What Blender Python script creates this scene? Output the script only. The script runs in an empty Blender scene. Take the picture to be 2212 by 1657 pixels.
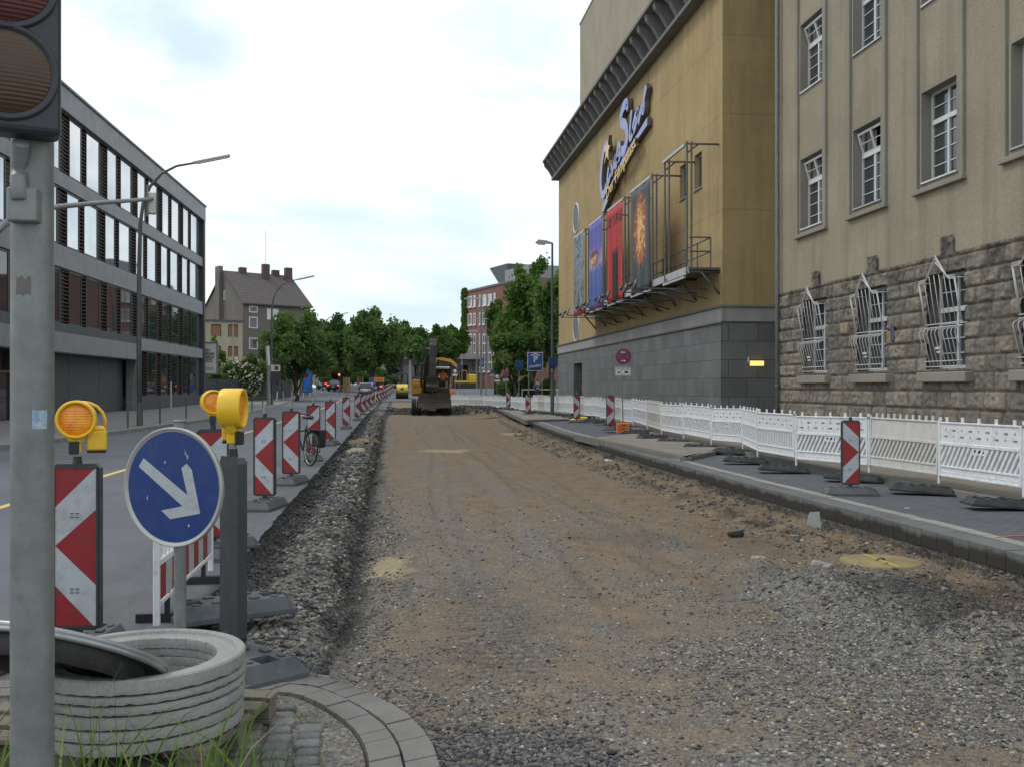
import bpy, math, random
import numpy as np
from mathutils import Vector, Matrix
R = math.radians
rnd = random.Random(7)
SC = bpy.context.scene
COL = SC.collection
# ---- camera model: street runs along +Y, X to the right, eye 1.58 m above the road
F = 2150.0; HZ = 836.0; H = 1.58
PSI = math.atan((1106 - 845) / F)
FW = Vector((math.sin(PSI), math.cos(PSI), 0)); RT = Vector((math.cos(PSI), -math.sin(PSI), 0))
def at(x, y, d):
    u = (x - 1106) / F; v = (HZ - y) / F
    return Vector((0, 0, H)) + FW * d + RT * (d * u) + Vector((0, 0, d * v))
def gd(x, y, z=0.0): return at(x, y, (H - z) * F / (y - HZ))
def onX(x, y, X):
    u = (x - 1106) / F; return at(x, y, X / (FW.x + u * RT.x))

def tag(o, label=None, cat=None, group=None, kind=None):
    if label: o['label'] = label
    if cat: o['category'] = cat
    if group: o['group'] = group
    if kind: o['kind'] = kind
    return o
def root(name, label, cat, loc=(0, 0, 0), rz=0.0, group=None):
    o = bpy.data.objects.new(name, None); COL.objects.link(o)
    o.location = loc; o.rotation_euler = (0, 0, rz); o.empty_display_size = .2
    return tag(o, label, cat, group)
def kids(o): return CH.get(o.name, [])
CH = {}
def adopt(o, p):
    o.parent = p; CH.setdefault(p.name, []).append(o)
def copy_tree(o, parent=None, label=None, loc=None, rz=None, group=None):
    c = o.copy(); COL.objects.link(c)
    if parent: adopt(c, parent)
    for ch in kids(o): copy_tree(ch, c)
    if label: c['label'] = label
    if group: c['group'] = group
    if loc is not None: c.location = loc
    if rz is not None: c.rotation_euler = (0, 0, rz)
    return c

class MB:
    """collects shapes; build() links them as ONE mesh object"""
    def __init__(s, off=None): s.v = []; s.f = []; s.mi = []; s.sm = []; s.off = Vector(off) if off is not None else None
    def add(s, vs, fs, mi=0, smooth=False, M=None):
        b = len(s.v)
        for v in vs:
            v = Vector(v); s.v.append(M @ v if M else v)
        for f in fs: s.f.append([b + i for i in f]); s.mi.append(mi); s.sm.append(smooth)
        return s
    def bx(s, x0, x1, y0, y1, z0, z1, mi=0, M=None):
        return s.add([(x0,y0,z0),(x1,y0,z0),(x1,y1,z0),(x0,y1,z0),(x0,y0,z1),(x1,y0,z1),(x1,y1,z1),(x0,y1,z1)],
              [(0,3,2,1),(4,5,6,7),(0,1,5,4),(1,2,6,5),(2,3,7,6),(3,0,4,7)], mi, False, M)
    def box(s, c, d, mi=0, M=None):
        return s.bx(c[0]-d[0]/2, c[0]+d[0]/2, c[1]-d[1]/2, c[1]+d[1]/2, c[2]-d[2]/2, c[2]+d[2]/2, mi, M)
    def frust(s, c, d0, d1, z0, z1, mi=0, M=None):
        v = [(c[0]+sx*d[0]/2, c[1]+sy*d[1]/2, z) for d, z in ((d0,z0),(d1,z1)) for sx, sy in ((-1,-1),(1,-1),(1,1),(-1,1))]
        return s.add(v, [(0,3,2,1),(4,5,6,7),(0,1,5,4),(1,2,6,5),(2,3,7,6),(3,0,4,7)], mi, False, M)
    def cyl(s, p, q, r, r2=None, n=12, mi=0, caps=True, M=None):
        p = Vector(p); q = Vector(q); r2 = r if r2 is None else r2
        w = (q - p).normalized(); a = w.orthogonal().normalized(); b = w.cross(a)
        vs = []
        for c, rr in ((p, r), (q, r2)):
            for i in range(n):
                t = 2*math.pi*i/n; vs.append(c + a*(math.cos(t)*rr) + b*(math.sin(t)*rr))
        fs = [(i, (i+1) % n, n+(i+1) % n, n+i) for i in range(n)]
        s.add(vs, fs, mi, n > 6, M)
        if caps: s.add(vs, [tuple(range(n-1, -1, -1)), tuple(range(n, 2*n))], mi, False, M)
        return s
    def tube(s, pts, r, n=8, mi=0, M=None, closed=False):
        P = [Vector(p) for p in pts]; rr = r if isinstance(r, (list, tuple)) else [r]*len(P)
        vs = []; a = None; m = len(P)
        for i, p in enumerate(P):
            w = ((P[(i+1) % m] if closed else P[min(i+1, m-1)]) - (P[i-1] if closed else P[max(i-1, 0)])).normalized()
            a = w.orthogonal().normalized() if a is None else (a - w*a.dot(w)).normalized()
            b = w.cross(a)
            for k in range(n):
                t = 2*math.pi*k/n; vs.append(p + (a*math.cos(t) + b*math.sin(t))*rr[i])
        fs = [(i*n+k, i*n+(k+1) % n, ((i+1) % m)*n+(k+1) % n, ((i+1) % m)*n+k) for i in range(m if closed else m-1) for k in range(n)]
        if not closed: fs += [tuple(range(n-1, -1, -1)), tuple((m-1)*n+k for k in range(n))]
        return s.add(vs, fs, mi, n > 4, M)
    def prism(s, poly, o, ax, ay, dv, mi=0, M=None, side=None):
        o = Vector(o); ax = Vector(ax); ay = Vector(ay); dv = Vector(dv); n = len(poly)
        A = [o + ax*p[0] + ay*p[1] for p in poly]; B = [a + dv for a in A]
        s.add(A+B, [tuple(range(n-1, -1, -1)), tuple(range(n, 2*n))], mi, False, M)
        s.add(A+B, [(i, (i+1) % n, n+(i+1) % n, n+i) for i in range(n)], mi if side is None else side, False, M)
        return s
    def lathe(s, prof, n=24, mi=0, M=None, smooth=True):
        vs = [(r*math.cos(2*math.pi*k/n), r*math.sin(2*math.pi*k/n), z) for r, z in prof for k in range(n)]
        fs = [(i*n+k, i*n+(k+1) % n, (i+1)*n+(k+1) % n, (i+1)*n+k) for i in range(len(prof)-1) for k in range(n)]
        return s.add(vs, fs, mi, smooth, M)
    def strip(s, A, B, mi=0):
        n = len(A); return s.add(list(A)+list(B), [(i, i+1, n+i+1, n+i) for i in range(n-1)], mi)
    def build(s, name, mat, parent=None, loc=None, bevel=0, rz=0, seg=1):
        me = bpy.data.meshes.new(name)
        vs = [v - s.off for v in s.v] if s.off is not None else s.v
        me.from_pydata([tuple(v) for v in vs], [], s.f)
        for m in (mat if isinstance(mat, (list, tuple)) else [mat]): me.materials.append(m)
        me.polygons.foreach_set('material_index', s.mi); me.polygons.foreach_set('use_smooth', s.sm)
        me.update()
        o = bpy.data.objects.new(name, me); COL.objects.link(o)
        if parent: adopt(o, parent)
        if loc is not None: o.location = loc
        elif s.off is not None and not parent: o.location = s.off
        if rz: o.rotation_euler = (0, 0, rz)
        if bevel:
            b = o.modifiers.new('bevel', 'BEVEL'); b.width = bevel; b.segments = seg; b.limit_method = 'ANGLE'; b.angle_limit = R(40)
        return o

# ---- node material helpers
class Mat:
    def __init__(s, name):
        s.m = bpy.data.materials.new(name); s.m.use_nodes = True; s.nt = s.m.node_tree
        s.b = s.nt.nodes['Principled BSDF']; s._o = None
    def n(s, t, ins=None, **kw):
        nd = s.nt.nodes.new('ShaderNode'+t)
        for k, v in kw.items(): setattr(nd, k, v)
        for k, v in (ins or {}).items(): s.put(nd.inputs[k], v)
        return nd
    def put(s, sock, v):
        if hasattr(v, 'is_output') or hasattr(v, 'links'): s.nt.links.new(v, sock)
        else:
            if sock.type == 'RGBA' and len(v) == 3: v = (*v, 1)
            sock.default_value = v
    def obj(s):
        if not s._o:
            rv = s.n('VectorMath', {0: s.n('ObjectInfo').outputs['Random'], 1: (7.3, 0., 11.9)}, operation='MULTIPLY').outputs[0]
            s._o = s.n('VectorMath', {0: s.n('TexCoord').outputs['Object'], 1: rv}, operation='ADD').outputs[0]
        return s._o
    def geo(s): return s.n('NewGeometry').outputs['Position']
    def map(s, sc=(1,1,1), rot=(0,0,0), loc=(0,0,0), src=None):
        return s.n('Mapping', {'Vector': src or s.obj(), 'Scale': sc, 'Rotation': rot, 'Location': loc}).outputs[0]
    def noise(s, scale, det=4, rough=.6, vec=None, dist=0):
        return s.n('TexNoise', {'Vector': vec or s.obj(), 'Scale': scale, 'Detail': det, 'Roughness': rough, 'Distortion': dist}).outputs['Fac']
    def ramp(s, fac, stops, interp='LINEAR'):
        nd = s.n('ValToRGB', {'Fac': fac}); cr = nd.color_ramp; cr.interpolation = interp
        while len(cr.elements) < len(stops): cr.elements.new(.5)
        for e, (p, c) in zip(cr.elements, stops):
            e.position = p; e.color = (c, c, c, 1) if isinstance(c, (int, float)) else (*c, 1)
        return nd.outputs[0]
    def mix(s, f, a, b, mode='MIX'):
        nd = s.n('Mix', data_type='RGBA', blend_type=mode)
        s.put(nd.inputs[0], f); s.put(nd.inputs[6], a); s.put(nd.inputs[7], b); return nd.outputs[2]
    def math(s, op, a, b=0.0, c=0.0):
        nd = s.n('Math', operation=op); s.put(nd.inputs[0], a); s.put(nd.inputs[1], b); s.put(nd.inputs[2], c); return nd.outputs[0]
    def sep(s, v): return s.n('SeparateXYZ', {0: v}).outputs
    def bump(s, h, strength=.3, dist=.01, nrm=None):
        nd = s.n('Bump', {'Height': h, 'Strength': strength, 'Distance': dist})
        if nrm: s.put(nd.inputs['Normal'], nrm)
        return nd.outputs[0]
    def set(s, **k):
        names = {'col': 'Base Color', 'rough': 'Roughness', 'metal': 'Metallic', 'nrm': 'Normal', 'spec': 'Specular IOR Level', 'alpha': 'Alpha', 'em': 'Emission Color', 'es': 'Emission Strength', 'tr': 'Transmission Weight', 'ior': 'IOR', 'coat': 'Coat Weight', 'sub': 'Subsurface Weight'}
        for a, v in k.items(): s.put(s.b.inputs[names[a]], v)
        return s.m
def pm(name, col, rough=.6, var=.15, vs=3., bump=0., bs=60., metal=0., spec=.5, dirt=None, **kw):
    """plain painted / cast material with uneven tone and fine grain"""
    M = Mat(name); nz = M.noise(vs, 5)
    a = tuple(c*(1-var) for c in col); b = tuple(min(1, c*(1+var)) for c in col)
    c = M.ramp(nz, [(.3, a), (.7, b)])
    if dirt:
        c = M.mix(M.ramp(M.noise(vs*2.3, 6, .7), [(.5, 0.), (.72, dirt[1])]), c, dirt[0])
    if bump: M.set(nrm=M.bump(M.noise(bs, 3), bump, .004))
    return M.set(col=c, rough=M.ramp(nz, [(.3, min(1, rough*1.08)), (.7, rough*.92)]), metal=metal, spec=spec, **kw)
# ================= setting =================
def GZ(Y): return 0.0 if Y < 65 else min(1.35, 0.00022*(Y-65)**2)
def interp(tab, y):
    if y <= tab[0][0]: return tab[0][1]
    for (a, va), (b, vb) in zip(tab, tab[1:]):
        if y <= b: return va + (vb-va)*(y-a)/(b-a)
    return tab[-1][1]
XRT = [(3, 6.0), (16, 5.8), (35, 5.9), (50, 6.6), (62, 7.1), (90, 8.6)]
XLT = [(0, -1.36), (60, -1.4), (90, -1.1)]
KLT = [(-20, -10.6), (25, -10.0), (35, -9.2), (49, -8.4), (58, -8.4), (75, -8.9), (100, -9.6), (112, -11.5), (130, -22), (400, -22)]
np.random.seed(5)
_T = np.random.rand(64, 64)
def vn(x, y, s):
    x = np.asarray(x)*s; y = np.asarray(y)*s
    xi = np.floor(x).astype(int); yi = np.floor(y).astype(int); fx = x-xi; fy = y-yi
    fx = fx*fx*(3-2*fx); fy = fy*fy*(3-2*fy)
    g = lambda i, j: _T[i % 64, j % 64]
    return (g(xi, yi)*(1-fx)+g(xi+1, yi)*fx)*(1-fy)+(g(xi, yi+1)*(1-fx)+g(xi+1, yi+1)*fx)*fy
def fbm(x, y, s, o=3): return sum(vn(x+7.3*k, y-3.1*k, s*2.1**k)*.5**k for k in range(o))/sum(.5**k for k in range(o))
def sst(a, b, x): t = np.clip((x-a)/(b-a), 0, 1); return t*t*(3-2*t)
def XLn(y): return np.interp(y, [p[0] for p in XLT], [p[1] for p in XLT]) + .05*(fbm(y*0, y, 1.7)-.5) + .03*(vn(y*0+3, y, 6.)-.5)
def XRn(y): return np.interp(y, [p[0] for p in XRT], [p[1] for p in XRT])
KERB_OUT = [(.21, 3.9), (.2, 4.14), (.175, 4.45), (.1, 4.76), (-.06, 5.1), (-.28, 5.42), (-.47, 5.53), (-.8, 5.6), (-1.3, 5.62), (-2.2, 5.62), (-3.6, 5.62)]
_mh = gd(1902, 1213, -.15); MHX, MHY = _mh.x, _mh.y
_sp = gd(838, 1212, -.3); SPX, SPY = _sp.x, _sp.y
def hfun(x, y):
    x = np.asarray(x, float); y = np.asarray(y, float)
    base = -.10 - .25*sst(3.6, 11, y)
    s = x - XLn(y); t = XRn(y) - x
    lo = sst(5, 8.5, y)
    lp = np.interp(s, [-.3, 0, .05, .22, .5, .8, 1.0, 1.12, 1.3], [-.03, -.05, -.16, -.22, -.12, -.17, -.4, -.38, -.34])
    lpn = np.interp(s, [-.3, 0, .1, .4, 1.3], [-.03, -.03, -.06, -.05, -.1])
    wl = 1-sst(1.0, 1.45, s)
    z = base*(1-wl) + (lp*lo+lpn*(1-lo))*wl
    jit = .35*(fbm(x*0, y, .8)-.5)
    rb = np.interp(t+jit*(t > .15), [-.6, 0, .06, .25, .5, .85, 1.15], [-.18, -.24, -.30, -.22, -.24, -.31, -.37])
    wr = 1-sst(.7, 1.25, t+jit)
    z = z*(1-wr) + np.minimum(rb, base+.16)*wr
    m = sst(3.1, 3.7, x+.3*(fbm(x, y, 1.5)-.5))*sst(5.0, 6.2, y)*(1-sst(9.6, 10.6, y))*(1-wr)
    z = z + .17*m
    z = z - .34*np.exp(-(((x-4.9)/.38)**2+((y-7.7)/.5)**2)) - .22*np.exp(-(((x-4.2)/.7)**2+((y-6.9)/.3)**2))
    z = z + .10*np.exp(-(((x-3.35)/.45)**2+((y-7.9)/.5)**2))
    rough = .3 + 1.1*wl*lo + 1.5*m
    z = z + wr*(.16*(fbm(x+4, y, 3.1)-.5) + .09*(vn(x, y, 8.)-.5) + .05*(vn(x, y, 17.)-.5))
    z = z + rough*(.09*(fbm(x, y, 2.2)-.5) + .05*(vn(x, y, 9.)-.5)) + .05*(fbm(x+9, y, .5)-.5)
    # wheel ruts on the compacted floor
    z = z - .022*np.exp(-((x-1.4-.02*y)/.22)**2)*(1-wl) - .018*np.exp(-((x-3.0-.01*y)/.25)**2)*(1-wl)
    dm = np.hypot(x-MHX, y-MHY); z = z*(sst(.42, .7, dm)) + (-.150)*(1-sst(.42, .7, dm))
    z = z + .010*np.sin(y*52+6*fbm(x, y, 1.5))*np.exp(-((x-.75)/.38)**4)*sst(5.6, 6.6, y)*(1-sst(9.5, 11, y)) + .006*np.sin(y*45)*np.exp(-((x-1.55)/.3)**4)*sst(11, 13, y)*(1-sst(19, 22, y))
    eb = sst(70.6, 73.0, y + 1.4*(fbm(x, y*0, .7)-.5) + .25*(x-2.5)*(x > 2.5))
    z = z*(1-eb) + (np.where(x > 3.2, .06, -.08) + .3*(fbm(x, y, .9)-.4))*eb*(1-sst(75, 79, y)) + (np.maximum(.00022*(np.maximum(y, 65)-65)**2, 0)-.06)*sst(75, 79, y)*eb
    return z
def lin(c): return tuple(((v/255+.055)/1.055)**2.4 if v > 10 else v/3294 for v in c)

# ---- materials of the setting
M = Mat('asphalt_road'); g = M.geo()
n1 = M.noise(.35, 5, .6, g); n2 = M.noise(90, 3, .7, g); n3 = M.noise(2.0, 6, .7, M.map((1, .15, 1), src=g))
c = M.ramp(n1, [(.3, (.088, .092, .105)), (.7, (.13, .135, .148))])
c = M.mix(.5, c, M.ramp(n2, [(.3, .35), (.7, .75)]), 'OVERLAY')
c = M.mix(M.ramp(n3, [(.52, 0.), (.8, .35)]), c, (.07, .07, .075)); px = M.sep(g)[0]
c = M.mix(M.math('MULTIPLY', M.ramp(M.math('ADD', px, 3.1), [(.0, 0.), (1., 1.)]), M.ramp(M.noise(1.4, 6, .75, M.map((1, .3, 1), src=g)), [(.42, .0), (.62, .75)])), c, (.075, .068, .058))
vc = M.n('TexVoronoi', {'Vector': M.map((.22, .07, 1), src=g), 'Scale': 1.}, feature='DISTANCE_TO_EDGE').outputs[0]
c = M.mix(M.ramp(vc, [(.0, .55), (.004, .0)]), c, (.03, .03, .032))
m_asph = M.set(col=c, rough=.8, nrm=M.bump(n2, .35, .004), spec=.35)
M = Mat('asphalt_edge'); g = M.geo(); n2 = M.noise(35, 4, .8, g)
m_edge = M.set(col=M.ramp(n2, [(.35, (.012, .012, .013)), (.65, (.05, .048, .045)), (.8, (.12, .11, .1))]), rough=.9, nrm=M.bump(n2, .9, .02))
def pav(name, base, bw, bh, mortar=.55, off=.5, var=.12, sc=1., rot=0.):
    M = Mat(name); v = M.map((sc, sc, sc), (0, 0, rot), src=M.geo())
    br = M.n('TexBrick', {'Vector': v, 'Scale': 1., 'Mortar Size': .012, 'Brick Width': bw, 'Row Height': bh, 'Color1': (*[b*(1-var) for b in base], 1), 'Color2': (*[b*(1+var) for b in base], 1), 'Mortar': (*[b*mortar for b in base], 1), 'Mortar Smooth': .3}); br.offset = off
    n = M.noise(1.2, 6, .65, M.geo()); n2 = M.noise(60, 3, .6, M.geo())
    c = M.mix(.55, br.outputs[0], M.ramp(n, [(.3, .38), (.7, .62)]), 'OVERLAY')
    c = M.mix(.35, c, M.ramp(n2, [(.3, .3), (.7, .7)]), 'OVERLAY')
    h = M.math('ADD', M.math('MULTIPLY', br.outputs[1], -1.), M.math('MULTIPLY', n2, .4))
    return M.set(col=c, rough=.85, nrm=M.bump(h, .5, .006), spec=.3)
m_pave = pav('paving_slabs', (.235, .225, .205), .3, .3)
m_pave_tan = pav('paving_tan', (.25, .225, .19), .2, .1)
m_pave_left = pav('paving_left', (.20, .195, .19), .3, .3)
m_strip = pav('block_strip', (.105, .11, .12), .2, .1, .75)
M = Mat('kerb_concrete'); g = M.geo()
n1 = M.noise(1.6, 6, .7, g); n2 = M.noise(120, 3, .7, g); n3 = M.noise(.9, 3, .5, g)
c = M.ramp(n1, [(.25, (.13, .125, .115)), (.75, (.215, .205, .19))]); c = M.mix(.45, c, M.ramp(n2, [(.3, .3), (.7, .7)]), 'OVERLAY')
m_kerb = M.set(col=c, rough=.85, nrm=M.bump(n2, .4, .004), spec=.3)
M = Mat('kerb_dark'); g = M.geo(); n1 = M.noise(1.6, 6, .7, g); n2 = M.noise(120, 3, .7, g)
c = M.ramp(n1, [(.25, (.105, .107, .108)), (.75, (.175, .175, .17))]); c = M.mix(.45, c, M.ramp(n2, [(.3, .3), (.7, .7)]), 'OVERLAY')
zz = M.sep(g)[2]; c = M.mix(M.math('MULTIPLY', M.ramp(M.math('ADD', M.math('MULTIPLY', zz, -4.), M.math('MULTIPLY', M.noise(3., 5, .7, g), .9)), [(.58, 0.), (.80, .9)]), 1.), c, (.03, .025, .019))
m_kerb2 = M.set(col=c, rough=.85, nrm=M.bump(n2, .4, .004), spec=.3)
m_kerb_l = pm('kerb_light', (.27, .26, .235), .85, .14, 2.5, .3, 90)
m_joint = pm('joint_filling', (.05, .048, .042), .95, .3, 9, .5, 60)
m_line = pm('lane_paint', (.72, .46, .12), .6, .12, 6, .2, 80)
M = Mat('ground_earth'); g = M.geo(); m_ground = M.set(col=M.ramp(M.noise(.3, 6, .6, g), [(.3, (.10, .10, .095)), (.7, (.15, .145, .135))]), rough=.9)

def soil(name, fine=False):
    M = Mat(name); g = M.geo()
    v1 = M.n('TexVoronoi', {'Vector': M.map((1, 1, .6), src=g), 'Scale': 46., 'Randomness': 1.})
    v2 = M.n('TexVoronoi', {'Vector': g, 'Scale': 105., 'Randomness': 1.})
    big = M.noise(.5, 5, .6, g); mid = M.noise(2.6, 6, .7, g); streak = M.noise(1.3, 5, .6, M.map((1, .12, 1), src=g))
    tan = M.n('Attribute', attribute_name='tan').outputs['Fac']; dark = M.n('Attribute', attribute_name='dark').outputs['Fac']; sand = M.n('Attribute', attribute_name='sand').outputs['Fac']
    cellr = M.sep(v1.outputs['Color']); cell2 = M.sep(v2.outputs['Color'])
    st = M.ramp(cellr[0], [(0, (.055, .058, .065)), (.22, (.12, .12, .125)), (.45, (.19, .175, .155)), (.62, (.15, .155, .165)), (.8, (.25, .225, .185)), (1, (.36, .34, .30))])
    st2 = M.ramp(cell2[0], [(0, (.06, .055, .05)), (.4, (.145, .13, .11)), (.8, (.21, .19, .16)), (1, (.33, .3, .26))])
    earth = M.ramp(mid, [(.3, (.14, .097, .062)), (.7, (.265, .19, .122))])
    stones = M.mix(M.ramp(M.noise(5, 4, .7, g), [(.4, 0.), (.6, 1.)]), st, st2)
    amt = M.math('ADD', M.math('MULTIPLY', tan, .95), M.math('MULTIPLY', M.math('SUBTRACT', streak, .5), 1.2))
    amt = M.math('ADD', amt, M.math('MULTIPLY', M.math('SUBTRACT', mid, .5), 1.3))
    c = M.mix(M.ramp(amt, [(.12, .04), (.85, .90)]), stones, earth)
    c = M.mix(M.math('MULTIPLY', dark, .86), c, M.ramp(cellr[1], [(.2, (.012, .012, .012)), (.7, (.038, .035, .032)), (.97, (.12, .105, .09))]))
    c = M.mix(sand, c, M.ramp(M.noise(14, 4, .7, g), [(.3, (.30, .24, .145)), (.7, (.42, .345, .22))]))
    hh = M.math('ADD', M.math('MULTIPLY', v1.outputs[0], -1.), M.math('MULTIPLY', v2.outputs[0], -.5))
    return M.set(col=c, rough=.92, nrm=M.bump(hh, .75, .02), spec=.25)
m_soil = soil('excavated_gravel')

# ---- ground sheet with an opening for the dig
ys = [-60, 0, 2.2, 2.6, 20, 40, 60, 70, 80, 90, 96, 105, 115, 125, 135, 146, 170, 400, 1500]
def sheet(x0, x1, y0, y1, dz):
    yy = [y for y in ys if y0 <= y <= y1]
    return [Vector((x0, y, GZ(y)+dz)) for y in yy], [Vector((x1, y, GZ(y)+dz)) for y in yy]
b = MB()
for x0, x1, y0, y1 in ((-900, -1.5, -60, 1500), (9.2, 900, -60, 1500), (-1.5, 9.2, -60, 2.6), (-1.5, 9.2, 96, 1500)):
    A, B = sheet(x0, x1, y0, y1, -.05); b.strip(B, A)
tag(b.build('ground', m_ground), kind='structure')

# ---- road with a broken edge
Y = [-20.] + [3+i*.12 for i in range(250)] + [33+i*.6 for i in range(80)] + [82+i*2. for i in range(34)] + [200, 400]
Y = sorted(set(Y))
xl = XLn(np.array(Y)); b = MB(); g_ = []
A = [Vector((interp(KLT, y), y, GZ(y))) for y in Y]; B = [Vector((x if y < 97 else 60, y, GZ(y))) for x, y in zip(xl, Y)]
b.strip(B, A, 0)
k = [i for i, y in enumerate(Y) if y < 97]
j = np.random.rand(len(k))*.05
b.strip([B[i] + Vector((.02+j[n], 0, -.35)) for n, i in enumerate(k)], [B[i] for i in k], 1)
tag(b.build('road', [m_asph, m_edge]), kind='structure')
b = MB(); yy = [y for y in Y if 2 < y < 112]
b.strip([Vector((-4.92-.2*max(0, 1-y/30), y, GZ(y)+.004)) for y in yy], [Vector((-5.05-.2*max(0, 1-y/30), y, GZ(y)+.004)) for y in yy])
tag(b.build('lane_marking', m_line), kind='structure')
# left pavement and its kerb
b = MB(); ky = [y for y in Y if y > -21 and y < 112]
b.strip([Vector((interp(KLT, y), y, GZ(y)+.12)) for y in ky], [Vector((-70, y, GZ(y)+.12)) for y in ky])
tag(b.build('sidewalk_left', m_pave_left), kind='structure')
b = MB(); y = 4.0
while y < 110:
    y2 = y+.99; x0, x1 = interp(KLT, y), interp(KLT, y2); z = GZ(y)
    b.prism([(x0, y), (x0+.14, y), (x1+.14, y2), (x1, y2)], (0, 0, z-.1), (1, 0, 0), (0, 1, 0), (0, 0, .225)); y += 1.0
tag(b.build('kerb_left', m_kerb_l, bevel=.01), kind='structure')

# ---- right-hand kerb rows, block strip, raised kerb, pavement
def XR(y): return interp(XRT, y)
b1 = MB(); b2 = MB(); y = 3.0; r = random.Random(3)
while y < 92:
    L = .3 if y < 12.5 else 1.0; y2 = y+L-.006; z = GZ(y)
    for (o, w, bb, dz) in ((0, .30, b1, 0), (.33, .16, b2, .008)):
        x0, x1 = XR(y)+o, XR(y2)+o; q = r.uniform(-.004, .004)
        bb.prism([(x0, y), (x0+w, y), (x1+w, y2), (x1, y2)], (0, 0, z-.19), (1, 0, 0), (0, 1, 0), (0, 0, .19+dz+q))
    y += L
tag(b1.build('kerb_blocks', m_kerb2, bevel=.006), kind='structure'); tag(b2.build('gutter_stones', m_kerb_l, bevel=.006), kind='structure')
b = MB(); yy = [3+i for i in range(94)] + [130]
b.strip([Vector((XR(y)+1.2, y, GZ(y)-.001)) for y in yy], [Vector((XR(y)+.29, y, GZ(y)-.001)) for y in yy])
b.strip([Vector((14, y, GZ(y)-.0012)) for y in yy], [Vector((XR(y)+1.2, y, GZ(y)-.001)) for y in yy])
b.strip([Vector((XR(y)+.02, y, GZ(y)-.75)) for y in yy if y < 95], [Vector((XR(y)+.02, y, GZ(y)-.19)) for y in yy if y < 95], 1)
tag(b.build('cycle_lane', [m_strip, m_soil]), kind='structure')
KR = [(3, 8.06), (60, 8.2), (75, 9.6), (130, 11.)]
b = MB(); y = 3.0
while y < 24.5:
    y2 = y+.99; b.bx(interp(KR, y), interp(KR, y)+.15, y, y2, -.1, .10); y += 1.
# raised build-out kerb
pl = [gd(1590, 968, .06), gd(1482, 988, .08), gd(1420, 977, .08), gd(1275, 946, .08), gd(1240, 938, .08)]
def kerbline(b, pl, z, w=.14, step=1.0):
    for a, c in zip(pl, pl[1:]):
        a = Vector((a.x, a.y, 0)); c = Vector((c.x, c.y, 0)); L = (c-a).length; n = max(1, int(L/step)); dr = (c-a)/L; nr = Vector((dr.y, -dr.x, 0))
        for i in range(n):
            p = a+dr*(L*i/n+.004); q = a+dr*(L*(i+1)/n-.004)
            b.prism([(p.x, p.y), (p.x+nr.x*w, p.y+nr.y*w), (q.x+nr.x*w, q.y+nr.y*w), (q.x, q.y)], (0, 0, -.1), (1, 0, 0), (0, 1, 0), (0, 0, .1+z))
kerbline(b, pl, .09)
pl2 = [gd(1250, 939, .06), gd(1182, 921, .06), gd(1125, 902, .08), gd(1083, 889, .06)]
pl3 = [gd(1360, 902, .1), gd(1300, 912, .1), gd(1125, 902, .1)]
b2_ = [gd(1128, 908, .05), gd(1232, 908, .05)]
kerbline(b, [gd(1290, 906, .06), gd(1232, 905.5, .07), gd(1135, 908, .08), gd(1088, 887, .08)], .09)
tag(b.build('kerb_raised', m_kerb, bevel=.012), kind='structure')
b = MB()
P0 = [(8.2, 2), (16, 2), (16, 130), (10.9, 130), (9.7, 75), (9.3, 60), (9.0, 48), (8.9, 40), (pl[3].x+3.0, pl[3].y+4), (pl[3].x+.1, pl[3].y+.2), (pl[2].x+.1, pl[2].y), (pl[1].x+.1, pl[1].y+.15), (8.2, pl[0].y+.1)]
b.prism(P0, (0, 0, -.1), (1, 0, 0), (0, 1, 0), (0, 0, .19))
A_ = gd(1136, 906, .08); C_ = gd(1090, 887.5, .08)
b.prism([(A_.x, A_.y), (9.4, A_.y+1), (10.5, C_.y+3), (C_.x, C_.y)], (0, 0, -.1), (1, 0, 0), (0, 1, 0), (0, 0, .185))
tag(b.build('sidewalk_right', m_pave_tan), kind='structure')

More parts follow.
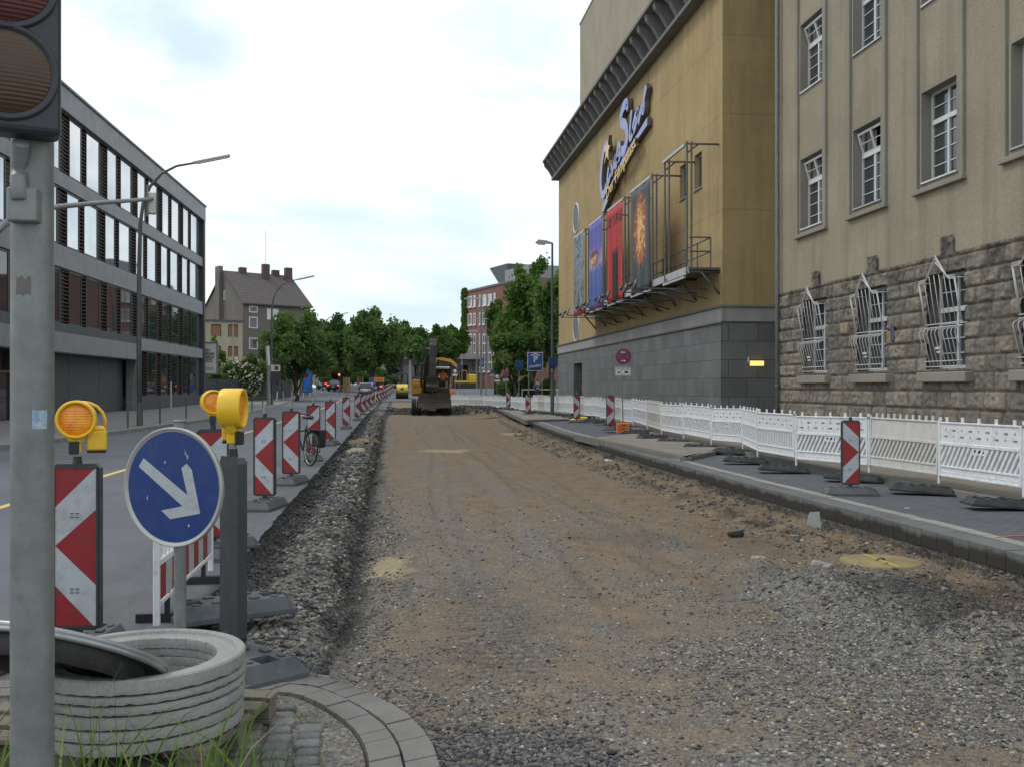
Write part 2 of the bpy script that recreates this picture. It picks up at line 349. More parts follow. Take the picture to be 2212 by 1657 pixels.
# ---- the dig: one terrain mesh
Ys = [2.4]
while Ys[-1] < 99: Ys.append(Ys[-1] + max(.028, .0062*Ys[-1]))
Ys = np.array(Ys); nx = 300; U = np.linspace(0, 1, nx)
def zones(x, y):
    s = x-XLn(y); t = XRn(y)-x
    wl = 1-sst(1.05, 1.4, s)
    tan = .52 + .20*sst(6.5, 22, y) + .75*(fbm(x*1.0+2, y*.45, 1.1)-.5) + .12*sst(20, 45, y) + .35*np.exp(-((x-4.3)/1.2)**2)*sst(8, 11, y)
    tan = tan*(1-.8*wl); tan = np.where((y < 9) & (x > 3) & (x < 5.2), tan*.4, tan)
    tan = np.where((x > 4.6) & (y > 8.2) & (y < 10.5), .9, tan)
    tan = tan + .55*np.exp(-((t-.55)/.3)**2)*sst(9, 12, y)
    lo = sst(5.5, 8, y); gn = fbm(x, y, 1.9)
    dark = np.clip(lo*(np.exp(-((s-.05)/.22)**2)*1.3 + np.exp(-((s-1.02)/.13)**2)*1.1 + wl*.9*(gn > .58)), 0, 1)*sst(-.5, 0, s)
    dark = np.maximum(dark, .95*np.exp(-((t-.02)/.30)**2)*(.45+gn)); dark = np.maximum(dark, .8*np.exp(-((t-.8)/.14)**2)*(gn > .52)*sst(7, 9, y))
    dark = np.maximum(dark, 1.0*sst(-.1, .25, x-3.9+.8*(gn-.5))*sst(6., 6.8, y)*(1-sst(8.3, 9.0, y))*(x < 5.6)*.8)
    dark = np.maximum(dark, sst(70.2, 71.6, y+1.2*(gn-.5)-.0*x)*(1-sst(74, 76.5, y+(x < 2.2)*2)))
    def patch(cx, cy, rx, ry, k=.6): return np.clip((1-np.sqrt(((x-cx)/rx)**2+((y-cy)/ry)**2)+k*(fbm(x, y, 4.5, 4)-.5)*2)*1.6, 0, .88)
    sand = np.zeros_like(x)
    for cx, sl, wd in ((.75, .012, .20), (1.55, .02, .16), (2.7, .0, .22), (3.6, -.01, .2)): tan = tan - .30*np.exp(-((x-cx-sl*y-.12*np.sin(y*.35+cx))/wd)**2)*(.4+fbm(x, y*.3, 1.))*sst(4.5, 7, y)
    for (px, py, rx, ry) in ((838, 1212, .30, .95), (965, 970, 1.0, .8), (1105, 934, .5, 1.2)):
        p = gd(px, py, -.3); sand = np.maximum(sand, patch(p.x, p.y, rx, ry))
    for cx, sl, wd in ((.55, .016, .05), (.85, .016, .05), (1.75, .02, .06), (2.6, -.004, .05), (2.95, -.004, .06), (3.7, -.012, .05), (-.02, .002, .06)):
        d_ = x-cx-sl*y-.16*np.sin(y*.22+cx*2); dark = np.maximum(dark, .42*np.exp(-(d_/wd)**2)*np.clip(1.6*fbm(x+cx*5, y*.25, 1.2)-.35, 0, 1)*sst(5.5, 9, y)*(1-sst(50, 68, y)))
    dark = np.maximum(dark, .55*(np.sin(y*52+6*fbm(x, y, 1.5)) < -.1)*np.exp(-((x-.75)/.38)**4)*sst(5.6, 6.4, y)*(1-sst(9, 10.5, y)))
    dark = np.maximum(dark, .5*np.clip(3*(fbm(x+11, y*.7, .9)-.60), 0, 1)*(y < 14))
    return np.clip(tan, 0, 1), np.clip(dark, 0, 1), sand
YY, UU = np.meshgrid(Ys, U, indexing='ij')
x0 = XLn(Ys)-.06; x1 = np.maximum(XRn(Ys)+.12, 0); x1 = np.where(Ys > 60, np.maximum(x1, 9.4), x1)
XX = x0[:, None]*(1-UU) + x1[:, None]*UU
ZZ = hfun(XX, YY) + (.012*(np.random.rand(*XX.shape)-.5))*(YY < 20)
# keep below the corner island
isl = (XX < .15+0*YY) & (YY < 5.75)
ko = np.interp(YY[:, 0], [p[1] for p in KERB_OUT[:7]], [p[0] for p in KERB_OUT[:7]])
ZZ = np.where((XX < ko[:, None]-.03) & (YY < 5.5), -.25, ZZ)
ZZ = np.where((XX > ko[:, None]-.03) & (XX < ko[:, None]+.2) & (YY < 5.6), np.minimum(ZZ, -.06), ZZ)
ny = len(Ys); idx = np.arange(ny*nx).reshape(ny, nx)
me = bpy.data.meshes.new('excavation_floor'); V = np.stack([XX, YY, ZZ], -1).reshape(-1, 3)
fc = np.stack([idx[:-1, :-1], idx[:-1, 1:], idx[1:, 1:], idx[1:, :-1]], -1).reshape(-1, 4)
def npmesh(me, V, fc):
    nf, k = fc.shape
    me.vertices.add(len(V)); me.vertices.foreach_set('co', V.astype(np.float32).ravel())
    me.loops.add(nf*k); me.loops.foreach_set('vertex_index', fc.astype(np.int32).ravel())
    me.polygons.add(nf); me.polygons.foreach_set('loop_start', np.arange(0, nf*k, k, dtype=np.int32))
    me.update(calc_edges=True)
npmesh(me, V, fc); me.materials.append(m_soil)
me.polygons.foreach_set('use_smooth', np.ones(len(fc), bool))
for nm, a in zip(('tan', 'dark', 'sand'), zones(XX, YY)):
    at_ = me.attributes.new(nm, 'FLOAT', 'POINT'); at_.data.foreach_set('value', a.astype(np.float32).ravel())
o = bpy.data.objects.new('excavation_floor', me); COL.objects.link(o); tag(o, kind='structure')

# ---- loose stones (uncountable): real little meshes in one object
import bmesh
bm = bmesh.new(); bmesh.ops.create_icosphere(bm, subdivisions=1, radius=1); bm.verts.ensure_lookup_table()
IV = np.array([v.co[:] for v in bm.verts]); IF = np.array([[v.index for v in f.verts] for f in bm.faces]); bm.free()
M = Mat('loose_stone'); rn = M.n('Attribute', attribute_name='rnd').outputs['Fac']
c = M.ramp(rn, [(0, (.038, .038, .041)), (.20, (.075, .076, .08)), (.38, (.125, .12, .115)), (.52, (.18, .16, .13)), (.64, (.135, .14, .148)), (.78, (.25, .215, .165)), (.9, (.34, .32, .285)), (.985, (.5, .475, .43)), (1, (.38, .2, .11))])
c = M.mix(.5, c, M.ramp(M.noise(70, 3, .6, M.geo()), [(.3, .33), (.7, .67)]), 'OVERLAY')
m_stone = M.set(col=c, rough=.85, spec=.3)
def stones(name, xs, ys_, size, rndv, flat=.6, sink=.25, zoff=None):
    n = len(xs); z = hfun(xs, ys_) if zoff is None else zoff
    sc = size[:, None]*(np.random.rand(n, 3)*.7+.65)*np.array([1, 1, flat])
    sh = IV[None]*(1+.75*(np.random.rand(n, 12, 1)-.5)); P = sh*sc[:, None, :]
    a = np.random.rand(n)*6.283; ca, sa = np.cos(a)[:, None], np.sin(a)[:, None]
    tl = (np.random.rand(n)-.5)*.9; ct, st_ = np.cos(tl)[:, None], np.sin(tl)[:, None]
    x, y, zz = P[..., 0], P[..., 1], P[..., 2]
    y, zz = y*ct-zz*st_, y*st_+zz*ct
    x, y = x*ca-y*sa, x*sa+y*ca
    P = np.stack([x+xs[:, None], y+ys_[:, None], zz+(z+size*flat*(1-2*sink))[:, None]], -1)
    Fc = (IF[None]+(np.arange(n)*12)[:, None, None]).reshape(-1, 3)
    me = bpy.data.meshes.new(name); npmesh(me, P.reshape(-1, 3), Fc); me.materials.append(m_stone)
    at_ = me.attributes.new('rnd', 'FLOAT', 'POINT'); at_.data.foreach_set('value', np.repeat(rndv, 12).astype(np.float32))
    o = bpy.data.objects.new(name, me); COL.objects.link(o); return o
def scatter(n, x0, x1, y0, y1, keep, p=1.0):
    x = np.random.uniform(x0, x1, n); y = y0*(y1/y0)**np.random.rand(n)
    k = np.random.rand(n) < keep(x, y); return x[k], y[k]
def kin(x, y): return x < np.interp(y, [q[1] for q in KERB_OUT[:7]], [q[0] for q in KERB_OUT[:7]])+.03
# left strip of coarse ballast
def kmound(x, y): return np.where((np.hypot(x-MHX, y-MHY) > .5) & (x < XRn(y)-.1), sst(2.9, 3.5, x)*sst(4.4, 5.4, y)*(1-sst(8.9, 9.8, y))*(.3+fbm(x, y, 2.)), 0)
x, y = scatter(5200, 2.8, 5.8, 4.4, 9.8, kmound)
sz = .007+.020*np.random.rand(len(x))**3.4
MOUND = (x, y, sz)
x, y = scatter(52000, -1.4, .1, 5.4, 60, lambda x, y: np.where((x > XLn(y)-.12*(np.random.rand(len(x))**3)) & (x < XLn(y)+.98+.3*(fbm(x, y, 2.)-.5)) & ~((y < 5.6) & kin(x, y)), np.clip(.25+1.2*(fbm(x, y, 1.2)-.25), 0, 1), 0))
sz = (.009+.022*np.random.rand(len(x))**2.6)*np.clip(y/12, 1, 2.0)
o = stones('ballast_stones', x, y, sz, np.clip(np.random.rand(len(x))*.93*np.where(fbm(x, y, 1.6)+.55*np.exp(-((x-XLn(y)-.12)/.2)**2)+.35*np.exp(-((x-XLn(y)-1.02)/.14)**2) > .74, .28, 1.)*.9+.08, 0, 1)); tag(o, 'loose grey and brown ballast stones heaped along the broken asphalt edge', 'ballast', kind='stuff')
# foreground pebbles
def kp(x, y):
    d = .05 + 1.0*sst(.44, .60, fbm(x+3, y, .8)*.6+fbm(x, y, 2.2)*.4) ; near = 1-sst(5.2, 10.5, y); side = sst(.9, 3.0, x+.5*(fbm(x, y, 1.3)-.5))
    d = d*near*(.22+.78*side) + .7*sst(5.8, 4.4, y)*0 + .55*np.exp(-((x-.5)/.45)**2)*(1-sst(4.6, 6.5, y)) + .035*(1-sst(12, 20, y)) + .8*np.exp(-((x-4.3)/.9)**2-((y-7.2)/1.4)**2)
    d = d + .45*np.exp(-((XLn(y)+1.25-x)/.22)**2)*(1-sst(12, 22, y))
    return np.where((kin(x, y) & (y < 5.6)) | (np.hypot(x-MHX, y-MHY) < .46) | (np.hypot((x-SPX)/.2, (y-SPY)/.6) < .6+.8*np.random.rand(len(x))), 0, np.where(x > XRn(y)-.02, 0, d))
x, y = scatter(270000, -.4, 6., 3.75, 22, kp)
sz = (.0042+.0115*np.random.rand(len(x))**3.0)*np.clip(y/8, .95, 1.5)
o = stones('gravel', x, y, sz, np.clip(np.random.rand(len(x))**.85*.95*np.where((x > 3.7+.5*(fbm(x, y, 1.9)-.5)) & (y > 6.1) & (y < 8.7), .42, 1.), 0, 1), .55, .35); tag(o, 'grey and tan pebbles scattered over the dug floor', 'gravel', kind='stuff')
x, y = scatter(9500, .12, 1.25, 3.9, 5.2, lambda x, y: np.where(~kin(x, y), (1-sst(4.5, 5.1, y))*(1-sst(.75, 1.15, x))*(.4+.9*fbm(x, y, 2.)), 0))
sz = .007+.012*np.random.rand(len(x))**2
o = stones('coarse_gravel', x, y, sz, np.clip(np.random.rand(len(x))*.62, 0, 1), .65, .25); tag(o, 'dark coarse chippings beside the curved kerb', 'gravel', kind='stuff')
o = stones('mound_stones', *MOUND[:2], MOUND[2], np.clip(np.random.rand(len(MOUND[0]))*.86, 0, 1), .6, .3); tag(o, 'larger mixed stones on the gravel mound before the yellow manhole lid', 'gravel', kind='stuff')
# lumps along the right bank
x, y = scatter(52000, 4.6, 7.5, 6.5, 45, lambda x, y: np.where((XRn(y)-x > .02) & (XRn(y)-x < 1.25), 1.1*np.clip(fbm(x, y, 1.4)-.2, 0, 1), 0))
sz = (.006+.024*np.random.rand(len(x))**6)*np.clip(y/10, 1, 1.5)
o = stones('bank_rubble', x, y, sz, np.clip(np.random.rand(len(x))*.80, 0, 1), .6, .3); tag(o, 'dark and brown rubble along the foot of the right-hand kerb', 'rubble', kind='stuff')
# dark heap crumbs by the excavator
x, y = scatter(3500, -.3, 9.2, 70, 76, lambda x, y: .8+0*x)
sz = .03+.07*np.random.rand(len(x))**2
o = stones('spoil_stones', x, y, sz, np.random.rand(len(x))*.35, .7, .3); tag(o, 'dark crumbly spoil around the tracks of the excavator', 'spoil', kind='stuff')

# ---- corner island: kerb pavers, fine gravel bed, cobbles
def pline(P, n):
    P = [Vector((p[0], p[1], 0)) for p in P]; L = [0]
    for a, c in zip(P, P[1:]): L.append(L[-1]+(c-a).length)
    out = []
    for k in range(n):
        t = L[-1]*k/(n-1); i = max(j for j in range(len(L)) if L[j] <= t+1e-9); i = min(i, len(P)-2)
        q = P[i].lerp(P[i+1], (t-L[i])/(L[i+1]-L[i])); d = (P[i+1]-P[i]).normalized(); out.append((q, d))
    return out, L[-1]
def smooth_line(P, n=120):
    q, _ = pline(P, n); pts = [a for a, _ in q]
    for _ in range(6): pts = [pts[0]] + [(pts[i-1]+pts[i]*2+pts[i+1])/4 for i in range(1, len(pts)-1)] + [pts[-1]]
    return [(p.x, p.y) for p in pts]
KO = smooth_line([(.22, 2.5)] + KERB_OUT)
def offs(P, d):
    out = []
    for i, p in enumerate(P):
        a = Vector(P[max(i-1, 0)]); c = Vector(P[min(i+1, len(P)-1)]); t = (c-a).normalized(); out.append((p[0]-t.y*d, p[1]+t.x*d))
    return out
tag(MB().prism(offs(KO, .30)+[(-3.6, 2.4), (.0, 2.4)], (0, 0, -.2), (1, 0, 0), (0, 1, 0), (0, 0, .195)).build('island_bed', soil('island_bed_gravel')), kind='structure')
b = MB(); r = random.Random(11)
jb = MB(); jb.prism(offs(KO, .012)+offs(KO, .30)[::-1], (0, 0, -.12), (1, 0, 0), (0, 1, 0), (0, 0, .105))
tag(jb.build('kerb_bedding', m_joint), kind='structure')
for row, (d0, d1) in enumerate(((.0, .138), (.15, .285))):
    q, L = pline(offs(KO, d0), 2); nb = int(L/(.125 if row == 0 else .118))
    qa, _ = pline(offs(KO, d0), nb*2+1); qb, _ = pline(offs(KO, d1), nb*2+1)
    for i in range(nb):
        a, c = qa[2*i][0], qa[2*i+2][0]; e, f = qb[2*i][0], qb[2*i+2][0]; g1 = .012+r.random()*.02
        a, c = a.lerp(c, g1), c.lerp(a, g1); e, f = e.lerp(f, g1), f.lerp(e, g1); z = .012+r.uniform(-.004, .004)
        b.prism([(a.x, a.y), (c.x, c.y), (f.x, f.y), (e.x, e.y)], (0, 0, -.11), (1, 0, 0), (0, 1, 0), (0, 0, .11+z))
tag(b.build('kerb', m_kerb, bevel=.005, seg=2), kind='structure')
M = Mat('granite_sett'); g = M.geo(); rn = M.n('Attribute', attribute_name='rnd').outputs['Fac']
c = M.ramp(rn, [(0, (.13, .13, .13)), (.5, (.19, .19, .185)), (.9, (.25, .245, .235)), (1, (.28, .21, .14))])
c = M.mix(.7, c, M.ramp(M.noise(160, 3, .8, g), [(.35, .2), (.65, .8)]), 'OVERLAY')
m_sett = M.set(col=c, rough=.75, nrm=M.bump(M.noise(45, 6, .75, g), .9, .02))
P = []; Fq = []; rv = []
for col in range(11):
    xx = -.36-col*.135; y = 2.9+r.random()*.1
    while y < 5.1:
        L = r.uniform(.075, .105); w = .112+r.uniform(-.012, .008); cx = xx + .04*(y-4.3)*(-1) + r.uniform(-.006, .006)
        lim = np.interp(cx, [-.62, -.47, -.35, -.28], [5.2, 4.95, 4.72, 4.35])
        if y+L < lim:
            b0 = len(P); h0 = .012+r.uniform(-.004, .007)
            for k, (sx, z) in enumerate(((1, -.06), (1, h0-.012), (.93, h0-.003), (.80, h0+.003))):
                for (ax, ay) in ((-1, -.75), (-.75, -1), (.75, -1), (1, -.75), (1, .75), (.75, 1), (-.75, 1), (-1, .75)):
                    P.append((cx+ax*w/2*sx+r.uniform(-.003, .003), y+L/2+ay*L/2*sx+r.uniform(-.003, .003), z+r.uniform(-.0015, .0015)))
            for k in range(3):
                for i in range(8): Fq.append([b0+k*8+i, b0+k*8+(i+1) % 8, b0+k*8+8+(i+1) % 8, b0+k*8+8+i])
            Fq.append([b0+24+i for i in range(8)]); rv += [r.random()]*32
        y += L+.018
me = bpy.data.meshes.new('cobblestones'); me.from_pydata(P, [], Fq); me.materials.append(m_sett)
me.attributes.new('rnd', 'FLOAT', 'POINT').data.foreach_set('value', rv)
me.polygons.foreach_set('use_smooth', [True]*len(Fq))
o = bpy.data.objects.new('cobblestones', me); COL.objects.link(o); tag(o, kind='structure')

# ---- camera, sky, sun
cam = bpy.data.cameras.new('camera'); cam.lens = 36*F/2212; cam.sensor_width = 36; cam.clip_end = 3000; cam.clip_start = .05
cam.shift_y = (HZ-828.5)/2212
co = bpy.data.objects.new('camera', cam); COL.objects.link(co); co.location = (0, 0, H); co.rotation_euler = (R(90), 0, -PSI); SC.camera = co
W = bpy.data.worlds.new('World'); SC.world = W; W.use_nodes = True; nt = W.node_tree; bg = nt.nodes['Background']
sky = nt.nodes.new('ShaderNodeTexSky'); sky.sky_type = 'NISHITA'; sky.sun_disc = False; sky.sun_elevation = R(52); SUN_AZ = R(-62); sky.sun_rotation = SUN_AZ; sky.air_density = 1.0; sky.dust_density = 2.0
tc = nt.nodes.new('ShaderNodeTexCoord'); mp = nt.nodes.new('ShaderNodeMapping'); mp.inputs['Scale'].default_value = (1, 1, 3.2); nt.links.new(tc.outputs['Generated'], mp.inputs[0])
nz = nt.nodes.new('ShaderNodeTexNoise'); nz.inputs['Scale'].default_value = 2.3; nz.inputs['Detail'].default_value = 7; nz.inputs['Roughness'].default_value = .55; nz.inputs['Distortion'].default_value = .4; nt.links.new(mp.outputs[0], nz.inputs['Vector'])
rp = nt.nodes.new('ShaderNodeValToRGB'); e = rp.color_ramp.elements; e[0].position = .36; e[0].color = (.7, .7, .7, 1); e[1].position = .60; e[1].color = (1, 1, 1, 1); nt.links.new(nz.outputs['Fac'], rp.inputs[0])
r2 = nt.nodes.new('ShaderNodeValToRGB'); e = r2.color_ramp.elements; e[0].position = .40; e[0].color = (8.1, 9.7, 10.7, 1); e[1].position = .62; e[1].color = (12.4, 12.5, 12.6, 1); nt.links.new(nz.outputs['Fac'], r2.inputs[0])
mx = nt.nodes.new('ShaderNodeMix'); mx.data_type = 'RGBA'; nt.links.new(rp.outputs[0], mx.inputs[0]); nt.links.new(sky.outputs[0], mx.inputs[6]); nt.links.new(r2.outputs[0], mx.inputs[7]); nt.links.new(mx.outputs[2], bg.inputs[0])
bg.inputs[1].default_value = .1
sd = bpy.data.lights.new('sun', 'SUN'); sd.energy = 1.0; sd.angle = R(14); sd.color = (1, .96, .9); so = bpy.data.objects.new('sun', sd); COL.objects.link(so)
el, az = R(52), SUN_AZ
dvec = Vector((math.sin(az)*math.cos(el), math.cos(az)*math.cos(el), math.sin(el)))
so.rotation_euler = dvec.to_track_quat('Z', 'Y').to_euler(); so.location = (0, 0, 30)
SC.view_settings.view_transform = 'Standard'; SC.view_settings.look = 'None'; SC.view_settings.exposure = .14; SC.view_settings.gamma = 1
SC.cycles.use_denoising = True; SC.cycles.max_bounces = 6; SC.cycles.diffuse_bounces = 3; SC.cycles.glossy_bounces = 3; SC.cycles.transparent_max_bounces = 8
# ================= site furniture =================
m_red = pm('reflective_red', (.27, .012, .016), .42, .06, 4, .05, 300, dirt=((.10, .045, .04), .6))
m_white = pm('reflective_white', (.43, .45, .48), .42, .05, 4, .05, 300, dirt=((.22, .21, .19), .6))
m_black = pm('black_plastic', (.018, .019, .02), .45, .2, 6, .1, 90)
m_frame = pm('beacon_frame', (.035, .04, .045), .5, .15, 5, .1, 90, dirt=((.09, .085, .08), .4))
m_rubber = pm('recycled_rubber', (.085, .092, .10), .8, .2, 5, .5, 140, dirt=((.17, .16, .14), .45))
m_rubber_d = pm('recycled_rubber_dark', (.035, .037, .04), .85, .25, 5, .5, 140, dirt=((.1, .09, .08), .45))
m_tube = pm('aged_tube', (.26, .265, .25), .5, .15, 20, .1, 80)
m_yel = pm('yellow_plastic', (.82, .50, .025), .33, .06, 4, .03, 200)
M = Mat('amber_lens'); v = M.obj()
wv = M.n('TexWave', {'Vector': v, 'Scale': 38.}, bands_direction='X').outputs['Fac']; w2 = M.n('TexWave', {'Vector': v, 'Scale': 20.}, bands_direction='Z').outputs['Fac']
m_lens = M.set(col=M.ramp(M.noise(16, 2, .5), [(.3, (.80, .22, .008)), (.7, (1., .42, .03))]), rough=.16, nrm=M.bump(M.math('ADD', wv, w2), .5, .003), sub=.2, spec=.7)
m_galv = pm('galvanised_steel', (.20, .215, .205), .5, .2, 9, .12, 60, metal=.25, dirt=((.14, .145, .135), .5))
m_steel = pm('bare_steel', (.45, .45, .44), .38, .12, 8, .08, 90, metal=.7)
m_conc = Mat('cast_concrete'); M = m_conc
n1 = M.noise(4, 6, .7); n2 = M.noise(90, 4, .7)
c = M.ramp(n1, [(.3, (.24, .24, .225)), (.7, (.36, .355, .34))]); c = M.mix(.4, c, M.ramp(n2, [(.3, .3), (.7, .7)]), 'OVERLAY')
m_conc = M.set(col=c, rough=.85, nrm=M.bump(n2, .45, .004), spec=.3)
M = Mat('weathered_wood'); n1 = M.noise(9, 6, .7, M.map((1, 14, 14)))
m_wood = M.set(col=M.ramp(n1, [(.3, (.10, .085, .065)), (.7, (.24, .205, .16))]), rough=.85, nrm=M.bump(n1, .5, .005))

BX = [-.41, -.345, -.21, .21, .345, .41]; BY = [-.2, -.14, -.06, .06, .14, .2]
def base_mesh():
    b = MB(); H_ = lambda i, j: .035 if i in (0, 5) or j in (0, 5) else .115
    holes = {(1, 2), (3, 2)}
    for i in range(5):
        for j in range(5):
            q = [(BX[i], BY[j], H_(i, j)), (BX[i+1], BY[j], H_(i+1, j)), (BX[i+1], BY[j+1], H_(i+1, j+1)), (BX[i], BY[j+1], H_(i, j+1))]
            if (i, j) in holes:
                lo = [(p[0], p[1], .02) for p in q]
                b.add(q+lo, [(1, 0, 4, 5), (2, 1, 5, 6), (3, 2, 6, 7), (0, 3, 7, 4), (4, 7, 6, 5)][:4]+[(4, 5, 6, 7)])
            else: b.add(q, [(0, 1, 2, 3)])
    o = [(-.41, -.2), (.41, -.2), (.41, .2), (-.41, .2)]
    b.add([(x, y, .035) for x, y in o]+[(x, y, 0) for x, y in o], [(1, 0, 4, 5), (2, 1, 5, 6), (3, 2, 6, 7), (0, 3, 7, 4), (4, 7, 6, 5)])
    for sx in (-1, 1):
        for sy in (-1, 1):
            b.box((sx*.13, sy*.09, .122), (.07, .05, .016)); b.box((sx*.275, sy*.10, .12), (.06, .035, .012))
    b.box((0, 0, .125), (.10, .10, .022))
    return b
base_me = None
def base_part(parent, rz=0., mat=None, loc=(0, 0, 0)):
    o = base_mesh().build('base_plate', mat or m_rubber, parent, bevel=.006); o.location = loc; o.rotation_euler = (0, 0, rz); return o
ARROW = [([(0, 1), (.97, 1), (0, .755)], 0), ([(.97, 1), (1, 1), (1, .74), (0, .51), (0, .755)], 1), ([(0, .51), (1, .74), (1, .256)], 0), ([(0, .51), (1, .256), (1, 0), (.93, 0), (0, .256)], 1), ([(0, .256), (.93, 0), (0, 0)], 0)]
def beacon(label, mir=False, base_rz=R(90), group='guide beacons along the dig', two=False, top=1.36):
    t = root('guide_beacon', label, 'guide beacon', group=group)
    b = MB(); w, z0, z1, c = .148, .16, 1.19, .03
    b.prism([(-w+c, z0), (w-c, z0), (w, z0+c), (w, z1-c), (w-c, z1), (-w+c, z1), (-w, z1-c), (-w, z0+c)], (0, .025, 0), (1, 0, 0), (0, 0, 1), (0, -.05, 0))
    b.build('frame', m_frame, t, bevel=.008, seg=2)
    for s_ in ((-1, 1) if two else (-1,)):
        f = MB(); sgn = -1 if (mir != (s_ == 1)) else 1
        for poly, mi in ARROW:
            pts = [(sgn*(-.124+.248*u), s_*.0275, .19+.97*v) for u, v in poly]
            f.add(pts, [tuple(range(len(pts))) if (sgn*s_ < 0) else tuple(range(len(pts)-1, -1, -1))], mi)
        for zc in (.19+.97*.70, .19+.97*.22):
            for k in range(3):
                for q in (-1, 1): f.bx(-.006+q*.016-.012, -.006+q*.016+.012, s_*.0285-.0008, s_*.0285+.0008, zc+.012*(k-1)+(.003 if k == 1 else 0), zc+.012*(k-1)+.005, 2)
        # edge bead standing proud of the sheeting
        f.build('reflective_sheet', [m_red, m_white, m_black], t)
    b = MB()
    for x0, x1, z0_, z1_ in ((-.136, -.125, .18, 1.17), (.125, .136, .18, 1.17), (-.136, .136, 1.161, 1.172), (-.136, .136, .178, .189)): b.bx(x0, x1, -.033, -.025, z0_, z1_)
    b.build('edge_bead', m_frame, t)
    MB().cyl((0, 0, .12), (0, 0, .17), .032).build('socket', m_black, t); MB().cyl((0, 0, 1.18), (0, 0, 1.235), .03, .024).build('collar', m_black, t)
    MB().cyl((0, 0, 1.23), (0, 0, top), .021, n=16).build('stem', m_tube, t)
    base_part(t, base_rz)
    return t
def lamp(label):
    t = root('warning_lamp', label, 'warning lamp', group='amber warning lamps on the beacons')
    MX = Matrix.Translation((0, 0, .20)) @ Matrix.Rotation(R(90), 4, 'X')
    b = MB(); b.lathe([(.094, -.055), (.098, -.062), (.108, -.062), (.112, -.05), (.112, .05), (.108, .062), (.098, .062), (.094, .055), (.092, .03)], 40, 0, MX)
    b.build('housing', m_yel, t)
    for s_ in (-1, 1):
        f = MB(); f.lathe([(.0, -.052), (.03, -.051), (.06, -.047), (.08, -.041), (.096, -.032)], 40, 0, MX @ Matrix.Scale(s_, 4, (0, 0, 1))); f.build('lens', m_lens, t)
    b = MB(); b.frust((0, 0, 0), (.055, .05), (.13, .055), .055, .115).frust((0, 0, 0), (.05, .06), (.05, .06), .0, .06); b.build('bracket', m_yel, t, bevel=.008)
    MB().box((-.01, -.04, .035), (.055, .04, .075)).build('clamp', m_black, t, bevel=.004)
    b = MB(); b.bx(.055, .165, -.01, .08, .015, .135); b.frust((.11, .035, 0), (.11, .09), (.07, .06), .135, .16); o = b.build('battery_box', m_yel, t, bevel=.012, seg=3)
    MB().bx(.057, .163, -.008, .078, .0, .016).build('battery_lid', m_black, t, bevel=.004)
    b = MB(); b.tube([(.03, .03, .30), (.07, .035, .295), (.11, .04, .275), (.14, .04, .24), (.155, .04, .20), (.158, .04, .15)], .009, 8); b.build('handle', m_yel, t)
    return t
spots = [(167, 5.87), (460, 9.35), (572, 13.0), (629, 16.3), (677, 21.5), (714, 27.2), (748, 37.8), (772.6, 47.5), (785, 57.5), (794, 67), (803, 77)]
labs = ['large guide beacon half behind the grey signal pole, under the leftmost amber lamp', 'guide beacon half hidden behind the blue arrow sign, amber lamp on top', 'guide beacon right of the black edge-on beacon, nearest one with no lamp', 'guide beacon in front of the bicycle, hiding its frame', 'guide beacon just behind the handlebar of the parked bicycle',
 'guide beacon standing alone beside the pale broken slabs', 'guide beacon with a red smudge on its lowest stripe', 'first of the tightly overlapping guide beacons in the distance', 'second of the tightly overlapping distant guide beacons', 'third of the tightly overlapping distant guide beacons', 'fourth of the tightly overlapping distant guide beacons, before the white board']
L1 = lamp('amber warning lamp beside the signal pole, lens facing the camera with its handle right')
for i, ((x, d), lb) in enumerate(zip(spots, labs)):
    p = at(x, HZ, d); p.z = GZ(p.y)
    t = beacon(lb, base_rz=R(90)+R(rnd.uniform(-5, 5)), top=1.22 if i < 2 else (1.36 if i < 9 else 1.30))
    t.location = p; t.rotation_euler = (0, 0, R([-4, 14, -14, -9, 4, -8, 2, -4, 3, -6, 5][i]))
    if i == 0: t.scale = (.95,)*3
    if i == 0: L1.location = (p.x-.005, p.y, 1.19); L1.rotation_euler = (0, 0, R(12))
    if i == 1: copy_tree(L1, label='amber warning lamp above the beacon behind the blue arrow sign', loc=(p.x, p.y, 1.24), rz=R(20))
    if i == 6: MB().cyl((.03, -.034, .27), (.03, -.030, .27), .035, n=14).build('sticker', pm('red_sticker', (.6, .03, .03)), t)
# far beacons past the white board
far_b = [copy_tree(t, label='guide beacon in the dense far row beyond the white board', group='far beacons beyond the white board') for _ in range(8)]
for k, o in enumerate(far_b):
    y = 84+k*5.6; o.location = (interp([(84, -1.5), (105, -.7), (125, .05)], y), y, GZ(y)); o.rotation_euler = (0, 0, R(rnd.uniform(-25, 5)))
# beacon turned edge-on, with lamp
p = at(503, HZ, 5.6); p.z = 0
t = beacon('black guide beacon turned almost edge-on right of the blue arrow sign', top=1.27, base_rz=0); t.location = p; t.rotation_euler = (0, 0, R(118))
q = gd(600, 1460, .05); kids(t)[-1].rotation_euler = (0, 0, math.atan2(q.y-p.y, q.x-p.x)-R(118)); kids(t)[-1].location = ((q-p).xy.length-.3 and 0.06*math.cos(math.atan2(q.y-p.y, q.x-p.x)-R(118)), .06*math.sin(math.atan2(q.y-p.y, q.x-p.x)-R(118)), 0)
L3 = copy_tree(L1, label='yellow warning lamp turned sideways on the edge-on black beacon', loc=(p.x, p.y, 1.26), rz=R(84))
